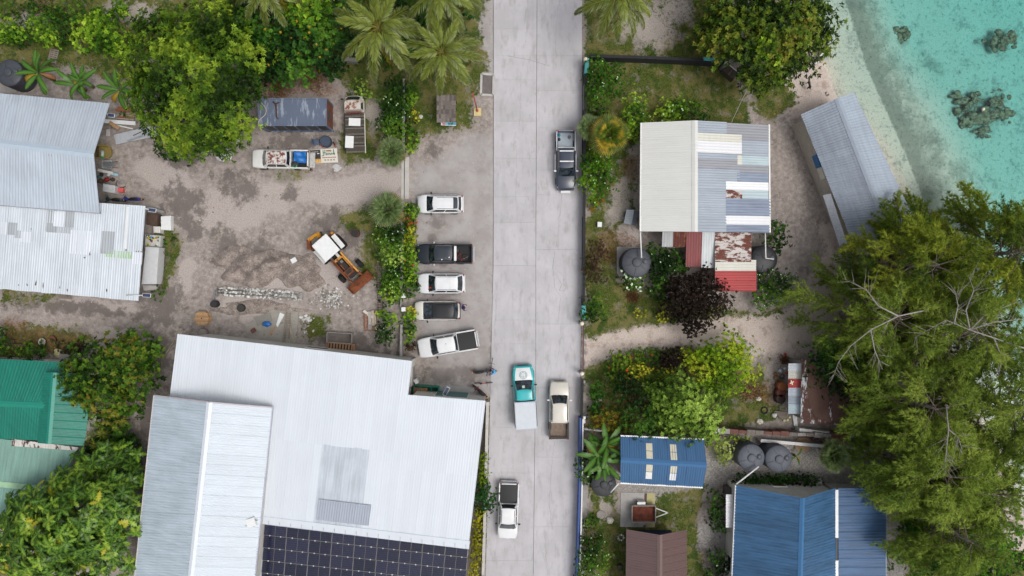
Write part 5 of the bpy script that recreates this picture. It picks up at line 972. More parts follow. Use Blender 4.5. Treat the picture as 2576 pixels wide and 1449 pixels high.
# ---- breadfruit tree with big lobed leaves
def lobed(nm, cols):
    st = [(0, .015), (.10, .12), (.20, .085), (.32, .27), (.42, .13), (.54, .31), (.64, .14), (.76, .24), (.85, .10), (1.0, .012)]; V, c = [], []; lo, hi = [np.array(lin(q)) for q in cols]
    for t, w_ in st:
        z = .10 * math.sin(t * 2.6) - .22 * t * t; V += [(t - .05 * w_, -w_, z - .10 * w_), (t, 0, z), (t - .05 * w_, w_, z - .10 * w_)]; c += [lo, hi, lo * 1.15]
    F = [(i * 3 + j, i * 3 + j + 1, i * 3 + j + 4, i * 3 + j + 3) for i in range(len(st) - 1) for j in range(2)]
    return np.array(V, float), np.array(F), np.array(c) * 1.08
BC = [((26, 56, 18), (80, 110, 38)), ((38, 76, 22), (100, 132, 46)), ((54, 98, 28), (124, 152, 54)), ((80, 124, 34), (150, 168, 60)), ((140, 146, 40), (176, 170, 60))]
LB = [lobed('l', q) for q in BC]; LB_ME = [mesh_np('leaf', *q[:2], LEAF_GLOSS, q[2]) for q in LB]
spec = [(200, 1300, 6.5, 3.3), (120, 1350, 6, 3.0), (282, 1285, 5.6, 2.3), (252, 1400, 5.6, 2.4), (80, 1285, 5, 1.9), (30, 1335, 4.6, 1.6), (160, 1420, 5.2, 2.4), (185, 1205, 4.6, 1.6), (300, 1205, 4.2, 1.7), (255, 1155, 3.6, 1.5), (310, 1150, 3.2, 1.2), (145, 1245, 4.6, 1.3), (60, 1400, 4.6, 1.8)]
lb = lobes_from(spec); rng = np.random.default_rng(77); b0 = P(180, 1310); b0.z = 0
t = thing('breadfruit_tree', 'large-leaved breadfruit tree at the bottom left between pale roof and warehouse', 'tree', b0)
Cs, As = [], []
for (x, y, z, rx, ry, rz) in lb:
    n = int(rx * rx * 10); d = rand_dir(n, rng, -.15); f = 1 + rng.normal(0, .10, n); f = np.where(rng.uniform(0, 1, n) < .3, f * .75, f); Cs.append(d * f[:, None] * [rx, ry, rz] + [x, y, z]); As.append(unit(d + [0, 0, .8] + rng.normal(0, .25, (n, 3))))
C = np.concatenate(Cs); A = np.concatenate(As); order = np.argsort(-(C[:, 2] + A[:, 2] * 2)); C, A = C[order], A[order]
cnt = 0; VV, FF, CC, nb = [], [], [], 0
for i in range(len(C)):
    ax = Vector(A[i]); q = ax.to_track_quat('Z', 'X').to_matrix(); a0 = rng.uniform(0, 6.28); ci = min(4, max(0, int(rng.normal(1.6, 1.0))))
    for j in range(6):
        M = q @ Matrix.Rotation(a0 + j * 1.047 + rng.uniform(-.25, .25), 3, 'Z') @ Matrix.Rotation(R(rng.uniform(-22, 18)), 3, 'Y'); s = rng.uniform(.58, .95); cj = min(4, max(0, ci + int(rng.integers(-1, 2))))
        if cnt < 300 and i % 2 == 0:
            o = link('leaf', LB_ME[cj], t, Vector(C[i]) - b0); o.rotation_euler = M.to_euler(); o.scale = (s, s, s); cnt += 1
        else:
            V, F, c = LB[cj]; VV.append((V * s) @ np.array(M).T + C[i] - np.array(b0)); FF.append(F + nb); CC.append(c * rng.uniform(.8, 1.15)); nb += len(V)
o = link('crown', mesh_np('crown', np.concatenate(VV), np.concatenate(FF), LEAF_GLOSS, np.concatenate(CC)), t); o['kind'] = 'stuff'
mb = MB(); mb.tube([b0 - Vector((0, 0, .1)), b0 + Vector((.2, 0, 1.8)), b0 + Vector((.3, .2, 3.6))], [.38, .28, .22], 10); mb.build('trunk', BARK_G, t, True)
for l in lb: mb = MB(); fk = b0 + Vector((.3, .2, 3.4)); e = Vector(l[:3]); mb.tube([fk, fk.lerp(e, .5) + Vector((0, 0, .3)), e + Vector((0, 0, .5))], [.14, .09, .03], 6); mb.build('branch', BARK_G, t, True)
# ---- casuarinas: feathery drooping needle plumes on long limbs
C_OLV = PAL((50, 62, 24), (76, 84, 30), (102, 106, 36), (128, 124, 44), (146, 136, 52)); C_GRN = PAL((46, 64, 28), (66, 86, 34), (90, 106, 42), (114, 124, 50)); C_PAL = PAL((68, 80, 36), (92, 102, 44), (116, 122, 56), (138, 138, 74))
C_OLV, C_GRN, C_PAL = C_OLV * np.array([1.35, 1.4, 1.6]), C_PAL * 1.45, C_PAL * 1.55
def casuarina(label, base, h, nb, reach, seed, pal, azr=None, dens=1.0, zlo=.35, lean=(0, 0), plume=1.0):
    rng = np.random.default_rng(seed); b0 = P(*base, 7.0); b0.z = 0; t = thing('casuarina', label, 'tree', b0, 0, 'casuarinas along the shore')
    top = b0 + Vector((lean[0], lean[1], h)); mb = MB(); mb.tube([b0 - Vector((0, 0, .3)), b0.lerp(top, .4) + Vector((.2, .1, 0)), b0.lerp(top, .75), top], [.42, .30, .17, .04], 9); mb.build('trunk', BARK_G, t, True)
    NC, ND, NK = [], [], []
    for i in range(nb):
        f = zlo + (1 - zlo) * ((i + rng.uniform(0, 1)) / nb); az = rng.uniform(*(azr or (0, 6.283))) if azr else i * 2.39996 + rng.uniform(-.4, .4)
        st = np.array(b0.lerp(top, f)); Lb = reach * (1 - .62 * ((f - zlo) / (1 - zlo)) ** 1.4) * rng.uniform(.7, 1.1); el = R(lerp(4, 50, ((f - zlo) / (1 - zlo)) ** 1.5) + rng.uniform(-8, 10))
        p = st.copy(); pts = [p.copy()]; a, e = az, el; n = 9
        for j in range(n):
            a += rng.normal(0, .09); e += -.07 + rng.normal(0, .05); p = p + Lb / n * np.array([math.cos(a) * math.cos(e), math.sin(a) * math.cos(e), math.sin(e)]); p[2] = max(p[2], 1.6); pts.append(p.copy())
        mb = MB(); mb.tube([tuple(q) for q in pts], list(np.linspace(.085 * (Lb / 8) + .02, .012, n + 1)), 5); mb.build('branch', BARK, t, True)
        pts = np.array(pts); kcol = rng.uniform(0, 1)
        nt_ = int(Lb * 3.4 * dens)
        for q in range(nt_):
            u = rng.uniform(.22, 1.02) ** .8; x = min(u, .999) * n; j = int(x); c0 = pts[j] + (pts[j + 1] - pts[j]) * (x - j); fw = unit(pts[j + 1] - pts[j]); sd = np.array([-fw[1], fw[0], 0]) * rng.choice([-1, 1])
            tl = rng.uniform(.7, 1.9) * (1.15 - .5 * u) * plume; td = unit(fw * rng.uniform(.5, 1.2) + sd * rng.uniform(.1, 1.0) + np.array([0, 0, rng.uniform(-.5, .25)]))
            for w_ in np.linspace(.15, 1, max(2, int(tl * 4.2))):           # tufts along the twig
                c1 = c0 + td * tl * w_ + np.array([0, 0, -.22 * tl * w_ * w_]); NC.append(c1); ND.append(td); NK.append(np.clip(kcol * .6 + rng.uniform(0, .4), 0, 1))
    C = np.array(NC); Dv = np.array(ND); kk = np.array(NK); m = 17; N = len(C) * m
    x = kk * (len(pal) - 1); i0 = np.floor(np.minimum(x, len(pal) - 1.001)).astype(int); cols = pal[i0] * (1 - (x - i0)[:, None]) + pal[i0 + 1] * (x - i0)[:, None]
    C = np.repeat(C, m, 0); Dv = np.repeat(Dv, m, 0); cols = np.repeat(cols, m, 0) * rng.uniform(.65, 1.25, (N, 1))
    d = unit(Dv * .9 + rng.normal(0, .55, (N, 3)) + [0, 0, -.12]); l = rng.uniform(.22, .52, (N, 1)); s = unit(np.cross(d, rng.normal(0, 1, (N, 3)) + [0, 0, 1.5])) * .028
    V = np.stack([C - s, C + s, C + d * l + [0, 0, -.05]], 1).reshape(-1, 3); F = np.arange(3 * N).reshape(N, 3)
    link('crown', mesh_np('crown', V - np.array(b0), F, NEEDLE, np.repeat(cols, 3, 0)), t); return N
for a in [('casuarina with olive plumes over the boathouse end', (2290, 670), 11, 44, 6.2, 1, C_OLV, 2.0), ('broad casuarina spreading over the sandy lane', (2220, 800), 10, 44, 6.2, 2, C_GRN, 1.4), ('casuarina at the right edge above the shallow water', (2490, 640), 11, 44, 7.0, 3, C_OLV, 1.9), ('dense casuarina in the middle of the shore trees', (2380, 830), 11.5, 46, 6.6, 8, C_GRN, 1.5),
          ('casuarina behind the hut with green hanging plumes', (2290, 1010), 11, 46, 6.0, 4, C_GRN, 1.6), ('pale olive casuarina right of the blue house', (2320, 1170), 11, 44, 5.8, 5, C_PAL, 2.1), ('casuarina on the right shore leaning seaward', (2500, 1010), 12, 44, 6.6, 6, C_GRN, 1.35), ('lowest casuarina drooping to the bottom edge', (2400, 1340), 9.5, 40, 5.2, 17, C_PAL, 1.8), ('low casuarina hanging over the bottom right thicket', (2450, 1220), 10, 44, 5.8, 7, C_PAL, 1.6)]:
    casuarina(*a[:7], dens=a[7])
# dead casuarina, bare grey limbs
def dead_tree(label, base, limbs, seed):
    rr = random.Random(seed); b0 = P(*base); b0.z = 0; t = thing('dead_tree', label, 'dead tree', b0); m = mat((156, 149, 143), .9, 0, .25, 5)
    root = Vector(P(*limbs[0][0])); mb = MB(); mb.tube([b0 - Vector((0, 0, .2)), b0.lerp(root, .6), root], [.26, .15, .10], 8); mb.build('trunk', m, t, True)
    for L in limbs:
        pts = [P(*q) for q in L]; mb = MB(); n = len(pts); mb.tube(pts, [lerp(.06, .014, i / (n - 1)) for i in range(n)], 6); mb.build('branch', m, t, True)
        for i in range(n * 3 + 2):
            f = rr.uniform(.25, 1) * (n - 1); j = min(int(f), n - 2); p = pts[j].lerp(pts[j + 1], f - j); d = (pts[j + 1] - pts[j]).normalized(); a = rr.choice([-1, 1]) * rr.uniform(.4, 1.1)
            q = Vector((d.x * math.cos(a) - d.y * math.sin(a), d.x * math.sin(a) + d.y * math.cos(a), rr.uniform(-.25, .35))); l = rr.uniform(.6, 1.9)
            mb = MB(); mb.tube([p, p + q * l * .5 + Vector((0, 0, rr.uniform(-.05, .12))), p + q * l], [.018, .012, .005], 4); mb.build('twig', m, t, True)
dead_tree('bare grey dead tree at the right edge among the casuarinas', (2600, 900), [[(2590, 880, 11), (2500, 850, 11.5), (2440, 830, 12), (2380, 805, 12.2), (2300, 850, 11.5)], [(2440, 830, 12), (2430, 780, 12.4), (2450, 730, 12.6), (2435, 690, 12.4)], [(2440, 830, 12), (2480, 790, 12.5), (2560, 760, 12.5)], [(2440, 830, 12), (2500, 810, 12.4), (2600, 800, 12.2)], [(2500, 850, 11.5), (2520, 900, 11), (2510, 960, 10.5)], [(2400, 815, 12.2), (2410, 770, 12.2), (2400, 720, 12)]], 1)
dead_tree('long bare grey limb arching over the middle of the casuarinas', (2330, 780), [[(2330, 780, 10.5), (2260, 795, 11.4), (2190, 830, 11.4), (2140, 870, 11), (2110, 910, 10.4), (2095, 950, 9.8)], [(2260, 795, 11.4), (2210, 770, 11.5), (2180, 730, 11.2), (2120, 700, 10.6)], [(2190, 830, 11.4), (2200, 880, 11), (2220, 930, 10.5)]], 2)
dead_tree('pale straight bare stem hanging down the lower casuarina', (2400, 1040), [[(2380, 1020, 11.5), (2386, 1080, 12), (2380, 1140, 12), (2377, 1195, 11.6)], [(2386, 1080, 12), (2410, 1100, 12), (2420, 1130, 11.6)]], 4)
# ================================================================ vehicles (local frame: +x forward, origin on the ground)
def paint(c, rough=.28, dirt=None): 
    k = NT('paint_%d_%d_%d' % c); v = k.ramp(k.noise(1.5, 4), .3, .7, .93, 1.02); col = k.scale(lin(c), v)
    if dirt: col = k.mix(k.ramp(k.noise(dirt[1], 6, .7), dirt[2], dirt[2] + .08), col, lin(dirt[0]))
    k.b.inputs['Coat Weight'].default_value = .35; k.b.inputs['Coat Roughness'].default_value = .12
    return k.done(col, rough)
TYRE = mat((26, 26, 27), .9, 0, .1); RIM = mat((150, 152, 156), .35, .6, .05); BLK = mat((20, 20, 22), .45, 0, .06); TRIM = mat((38, 39, 41), .6, 0, .05); LAMP = mat((210, 214, 220), .12, 0, .02); TAIL = mat((140, 24, 24), .2, 0, .05); CHROME = mat((190, 192, 196), .2, .8, .02); LINER = mat((30, 30, 32), .7, 0, .1, 5)
tm = MB(); tm.lathe((0, 0, -.11), [(.20, 0), (.31, 0), (.335, .03), (.34, .11), (.335, .19), (.31, .22), (.20, .22)], 20); TYRE_ME = tm.mesh('tyre', TYRE, True)
rm = MB(); rm.lathe((0, 0, -.10), [(.02, .03), (.10, .02), (.19, .0), (.205, .01), (.205, .19), (.19, .2), (.10, .17), (.02, .16)], 16); RIM_ME = rm.mesh('rim', RIM, True)
def add_wheels(t, xs, wy, sc=1.0):
    for x in xs:
        for s in (-1, 1):
            w_ = link('wheel', None, t, (x, s * wy, .33 * sc)); w_.rotation_euler = (R(90), 0, 0); w_.scale = (sc,) * 3; w_.empty_display_size = .2
            link('tyre', TYRE_ME, w_); link('rim', RIM_ME, w_)
def part(t, nm, mb, m, smooth=False, bevel=0.0, par=None): return mb.build(nm, m, par or t, smooth, bevel, local=True)
def vehicle(label, x, y, head, L, W, kind, col, cat='car', H=1.5, belt=.95, hood=.98, nose=.72, cab=None, roof_m=None, glass_roof=False, bed=None, z0=0.0, group='parked cars and pickups', rails=False, trim_low=False, hood_m=None, rakes=(.62, .45), mirror_m=None, cab_m=None):
    """cab = (x of windscreen base, x of rear base); bed = None or bed interior material"""
    base = P(x, y, .75 * H); base.z = 0
    t = thing({'car': 'car', 'pickup': 'pickup'}.get(kind, kind), label, cat, base, head, group); pm = col
    hl = L / 2; x_ws, x_rb = cab; x_back = x_rb if bed is not None else -hl
    n = 26
    def wx(px): 
        a = abs(px) / hl; return W / 2 * (1 - (.16 if bed is not None else .27) * max(0, (a - .66) / .34) ** 2.3)
    def zt(px):
        if px > x_ws: f = (px - x_ws) / (hl - x_ws); return lerp(hood, nose, max(0, f) ** 2.2)
        if bed is None and px < -hl * .93: return belt - .06
        return lerp(belt, hood, max(0, min(1, (px - x_ws + .35) / .35)))
    def crown(px): return .05 if px > x_ws else .0
    xs = [lerp(x_back, hl, i / n) for i in range(n + 1)]; mb = MB(); rings = []
    xs = xs[:-1] + [hl - .05, hl]
    if bed is None: xs = [-hl, -hl + .05] + xs[1:]
    for px in xs:
        w_ = wx(px); z = zt(px); k_ = 1.0
        if px >= hl - .001: w_ *= .9; z -= .07
        if bed is None and px <= -hl + .001: w_ *= .92; z -= .07
        half = [(.86 * w_, .26), (.97 * w_, .32), (1.0 * w_, .58), (.985 * w_, z - .12), (.93 * w_, z - .02), (.82 * w_, z), (.42 * w_, z + crown(px) * .8), (0, z + crown(px))]
        rings.append([(px, yy, zz) for yy, zz in half] + [(px, -yy, zz) for yy, zz in half[-2::-1]])
    vs = [p for r_ in rings for p in r_]; m = len(rings[0]); fs = [(i * m + j, (i + 1) * m + j, (i + 1) * m + j + 1, i * m + j + 1) for i in range(len(rings) - 1) for j in range(m - 1)]
    fs += [(i * m + m - 1, (i + 1) * m + m - 1, (i + 1) * m, i * m) for i in range(len(rings) - 1)]; fs += [tuple(range(m)), tuple(range((len(rings) - 1) * m, len(rings) * m))[::-1]]
    mb.add(vs, fs); part(t, 'body', mb, pm, True)
    # bonnet lid, a hair proud of the wings
    hx0, hx1 = x_ws + .04, hl - .16
    mb = MB(); mb.grid(lambda u, v: (lerp(hx0, hx1, u), lerp(-.78, .78, v) * wx(lerp(hx0, hx1, u)) * (1 - .10 * u), zt(lerp(hx0, hx1, u)) + .05 * (1 - (2 * v - 1) ** 2) * .9 + .012), 10, 10); part(t, 'hood', mb, hood_m or pm, True)
    # cabin
    wb, wr = W / 2 * .885, W / 2 * .70; zr = H; rk_f, rk_r = rakes; xr1 = x_ws - rk_f; xr0 = x_rb + rk_r; zb = belt - .02; bul = .10
    def skin(s, t_, front, off=0.0):
        y_ = s * lerp(wb, wr, t_); sg = 1 if front else -1
        bx = lerp(x_ws, xr1, t_) if front else lerp(x_rb, xr0, t_)
        return (bx + sg * (bul * (1 - s * s) * (.9 if front else .5) + off), y_, lerp(zb, zr, t_) + off * .6)
    def side(u, t_, sd, off=0.0): return (lerp(lerp(x_rb, xr0, t_), lerp(x_ws, xr1, t_), u), sd * (lerp(wb, wr, t_) + off), lerp(zb, zr, t_) + off * .5)
    def top(u, v, off=0.0):
        s = 2 * v - 1; x0 = skin(s, 1, False)[0]; x1 = skin(s, 1, True)[0]; return (lerp(x0, x1, u), s * wr, zr + .05 * (1 - s ** 4) * (1 - (2 * u - 1) ** 4) * 1.0 + off)
    mb = MB(); mb.grid(lambda u, v: skin(2 * u - 1, v, True), 8, 2); mb.grid(lambda u, v: skin(1 - 2 * u, v, False), 8, 2); mb.grid(lambda u, v: side(u, v, -1), 6, 2); mb.grid(lambda u, v: side(1 - u, v, 1), 6, 2); mb.grid(lambda u, v: top(u, v), 8, 8)
    cb = part(t, 'cabin', mb, cab_m or pm, False, 0)
    if roof_m is not None: mb = MB(); mb.grid(lambda u, v: top(.02 + .96 * u, .03 + .94 * v, .014), 8, 8); part(t, 'roof', mb, roof_m, True, par=cb)
    else: mb = MB(); mb.grid(lambda u, v: top(.015 + .97 * u, .06 + .88 * v, .010), 8, 8); part(t, 'roof', mb, pm, True, par=cb)
    mb = MB(); mb.grid(lambda u, v: skin((2 * u - 1) * .93, lerp(.05, .97, v), True, .014), 8, 3); ws = part(t, 'windscreen', mb, GLASS, True)
    mb = MB(); mb.bar(skin(-.5, .06, True, .03), skin(.15, .10, True, .03), .02, .02); part(t, 'wiper', mb, BLK, par=ws); mb = MB(); mb.bar(skin(.1, .06, True, .03), skin(.75, .10, True, .03), .02, .02); part(t, 'wiper', mb, BLK, par=ws)
    mb = MB(); mb.grid(lambda u, v: skin((1 - 2 * u) * .88, lerp(.12, .95, v), False, .012), 6, 2); part(t, 'rear_window', mb, GLASS, True)
    for sd in (-1, 1):
        for u0, u1 in (((.08, .47), (.51, .88)) if kind != 'single' else ((.15, .85),)):
            mb = MB(); mb.grid(lambda u, v: side(lerp(u0, u1, u), lerp(.10, .92, v), sd, .010), 3, 2); part(t, 'side_window', mb, GLASS)
        mb = MB(); mb.box((x_ws - .42, sd * (W / 2 + .10), belt + .10), (.14, .22, .15)); part(t, 'mirror', mb, mirror_m or TRIM, bevel=.04)
        mb = MB(); mb.box((hl - .20, sd * W / 2 * .68, nose - .02), (.26, .30, .10), sd * -.55, .25); part(t, 'headlight', mb, LAMP, bevel=.03)
        mb = MB(); mb.box((-hl + .06, sd * W / 2 * .80, belt - .14), (.10, .16, .26)); part(t, 'taillight', mb, TAIL, bevel=.02)
        for dx in (0, 1): mb = MB(); mb.bar(side(.5 - dx * .42, -.35, sd, .03), side(.5 - dx * .42 + .07, -.35, sd, .03), .02, .02); part(t, 'door_handle', mb, TRIM)
    mb = MB(); mb.box((hl - .02, 0, .46), (.16, W * .86, .26)); part(t, 'bumper', mb, BLK if trim_low else pm, bevel=.06)
    mb = MB(); mb.box((hl + .055, 0, .60), (.03, W * .48, .14)); part(t, 'grille', mb, BLK, bevel=.01)
    if bed is not None:
        bx0, bx1 = -hl + .03, x_rb - .03; wbx = W / 2 * .985; bl = bx1 - bx0; cx = (bx0 + bx1) / 2
        for sd in (-1, 1): mb = MB(); mb.box((cx, sd * (wbx - .06), .64), (bl, .13, .70)); part(t, 'bed_side', mb, pm, bevel=.035)
        mb = MB(); mb.box((bx0 + .05, 0, .66), (.09, 2 * wbx - .27, .64)); part(t, 'tailgate', mb, pm, bevel=.02)
        mb = MB(); mb.box((bx1 - .04, 0, .66), (.07, 2 * wbx - .27, .64)); part(t, 'bed_front', mb, pm)
        mb = MB(); mb.box((cx, 0, .46), (bl - .18, 2 * wbx - .26, .06)); fl = part(t, 'bed_floor', mb, bed)
        for i in range(9): mb = MB(); mb.box((cx, lerp(-1, 1, (i + .5) / 9) * (wbx - .2), .50), (bl - .22, .06, .02)); part(t, 'floor_rib', mb, bed, par=fl)
        mb = MB(); mb.box((-hl - .06, 0, .45), (.14, W * .8, .12)); part(t, 'bumper', mb, CHROME if not trim_low else BLK, bevel=.03)
    else:
        mb = MB(); mb.box((-hl + .02, 0, .48), (.14, W * .86, .26)); part(t, 'bumper', mb, BLK if trim_low else pm, bevel=.06)
    if rails:
        for sd in (-1, 1): mb = MB(); mb.tube([(xr0 + .1, sd * wr * .88, zr + .02), (xr0 + .2, sd * wr * .88, zr + .10), (xr1 - .2, sd * wr * .88, zr + .10), (xr1 - .05, sd * wr * .88, zr + .02)], .02, 6); part(t, 'roof_rail', mb, CHROME if rails == 1 else BLK)
    add_wheels(t, (hl - .82, -hl + .85 if bed is None else -hl + 1.12), W / 2 - .09)
    t['_dims'] = 0; del t['_dims']
    return t, dict(top=top, side=side, skin=skin, hl=hl, W=W, bx=(-hl + .03, x_rb - .03), zr=zr, wr=wr, xr=(xr0, xr1))
WHT = paint((222, 224, 226)); WHT2 = paint((214, 212, 204)); NAVY = paint((26, 34, 44)); DBLU = paint((52, 60, 76)); TEAL = paint((40, 172, 176)); PI = math.pi
# white station wagon, upper of the row
t, g = vehicle('white station wagon with dark rear sunroof, topmost of the row of parked cars', 1106.5, 512, PI, 4.1, 1.70, 'car', WHT, cab=(1.20, -1.88), rakes=(.68, .22), H=1.46)
mb = MB(); mb.grid(lambda u, v: g['top'](.03 + .17 * u, .08 + .84 * v, .02), 4, 6); part(t, 'sunroof', mb, mat((50, 56, 66), .2, 0, .05), True)
for sd in (-1, 1): mb = MB(); mb.tube([(g['xr'][0] + .2, sd * .50, 1.50), (g['xr'][1] - .3, sd * .50, 1.50)], .018, 5); part(t, 'roof_rail', mb, TRIM)
# black pickup with bicycle
t, g = vehicle('black double-cab pickup with a bicycle in its bed', 1117, 638, PI, 5.1, 1.80, 'pickup', NAVY, 'pickup', H=1.72, belt=1.05, hood=1.05, nose=.86, cab=(1.34, -.86), bed=LINER, rakes=(.55, .14), mirror_m=CHROME, roof_m=paint((40, 48, 58), .25, ((90, 100, 110), 6, .68)))
for sd in (-1, 1): mb = MB(); mb.tube([(-.95, sd * .8, .9), (-1.0, sd * .72, 1.5), (-1.06, sd * .55, 1.62)], .035, 8); part(t, 'roll_bar', mb, CHROME)
mb = MB(); mb.box((-1.03, 0, 1.64), (.22, 1.3, .06)); part(t, 'sport_bar', mb, WHITE, bevel=.02)
for q in ((.35, .05), (-.1, .3), (-.45, .25), (.2, .45)): mb = MB(); mb.cyl((q[0] - .05, q[1] + .1, 1.765), .06, .006, 8); part(t, 'dropping', mb, WHITE)
BIKE_SEG = 20
def bicycle(label, loc, rz, fc, lie=None, group='bicycles'):
    t = thing('bicycle', label, 'bicycle', loc, rz, group); m = mat(fc, .4, 0, .05)
    if lie is not None: t.rotation_euler = (Matrix.Rotation(rz, 3, 'Z') @ Matrix.Rotation(lie, 3, 'X')).to_euler()
    for x in (-.5, .52):
        w_ = link('wheel', None, t, (x, 0, .33)); mb = MB(); mb.tube([(.32 * math.cos(a * 2 * PI / BIKE_SEG), 0, .32 * math.sin(a * 2 * PI / BIKE_SEG)) for a in range(BIKE_SEG + 1)], .022, 6, False); part(t, 'tyre', mb, TYRE, True, par=w_)
        mb = MB()
        for a in range(6): mb = MB(); c, s = math.cos(a * PI / 6), math.sin(a * PI / 6); mb.tube([(-.31 * c, 0, -.31 * s), (.31 * c, 0, .31 * s)], .004, 3); part(t, 'spoke', mb, CHROME, par=w_)
    for nm, pts, r_, mm in (('frame', [(-.5, 0, .33), (-.05, 0, .30), (.38, 0, .75), (-.15, 0, .72), (-.05, 0, .30)], .018, m), ('seat_stay', [(-.5, 0, .33), (-.15, 0, .72), (-.18, 0, .85)], .014, m), ('fork', [(.52, 0, .33), (.40, 0, .72), (.36, 0, .95)], .016, m), ('handlebar', [(.30, -.28, .97), (.40, -.2, 1.0), (.36, 0, .96), (.40, .2, 1.0), (.30, .28, .97)], .014, BLK), ('crank', [(.08, -.1, .25), (-.05, -.05, .30), (-.05, .05, .30), (-.18, .1, .35)], .012, CHROME)):
        mb = MB(); mb.tube(pts, r_, 6); part(t, nm, mb, mm, True)
    mb = MB(); mb.sph((-.19, 0, .88), (.14, .07, .04), 8, 5); part(t, 'saddle', mb, BLK, True)
    return t
p = T(1, 1, 2020, 1120, 1.0); bicycle('red bicycle lying in the bed of the black pickup', (p.x, p.y + .3, .53), R(-35), (170, 30, 36), R(80), 'bicycles')
# white car with roof rails
t, g = vehicle('white compact car with roof rails and crossbars, third of the row', 1108.5, 713, PI, 4.25, 1.85, 'car', WHT, cab=(1.12, -1.95), rakes=(.75, .45), H=1.55, rails=1)
for px in (-.95, .32): mb = MB(); mb.bar((px, -.62, 1.63), (px, .62, 1.63), .06, .03); part(t, 'crossbar', mb, WHITE)
mb = MB(); mb.grid(lambda u, v: g['skin'](lerp(.42, .60, u), lerp(.18, .50, v), True, .02), 2, 2); part(t, 'dash_card', mb, mat((190, 40, 36), .5))
# black-roofed hatch
t, g = vehicle('cream white hatchback with glossy black roof beside the person in purple', 1098.5, 782, PI, 4.1, 1.76, 'car', WHT2, cab=(1.26, -1.85), rakes=(.98, .35), H=1.52, roof_m=paint((24, 26, 30), .2), cab_m=paint((22, 24, 28), .2), trim_low=True)
mb = MB(); mb.grid(lambda u, v: g['skin']((1 - 2 * u) * .95, lerp(-.1, .98, v), False, .02), 6, 3); part(t, 'tailgate_glass', mb, GLASS, True)
# tilted white pickup with cover
def cover(t, g, L0=None, m=None, z=.995):
    b0, b1 = g['bx']; mb = MB(); w_ = g['W'] / 2 * .86; mb.grid(lambda u, v: (lerp(b0 + .10, b1 - .06, u), lerp(-w_, w_, v), z + .03 * (1 - (2 * v - 1) ** 2)), 8, 6); o = part(t, 'bed_cover', mb, m or mat((22, 23, 26), .55, 0, .1, 4), True)
t, g = vehicle('white pickup with black bed cover parked askew, last of the row', 1125, 866.5, PI + R(9.8), 5.35, 1.84, 'pickup', WHT, 'pickup', H=1.78, belt=1.02, hood=1.05, nose=.85, cab=(1.50, -.86), bed=LINER, rakes=(.72, .18)); cover(t, g); mb = MB(); mb.tube([(.1, -.1, 1.82), (.0, -.1, 1.95)], [.03, .008], 6); part(t, 'antenna', mb, BLK)
# teal patrol pickup with box canopy
t, g = vehicle('teal pickup with white bonnet emblem and pale box canopy driving on the road', 1319.5, 999, R(90 + 3.3), 5.5, 1.95, 'pickup', TEAL, 'pickup', H=1.75, belt=1.05, hood=1.06, nose=.86, cab=(1.46, -.32), bed=LINER, rakes=(.82, .12), trim_low=False, hood_m=WHT, group='pickups on the road')
cm_ = mat((186, 194, 204), .45, 0, .06, 2); b0, b1 = g['bx']
mb = MB(); mb.box(((b0 + b1) / 2 - .05, 0, 1.28), (b1 - b0 + .1, 1.92, .98)); cv = part(t, 'canopy', mb, cm_, bevel=.05); mb = MB(); mb.box(((b0 + b1) / 2 - .05, 0, 1.785), (b1 - b0 - .05, 1.78, .03)); part(t, 'canopy_roof', mb, mat((196, 202, 210), .5, 0, .05), par=cv, bevel=.01)
for sd in (-1, 1): mb = MB(); mb.bar((b0 + .1, sd * .985, 1.5), (b1 - .1, sd * .985, 1.5), .05, .10); part(t, 'canopy_rail', mb, TRIM, par=cv)
EM = mat((60, 128, 130), .5, 0, .05)
def hoodz(px): return lerp(1.06, .86, max(0, (px - 1.46) / (2.75 - 1.46)) ** 2.2) + .062
def ring(r0, r1, nm, m, n=32, cx=1.95, dz=0.0):
    mb = MB(); vs = []
    for a in range(n):
        for r_ in (r0, r1): px = cx + r_ * math.cos(2 * PI * a / n); py = r_ * math.sin(2 * PI * a / n); vs.append((px, py, hoodz(px) + dz - .05 * (py / .8) ** 2))
    mb.add(vs, [(2 * a, 2 * a + 1, 2 * ((a + 1) % n) + 1, 2 * ((a + 1) % n)) for a in range(n)]); return part(t, nm, mb, m)
em = ring(.33, .36, 'emblem_ring', EM); ring(.20, .22, 'emblem_ring', EM); ring(.03, .10, 'emblem_mark', mat((206, 214, 216), .5))
for i in range(22):
    a = i * 2 * PI / 22
    if i % 11 not in (2, 9): px = 1.95 + .275 * math.cos(a); py = .275 * math.sin(a); mb = MB(); mb.box((px, py, hoodz(px) - .05 * (py / .8) ** 2), (.07, .035, .004), a); part(t, 'emblem_letter', mb, EM, par=em)
mb = MB(); mb.box((1.83, 0, hoodz(1.83) + .002), (.035, .13, .004)); part(t, 'emblem_bar', mb, mat((50, 84, 84), .5), par=em)
mb = MB(); mb.grid(lambda u, v: g['skin'](lerp(-.1, .22, u), lerp(.62, .86, v), True, .022), 2, 2); part(t, 'windscreen_sticker', mb, mat((214, 226, 214), .5))
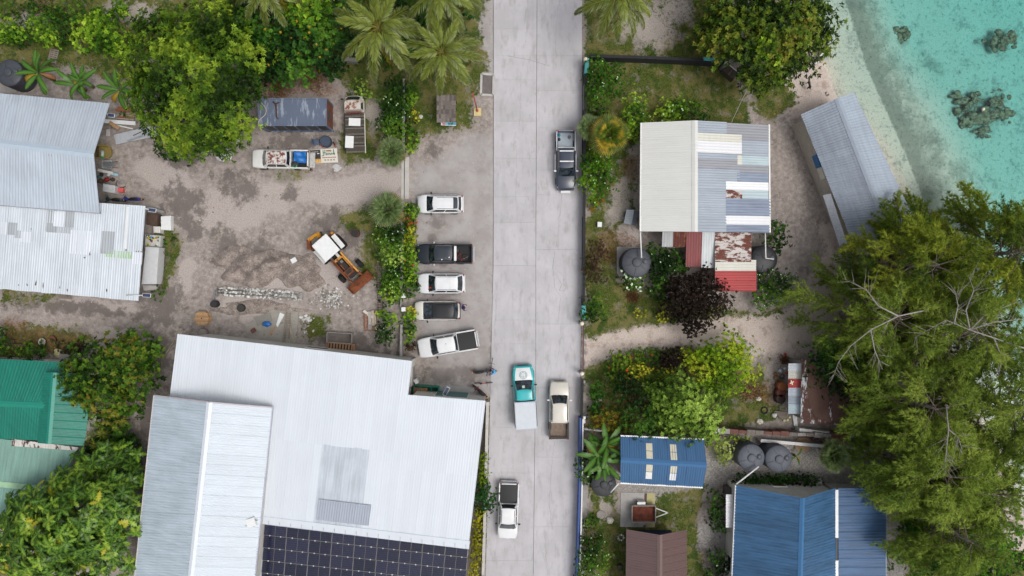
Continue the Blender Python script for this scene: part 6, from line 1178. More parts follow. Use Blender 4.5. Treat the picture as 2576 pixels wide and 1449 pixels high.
# cream pickup ahead on the road
t, g = vehicle('cream pickup with open sandy bed on the right lane of the road', 1407.5, 1035, R(90 - .5), 5.2, 1.80, 'pickup', paint((202, 198, 188)), 'pickup', H=1.75, belt=1.03, hood=1.05, nose=.86, cab=(1.40, -1.0), bed=mat((132, 116, 104), .9, 0, .25, 4), rakes=(.70, .14), group='pickups on the road', mirror_m=WHITE)
for sd in (-1, 1): mb = MB(); mb.box((lerp(*g['bx'], .5), sd * .83, 1.0), (g['bx'][1] - g['bx'][0], .14, .03)); part(t, 'bed_rail', mb, BLK, bevel=.01)
mb = MB(); mb.box((g['bx'][0] + .06, 0, 1.0), (.14, 1.7, .03)); part(t, 'tailgate_cap', mb, BLK, bevel=.01)
# white pickup facing down
t, g = vehicle('white pickup with black bed cover parked on the left lane at the bottom', 1278.5, 1289, R(-90 - 2), 5.0, 1.85, 'pickup', WHT, 'pickup', H=1.78, belt=1.02, hood=1.06, nose=.88, cab=(1.52, -.62), bed=LINER, rakes=(.68, .18), rails=2, group='pickups on the road'); cover(t, g)
for sd in (-1, 1): mb = MB(); mb.tube([(-.85, sd * .82, 1.0), (-.7, sd * .72, 1.35), (-.55, sd * .6, 1.7)], [.06, .07, .05], 6); part(t, 'sail_panel', mb, WHT)
# dark blue pickup facing down, right lane
t, g = vehicle('dark blue pickup with silver bed parked by the garden wall', 1424.5, 400, R(-90), 5.3, 1.78, 'pickup', DBLU, 'pickup', H=1.76, belt=1.02, hood=1.03, nose=.84, cab=(1.46, -.95), bed=mat((168, 180, 190), .5, 0, .1), rakes=(.66, .16), group='pickups on the road', mirror_m=WHITE)
for px in (.30, -.62): mb = MB(); mb.bar((px, -.62, 1.86), (px, .62, 1.86), .10, .03); part(t, 'crossbar', mb, WHITE)
for sd in (-1, 1): mb = MB(); mb.bar((-2.55, sd * .83, 1.03), (-.8, sd * .83, 1.03), .08, .05); part(t, 'bed_rail', mb, mat((200, 206, 210), .4)); mb = MB(); mb.bar((-.6, sd * .94, .42), (1.0, sd * .94, .42), .10, .05); part(t, 'side_step', mb, CHROME)
for px in (-.82, -1.0): mb = MB(); mb.tube([(px, -.75, 1.05), (px, -.7, 1.45), (px, .7, 1.45), (px, .75, 1.05)], .03, 6); part(t, 'roll_bar', mb, WHITE)
mb = MB(); mb.box((2.82, 0, .42), (.20, .85, .05)); part(t, 'plate', mb, WHITE)
for q in ((-2.3, -.6, (40, 130, 160)), (-2.1, .35, (130, 110, 120)), (-1.9, -.6, (40, 50, 54))): mb = MB(); mb.sph((q[0], q[1], .62), (.16, .14, .10), 8, 5, .2, 3); part(t, 'bed_load', mb, mat(q[2], .6), True)
# old white pickup with rusty roof and blue tarp
RST = paint((206, 202, 198), .6, ((112, 52, 40), 2.4, .47)); OLD = paint((220, 220, 216), .4, ((170, 160, 150), 2, .66))
t, g = vehicle('old white pickup with rusty roof and blue tarp in its bed', 702, 398, PI - R(1), 5.1, 1.72, 'pickup', OLD, 'pickup', H=1.65, belt=1.0, hood=1.0, nose=.84, cab=(1.48, -.86), bed=LINER, rakes=(.5, .12), roof_m=RST, group='old trucks in the yard')
mb = MB(); rr = random.Random(4); mb.grid(lambda u, v: (lerp(-2.35, -1.2, u), lerp(-.70, .35, v), .92 + .07 * math.sin(u * 9 + v * 4) + .05 * math.sin(v * 13)), 10, 10); part(t, 'tarp', mb, mat((34, 108, 182), .5, 0, .15, 4), True)
mb = MB(); mb.sph((-1.3, .45, .85), (.35, .28, .22), 10, 6, .12, 2); part(t, 'bundle', mb, mat((52, 54, 58), .8), True); mb = MB(); mb.tube([(-1.35 + .17 * math.cos(a * .5), .62 + .13 * math.sin(a * .5), .98) for a in range(14)], .045, 6); part(t, 'hose_coil', mb, mat((60, 150, 110), .5), True)
for i in range(3): mb = MB(); mb.bar((-.85 - .06, -.7 + i * .7, 1.3), (-.85 - .06, -.1 + i * .35, 1.3), .04, .04); part(t, 'rack_bar', mb, TRIM)
mb = MB(); mb.box((-2.83, 0, .55), (.45, 1.35, .05)); part(t, 'tail_step', mb, mat((180, 180, 178), .6, 0, .3, 8)); 
# flatbed truck with rusty cab
bs = P(893, 313, .9); bs.z = 0
t = thing('flatbed_truck', 'old flatbed truck with rusted cab roof and plank deck', 'truck', bs, R(91.5), 'old trucks in the yard'); RC = paint((198, 190, 180), .65, ((126, 72, 54), 2.2, .50)); CB = paint((206, 200, 188), .55, ((140, 110, 92), 2, .64))
def cabfn(u, s_, z): return (lerp(1.1, 2.45, u), s_, z)
mb = MB(); mb.prism([(1.05, -.88), (2.1, -.88), (2.42, -.74), (2.52, -.4), (2.55, 0), (2.52, .4), (2.42, .74), (2.1, .88), (1.05, .88)], .45, 1.15); part(t, 'cab', mb, CB, bevel=.06)
mb = MB(); lo = [(1.08, -.84), (2.05, -.84), (2.38, -.66), (2.44, 0), (2.38, .66), (2.05, .84), (1.08, .84)]; hi = [(1.12, -.72), (1.72, -.72), (1.92, -.58), (1.96, 0), (1.92, .58), (1.72, .72), (1.12, .72)]
mb.add([(a, b, 1.15) for a, b in lo] + [(a, b, 1.85) for a, b in hi], [(i, (i + 1) % 7, 7 + (i + 1) % 7, 7 + i) for i in range(7)] + [tuple(range(7, 14))]); part(t, 'cab_top', mb, CB, bevel=.03)
mb = MB(); mb.prism([(a * .97 + .04, b * .95) for a, b in hi], 1.852, 1.90); part(t, 'roof', mb, RC, bevel=.02)
mb = MB(); mb.grid(lambda u, v: (lerp(2.40, 1.98, v) + .05 - .10 * (2 * u - 1) ** 4, lerp(-.62, .62, u) * lerp(1, .9, v), lerp(1.22, 1.80, v) + .02), 6, 2); part(t, 'windscreen', mb, GLASS, True)
for sd in (-1, 1): mb = MB(); mb.grid(lambda u, v: (lerp(1.2, 1.9 - .25 * v, u), sd * (lerp(.835, .735, v) + .012), lerp(1.22, 1.78, v)), 2, 2); part(t, 'side_window', mb, GLASS); mb = MB(); mb.box((2.2, sd * 1.02, 1.3), (.08, .2, .2)); part(t, 'mirror', mb, BLK); mb = MB(); mb.box((2.5, sd * .6, .72), (.08, .22, .16)); part(t, 'headlight', mb, LAMP)
for i in range(3): mb = MB(); mb.tube([(1.0, -.7, .95 + .3 * i), (1.0, .7, .95 + .3 * i)], .03, 6); part(t, 'head_rack', mb, mat((120, 70, 60), .8))
PLK = [mat(c, .9, 0, .35, 9) for c in ((78, 72, 66), (110, 104, 96), (58, 52, 48))]
nP = 26
for i in range(nP):
    x0 = lerp(.92, -2.55, i / nP); mb = MB(); mb.box((x0 - .066, 0, .93), (.118, 1.74, .05)); part(t, 'deck_plank', mb, PLK[(i * i * 7 + i // 2) % 3])
for sd in (-1, 1): mb = MB(); mb.bar((.95, sd * .9, .95), (-2.62, sd * .9, .95), .07, .10); part(t, 'deck_rail', mb, CB if sd < 0 else BLK)
mb = MB(); mb.box((-.3, 0, .72), (4.0, .7, .2)); part(t, 'chassis', mb, BLK); add_wheels(t, (1.75, -1.5), .72, 1.05)
for nm, x, y, w_, h_, a, lab in (('white_board', 892, 307, 1.05, .70, -.03, 'white board lying on the front of the flatbed truck deck'), ('white_board', 879, 357, .75, 1.08, -.05, 'white board lying at the tail of the flatbed truck deck')):
    p = P(x, y, .98); mb = MB(); mb.box((p.x, p.y, .985), (w_, h_, .05), a); tag(mb.build(nm, WHITE, bevel=.01, loc=(p.x, p.y, .96)), lab, 'board', 'boards on the truck')
# backhoe loader
bs = P(852, 650, 1.0); bs.z = 0; YEL = paint((196, 136, 34), .55, ((112, 60, 34), 2.2, .52)); RUS = mat((126, 70, 40), .85, 0, .35, 4, dirt=((84, 48, 34), 3, .5)); BK = mat((44, 40, 38), .8, 0, .2, 5)
t = thing('backhoe_loader', 'rusty yellow backhoe loader with white cab roof', 'backhoe', bs, R(-49)); t.scale = (1.1,) * 3   # +x towards the loader bucket
def bb(nm, c, s, m, bev=.02, rz=0, ry=0, par=None): mb = MB(); mb.box(c, s, rz, ry); return part(t, nm, mb, m, bevel=bev, par=par)
bb('chassis', (.1, 0, .75), (3.6, .75, .4), BK); cabp = bb('cab', (-1.05, .0, 1.5), (1.25, 1.25, 1.1), mat((40, 44, 46), .25)); bb('cab_roof', (-1.05, 0, 2.32), (1.72, 1.52, .16), WHITE, .06, par=cabp)
for i in range(7): bb('roof_rib', (-1.05, lerp(-.6, .6, i / 6), 2.41), (1.55, .04, .02), WHITE, 0, par=cabp)
for sx in (-1, 1):
    for sy in (-1, 1): bb('cab_pillar', (-1.05 + sx * .62, sy * .62, 1.7), (.08, .08, 1.2), YEL)
bb('engine_block', (.75, 0, 1.18), (1.25, .50, .4), BK); bb('side_panel', (.75, .38, 1.15), (1.35, .08, .5), YEL); bb('side_panel', (.75, -.38, 1.15), (1.35, .08, .5), RUS); bb('hood_plate', (.10, 0, 1.42), (.22, .7, .08), YEL); bb('radiator', (1.45, 0, 1.2), (.45, .75, .55), RUS); bb('radiator_top', (1.45, 0, 1.49), (.30, .50, .04), BK); bb('battery_box', (.45, .1, 1.42), (.22, .22, .12), mat((120, 118, 112), .7)); bb('exhaust', (.85, -.15, 1.42), (.5, .10, .10), RUS); bb('air_filter', (-.2, .2, 1.5), (.5, .22, .18), mat((196, 196, 190), .6))
for sy in (-1, 1):
    mb = MB(); mb.bar((-.2, sy * .52, 1.35), (1.9, sy * .52, 1.0), .14, .20); part(t, 'loader_arm', mb, YEL if sy > 0 else RUS); mb = MB(); mb.bar((1.9, sy * .52, 1.0), (2.35, sy * .52, .45), .14, .18); part(t, 'loader_arm', mb, RUS); mb = MB(); mb.tube([(.9, sy * .5, .9), (1.9, sy * .5, .85)], .05, 8); part(t, 'ram', mb, CHROME)
mb = MB(); pr = [(2.25, .1), (2.25, .75), (2.45, .85), (2.35, .4), (2.5, .16), (2.95, .1), (2.95, .06), (2.4, .06)]
mb.add([(a, y_, z) for y_ in (-1.1, 1.1) for a, z in pr], [(i, (i + 1) % 8, 8 + (i + 1) % 8, 8 + i) for i in range(8)] + [tuple(range(8)), tuple(range(8, 16))[::-1]]); part(t, 'loader_bucket', mb, RUS)
for sy in (-1, 1): bb('bucket_cheek', (2.55, sy * 1.08, .42), (.72, .05, .66), RUS)
for x_, wy, sc in ((-1.0, .92, 1.95), (1.35, .95, 1.15)):
    for sy in (-1, 1): w_ = link('wheel', None, t, (x_, sy * wy, .33 * sc)); w_.rotation_euler = (R(90), 0, 0); w_.scale = (sc, sc, sc * 1.35); link('tyre', TYRE_ME if x_ < 0 else TYRE_ME, w_); link('rim', RIM_ME, w_)
bb('mudguard', (-1.0, .95, 1.40), (1.3, .40, .06), WHITE); bb('mudguard', (-1.0, -.95, 1.40), (1.3, .40, .06), mat((200, 200, 194), .6))
mb = MB(); mb.bar((-1.9, 0, .9), (-2.35, .2, 2.2), .3, .3); part(t, 'boom', mb, YEL); mb = MB(); mb.bar((-2.35, .2, 2.2), (-2.5, -.7, 1.9), .24, .26); part(t, 'dipper', mb, YEL); mb = MB(); mb.bar((-2.5, -.7, 1.9), (-2.1, -1.2, 1.2), .3, .3); part(t, 'dipper', mb, RUS); bb('backhoe_bucket', (-2.05, -1.05, .9), (.5, .45, .55), RUS, .05, .4); bb('boom_frame', (-1.8, 0, .8), (.3, 1.7, .5), RUS); mb = MB(); mb.tube([(-1.8, .2, 1.2), (-2.3, .5, 2.2)], .06, 8); part(t, 'ram', mb, BK)
for sy in (-1, 1): bb('stabiliser', (-1.9, sy * .95, .55), (.22, .22, 1.0), YEL)
# blue scooter and others by the workshop
def scooter(label, x, y, rz, body, seat=(24, 24, 28), group='motorcycles'):
    p = P(x, y, .5); t = thing('scooter', label, 'motorcycle', (p.x, p.y, 0), rz, group); m = paint(body)
    for px in (-.60, .62): w_ = link('wheel', None, t, (px, 0, .26)); w_.rotation_euler = (R(90), 0, 0); w_.scale = (.78, .78, .5); link('tyre', TYRE_ME, w_); link('rim', RIM_ME, w_)
    mb = MB(); mb.sph((-.30, 0, .58), (.52, .17, .22), 12, 7); part(t, 'body', mb, m, True); mb = MB(); mb.sph((-.22, 0, .76), (.42, .13, .08), 12, 6); part(t, 'seat', mb, mat(seat, .6), True)
    mb = MB(); mb.grid(lambda u, v: (.42 + .16 * v + .04 * (1 - (2 * u - 1) ** 2), lerp(-.22, .22, u) * lerp(1, .6, v), lerp(.35, 1.0, 1 - v) + .0), 6, 4); part(t, 'leg_shield', mb, m, True); mb = MB(); mb.box((.12, 0, .30), (.50, .26, .06)); part(t, 'footboard', mb, m, bevel=.02)
    mb = MB(); mb.tube([(.38, -.33, 1.02), (.44, -.15, 1.06), (.44, .15, 1.06), (.38, .33, 1.02)], .025, 6); part(t, 'handlebar', mb, BLK); mb = MB(); mb.sph((.50, 0, .98), (.12, .15, .10), 8, 5); part(t, 'headlight', mb, m, True); mb = MB(); mb.sph((.62, 0, .50), (.26, .09, .10), 8, 5); part(t, 'mudguard', mb, m, True); mb = MB(); mb.box((-.86, 0, .60), (.08, .18, .10)); part(t, 'taillight', mb, mat((210, 120, 30), .3), bevel=.02)
    for sd in (-1, 1): mb = MB(); mb.box((.46, sd * .30, 1.18), (.03, .10, .06)); part(t, 'mirror', mb, BLK)
    return t
scooter('bright blue scooter parked at the shed corner', 334, 501, R(180), (24, 50, 150)); scooter('dark motorbike by the road edge beside the person in blue', 1213, 935, R(5), (60, 60, 64)); scooter('dark red motorbike near the wall end by the warehouse corner', 1208, 985, R(140), (80, 30, 32))
bicycle('bicycle standing on the gravel nearest the person in light blue', tuple(P(1236, 922, 0))[:2] + (0,), R(80), (60, 60, 66)); bicycle('red bicycle parked by the road edge above the warehouse corner', tuple(P(1216, 962, 0))[:2] + (0,), R(2), (190, 40, 40))
# ================================================================ walls, tanks, yard things
CONC = mat((150, 147, 144), .9, 0, .16, 2, dirt=((96, 90, 86), 2.5, .62)); CONC_L = mat((186, 183, 178), .88, 0, .12, 2); BLKP = mat((34, 35, 40), .5, 0, .12, 3); PLAST = mat((66, 69, 77), .55, 0, .14, 2, dirt=((90, 94, 100), 3, .66))
def one(name, label, cat, mb, m, loc, group=None, smooth=False, bevel=0.0): return tag(mb.build(name, m, None, smooth, bevel, loc=Vector(loc)), label, cat, group)
def wall_run(name, label, pts, thk, h, m, cap=None, cat='wall', capw=.06, pan=None, posts=0):
    b = P(*pts[0]); t = thing(name, label, cat, b)
    for (a, c) in zip(pts[:-1], pts[1:]):
        p0, p1 = P(*a), P(*c); L = (p1 - p0).length; n = max(1, round(L / (pan or 2.8)))
        for i in range(n):
            q0, q1 = p0.lerp(p1, i / n), p0.lerp(p1, (i + 1) / n); d = (q1 - q0).normalized() * .006
            mb = MB(); mb.bar(q0 + d + Vector((0, 0, h / 2)), q1 - d + Vector((0, 0, h / 2)), thk, h); mb.build('panel', m if not isinstance(m, list) else m[i % len(m)], t)
            if cap: mb = MB(); mb.bar(q0 + d + Vector((0, 0, h + .025)), q1 - d + Vector((0, 0, h + .025)), thk + capw, .05); mb.build('coping', cap, t)
            if posts and i % posts == 0: mb = MB(); mb.box((q0.x, q0.y, h / 2 + .06), (thk + .1, thk + .1, h + .12)); mb.build('post', cap or m, t)
    return t
DKW = mat((40, 41, 44), .85, 0, .2, 2); TQ = mat((92, 176, 178), .7, 0, .15, 2, dirt=((60, 70, 70), 2, .6)); LGW = mat((140, 140, 138), .9, 0, .15, 2); BLW = mat((56, 84, 146), .7, 0, .1); WHW = mat((214, 214, 212), .7, 0, .08)
w1 = wall_run('garden_wall', 'dark garden wall along the right side of the road', [(1470, 158), (1467, 400), (1466, 620), (1464, 805)], .18, 1.15, [DKW, LGW, DKW], DKW, pan=2.4); w2 = wall_run('cross_wall', 'black cross wall dividing the lawns north of the patchwork house', [(1480, 152), (1620, 156), (1730, 161), (1822, 167)], .2, 1.3, DKW, DKW, pan=2.6)
w3 = wall_run('lower_wall', 'short grey wall below the lane gate by the road', [(1462, 950), (1460, 1040)], .18, 1.1, LGW, DKW); w4 = wall_run('blue_wall', 'blue and white wall beside the road at the bottom', [(1457, 1045), (1456, 1200), (1452, 1330), (1446, 1520)], .16, 1.3, BLW, None, pan=2.2)
wall_run('white_kerb_wall', 'white inner wall strip beside the blue road wall', [(1463, 1048), (1461, 1200), (1458, 1330), (1452, 1520)], .12, 1.36, WHW, None, pan=3.0)
wall_run('yard_wall', 'low concrete yard wall beside the hedge and parked cars', [(1020, 205), (1019, 385)], .16, .9, DKW, CONC); wall_run('yard_wall_south', 'dark yard wall behind the row of parked cars', [(1016, 560), (1014, 738)], .16, .9, DKW, CONC, pan=2.2); wall_run('yard_wall_end', 'concrete yard wall end running to the warehouse corner', [(1014, 815), (1012, 905)], .16, .9, CONC, CONC, pan=2.2)
wall_run('warehouse_wall', 'grey boundary wall between the warehouse and the road', [(1228, 1010), (1222, 1250), (1215, 1500)], .2, 1.3, CONC, CONC_L, pan=2.4, posts=3); wall_run('corner_wall', 'tall concrete wall stub at the warehouse notch', [(1042, 898), (1041, 965)], .18, 1.9, CONC, CONC_L)
wall_run('north_wall', 'low concrete wall running beneath the left coconut palm', [(845, 152), (905, 157)], .3, .7, CONC, CONC)
for nm, x, y, lab in ((0, 1473, 149, 'round white lamp on the wall corner post at the top'), (1, 1828, 159, 'round white lamp on the wall end post by the beach tree'), (2, 1464, 814, 'round white lamp on the upper gate post of the lane'), (3, 1464, 940, 'round white lamp on the lower gate post of the lane')):
    p = P(x, y, 1.75); t = thing('gate_lamp', lab, 'post lamp', (p.x, p.y, 0), 0, 'post lamps'); mb = MB(); mb.box((p.x, p.y, .78), (.26, .26, 1.56)); mb.build('post', LGW, t, bevel=.02); mb = MB(); mb.cyl((p.x, p.y, 1.5), .1, .1, 12); mb.build('collar', CONC, t); mb = MB(); mb.sph((p.x, p.y, 1.75), .19, 16, 10); mb.build('globe', mat((226, 220, 200), .4), t, True)
for lab, pts, c in (('turquoise sheet hung on the wall corner by the road', [(1474, 158), (1472, 195)], TQ), ('turquoise tarp over the cross wall near the beach tree', [(1760, 160), (1808, 164)], TQ), ('pale turquoise panel on the road wall above the lane gate', [(1466, 768), (1466, 802)], TQ)):
    a, b_ = P(*pts[0]), P(*pts[1]); mb = MB(); mb.bar(a + Vector((0, 0, 1.36)), b_ + Vector((0, 0, 1.36)), .30, .04); mb.bar(a + Vector((-.03, 0, 1.0)), b_ + Vector((-.03, 0, 1.0)), .34, .7); one('tarp', lab, 'tarp', mb, c, a)
g0, g1 = P(1466, 818), P(1465, 936); t = thing('sliding_gate', 'low dark red rail gate across the sandy lane entrance', 'gate', g0)
for z in (.25, .6, .95): mb = MB(); mb.bar(g0 + Vector((0, 0, z)), g1 + Vector((0, 0, z)), .05, .05); mb.build('rail', mat((96, 66, 70), .7), t)
for i in range(26): p = g0.lerp(g1, i / 25); mb = MB(); mb.box((p.x, p.y, .58), (.03, .03, .8)); mb.build('bar', mat((96, 66, 70), .7), t)
for i in (0, 1): p = P(1018, 405 + i * 0) ; 
mb = MB(); a, b_ = P(1018, 395), P(1017, 500); mb.prism([(a.x - .28, a.y), (a.x + .42, a.y), (b_.x + .42, b_.y), (b_.x - .28, b_.y)], -.05, .035); one('gate_track', 'pale concrete gate track crossing the yard entrance', 'gate track', mb, CONC_L, a); mb = MB(); mb.bar(a + Vector((0, 0, .05)), b_ + Vector((0, 0, .05)), .05, .03); one('track_rail', 'thin steel rail set in the gate track', 'rail', mb, TRIM, a)
for y, lab in ((744, 'upper white-capped gate post behind the parked cars'), (778, 'lower white-capped gate post behind the parked cars')):
    p = P(1015, y, 1.2); t = thing('gate_post', lab, 'gate post', (p.x, p.y, 0), 0, 'white gate posts'); mb = MB(); mb.box((p.x, p.y, .6), (.3, .3, 1.2)); mb.build('shaft', CONC, t); mb = MB(); mb.box((p.x, p.y, 1.23), (.38, .38, .08)); mb.build('cap', WHITE, t, bevel=.02)
mb = MB(); mb.bar(P(1011, 752, .5), P(1010, 772, .5), .05, 1.0); one('small_gate', 'narrow metal gate between the white-capped posts', 'gate', mb, mat((170, 170, 166), .6), P(1011, 762))
# rusty picket gate panels left of the hedge
t = thing('picket_fence', 'rusty brown mesh fence left of the hedge by the backhoe', 'fence', P(955, 680))
for i in range(22): p = P(954 + i * .15, 655 + i * 6.2); mb = MB(); mb.box((p.x, p.y, .45), (.42, .05, .05), .05); mb.build('slat', mat((84, 62, 54), .9, 0, .3, 5), t); 
for dx in (-.2, .2): mb = MB(); mb.bar(P(954, 652, .5) + Vector((dx, 0, 0)), P(957, 790, .5) + Vector((dx, 0, 0)), .05, .06); mb.build('rail', WOOD_D, t)
for i in range(4): mb = MB(); mb.bar(P(949, 650 + i * 4.5, .5), P(975, 652 + i * 4.5, .5), .10, .05); mb.build('slat', WOOD_G, t)
# fence of patched boards between hut and blue shed
t = thing('board_fence', 'weathered fence of old boards and sheets behind the blue shed tanks', 'fence', P(1800, 1085)); rr = random.Random(5)
for i in range(16): x = 1790 + i * 21; c = [mat(q, .85, 0, .3, 6) for q in ((150, 146, 142), (110, 74, 66), (196, 196, 194), (120, 112, 106))][rr.randrange(4)]; mb = MB(); mb.bar(P(x, 1080 + i * .9, .8), P(x + 20, 1081 + i * .9, .8), .26 + rr.uniform(0, .2), 1.3); mb.build('board', c, t)
wall_run('white_board_wall', 'white painted low wall behind the round water tanks', [(1905, 1103), (2075, 1118), (2160, 1126), (2290, 1138)], .22, .9, WHW, WHW, pan=3)
wall_run('hut_ledge', 'second white ledge behind the hut by the fan palm', [(2000, 1076), (2110, 1090), (2230, 1100)], .3, 1.0, WHW, None, pan=4); wall_run('shed_back_wall', 'short white wall piece above the croton bush', [(1468, 1075), (1520, 1080)], .14, .9, WHW, None)
# ---- water tanks
def tank(label, x, y, r, h, m=None, ribs=5, hub=True, zb=0.0):
    p = P(x, y, h); t = thing('water_tank', label, 'water tank', (p.x, p.y, 0), 0, 'rainwater tanks'); m = m or PLAST
    prof = [(r * .98, zb)] + [q for i in range(7) for q in ((r, zb + (h - zb) * (.04 + i * .12)), (r * .975, zb + (h - zb) * (.10 + i * .12)))] + [(r, h * .90), (r * .99, h * .93), (r * .93, h * .965), (r * .6, h * 1.0), (r * .25, h * 1.03)]
    mb = MB(); mb.lathe((p.x, p.y, 0), prof, 40); mb.build('shell', m, t, True)
    for i in range(ribs): a = 2 * PI * i / ribs + .4; c, s = math.cos(a), math.sin(a); mb = MB(); mb.bar((p.x + c * r * .42, p.y + s * r * .42, h * 1.025), (p.x + c * r * .9, p.y + s * r * .9, h * .975), .12, .06); mb.build('rib', m, t, bevel=.02)
    if hub: mb = MB(); mb.lathe((p.x, p.y, 0), [(r * .32, h * 1.02), (r * .32, h * 1.05), (r * .26, h * 1.07), (r * .05, h * 1.075)], 24); mb.build('hub', m, t, True)
    mb = MB(); mb.lathe((p.x + r * .55, p.y + .1, 0), [(.24, h * .99), (.24, h * 1.03), (.20, h * 1.05), (.04, h * 1.05)], 16); mb.build('lid', mat((70, 74, 82), .5), t, True); return t
tank('black water tank at the left edge by the banana plants', 20, 182, 1.2, 2.2, ribs=4); tank('ribbed grey water tank on a concrete pad beside the flowering bush', 1602, 660, 1.32, 2.1, ribs=6); tank('black water tank behind the lean-to at the right', 1922, 652, 1.25, 2.1, BLKP, 3, False); LTK = mat((88, 92, 102), .6, 0, .14, 2, dirt=((128, 132, 140), 3.5, .62))
tank('left one of the twin round tanks behind the blue shed', 1891, 1152, 1.2, 2.3, LTK, 4); tank('right one of the twin round tanks behind the blue shed', 1960, 1155, 1.2, 2.3, LTK, 4); tank('black tank under the banana leaves by the small blue shed', 1519, 1219, 1.12, 1.9, mat((52, 53, 57), .6, 0, .1), 4)
def slab(label, poly, h, m=None, name='concrete_pad', cat='concrete pad'):
    ps = [P(*q) for q in poly]; mb = MB(); mb.prism([(q.x, q.y) for q in ps], -.05, h); return one(name, label, cat, mb, m or CONC, ps[0], bevel=.01)
slab('concrete pad under the ribbed grey water tank', [D(2, 1, 1062, 1045), D(2, 1, 1340, 1045), D(2, 1, 1340, 1330), D(2, 1, 1062, 1330)], .12); slab('square paved slab under the rusty trailer', [D(2, 3, 1100, 632), D(2, 3, 1432, 640), D(2, 3, 1430, 972), D(2, 3, 1097, 966)], .06, mat((168, 165, 162), .9, 0, .16, 1.5, dirt=((120, 116, 114), 2, .62)))
slab('yellow painted strip at the edge of the trailer slab', [D(2, 3, 1356, 642), D(2, 3, 1430, 642), D(2, 3, 1428, 968), D(2, 3, 1345, 968)], .07, mat((176, 168, 120), .8, 0, .12, 2), 'painted_strip', 'paint strip'); slab('narrow brown strip beside the yellow paint on the slab', [D(2, 3, 1330, 642), D(2, 3, 1354, 642), D(2, 3, 1342, 968), D(2, 3, 1318, 968)], .068, mat((92, 76, 68), .9), 'brown_strip', 'paint strip')
slab('rough concrete work floor with tools north of the warehouse', [D(0, 2, 2400, 400), D(1, 2, 190, 262), D(1, 2, 440, 282), D(1, 2, 415, 620), D(0, 2, 2392, 580)], .10, mat((156, 152, 144), .92, 0, .2, 2, dirt=((120, 118, 104), 2, .56))); slab('concrete ramp between the green skip and the road', [D(1, 2, 1790, 985), D(1, 2, 2180, 1015), D(1, 2, 2140, 1120), D(1, 2, 1780, 1100)], .04, mat((166, 164, 163), .9, 0, .12, 2)); slab('grey concrete path below the blue wall bushes', [D(2, 3, 712, 560), D(2, 3, 790, 560), D(2, 3, 770, 860), D(2, 3, 735, 1050), D(2, 3, 705, 1050)], .04); slab('grey concrete strip beside the blue house', [D(2, 3, 2040, 980), D(2, 3, 2190, 980), D(2, 3, 2170, 1443), D(2, 3, 2120, 1443)], .04); slab('weathered paving left of the workshop bananas', [D(0, 0, -60, 830), D(0, 0, 170, 860), D(0, 0, 170, 900), D(0, 0, -60, 900)], .08)
slab('worn stone step by the boathouse wall', [D(3, 1, 520, 300), D(3, 1, 590, 285), D(3, 1, 625, 390), D(3, 1, 560, 415), D(3, 1, 525, 370)], .10, mat((150, 138, 126), .9, 0, .15, 2)); slab('dark earth step by the boathouse door', [D(3, 1, 570, 420), D(3, 1, 650, 395), D(3, 1, 700, 540), D(3, 1, 620, 565)], .06, mat((116, 98, 84), .95, 0, .2, 3))
# drain box, boundary marker, shelter
q = [D(1, 0, 2205, 715), D(1, 0, 2322, 725), D(1, 0, 2316, 922), D(1, 0, 2198, 917)]; b = P(*q[0]); t = thing('drain_box', 'square drain pit with pale concrete rim beside the road', 'drain', b); ps = [P(*a) for a in q]
for i in range(4): mb = MB(); mb.bar(ps[i] + Vector((0, 0, .05)), ps[(i + 1) % 4] + Vector((0, 0, .05)), .2, .16); mb.build('rim', CONC_L, t)
mb = MB(); mb.prism([(a.x, a.y) for a in inset(ps, .12)], -.02, .045); mb.build('cover', mat((112, 106, 104), .9, 0, .2, 2), t)
b = T(1, 0, 2166, 1086); t = thing('marker_post', 'tall red pole on a pale yellow block beside the road', 'marker post', b); mb = MB(); mb.box((b.x, b.y, .12), (.68, .74, .24)); mb.build('block', mat((206, 190, 136), .8, 0, .1), t, bevel=.02); mb = MB(); e = T(1, 0, 2120, 900, 5.0); mb.tube([(b.x, b.y + .1, .2), (e.x, e.y, 5.0)], [.06, .05], 10); mb.build('pole', mat((186, 80, 84), .6), t, True); mb = MB(); mb.sph((b.x, b.y + .1, .28), .13, 10, 6); mb.build('foot', mat((186, 80, 84), .6), t, True)
tl, tr_, br, bl_ = T(1, 0, 1772, 925, 2.3), T(1, 0, 1958, 918, 2.3), T(1, 0, 1955, 1170, 2.1), T(1, 0, 1772, 1172, 2.1); b = base_of([tl, tr_, br, bl_]); t = thing('thatch_shelter', 'small grey thatched roadside shelter under the palm', 'shelter', b); THM = [mat(c, .95, 0, .35, 14) for c in ((112, 104, 98), (96, 88, 84), (126, 118, 112))]; rr = random.Random(9)
for j in range(6):
    for i in range(9):
        u0, u1, v0, v1 = i / 9, (i + 1) / 9, j / 6, min(1.04, (j + 1.35) / 6); sh = [bil(tl, tr_, br, bl_, u0, v0), bil(tl, tr_, br, bl_, u1, v0), bil(tl, tr_, br, bl_, u1, v1 + rr.uniform(-.02, .02)), bil(tl, tr_, br, bl_, u0, v1 + rr.uniform(-.02, .02))]; z = (6 - j) * .018 + rr.uniform(0, .012)
        mb = MB(); mb.add([p + Vector((0, 0, z + (.02 if k_ < 2 else .045))) for k_, p in enumerate(sh)] + [p + Vector((0, 0, z - .01)) for p in sh], [(3, 2, 1, 0), (4, 5, 6, 7), (0, 1, 5, 4), (2, 3, 7, 6), (1, 2, 6, 5), (3, 0, 4, 7)]); mb.build('thatch_tuft', THM[rr.randrange(3)], t)
for p in inset([tl, tr_, br, bl_], .15): mb = MB(); mb.cyl((p.x, p.y, 0), .05, p.z - .02, 8); mb.build('post', WOOD_D, t)
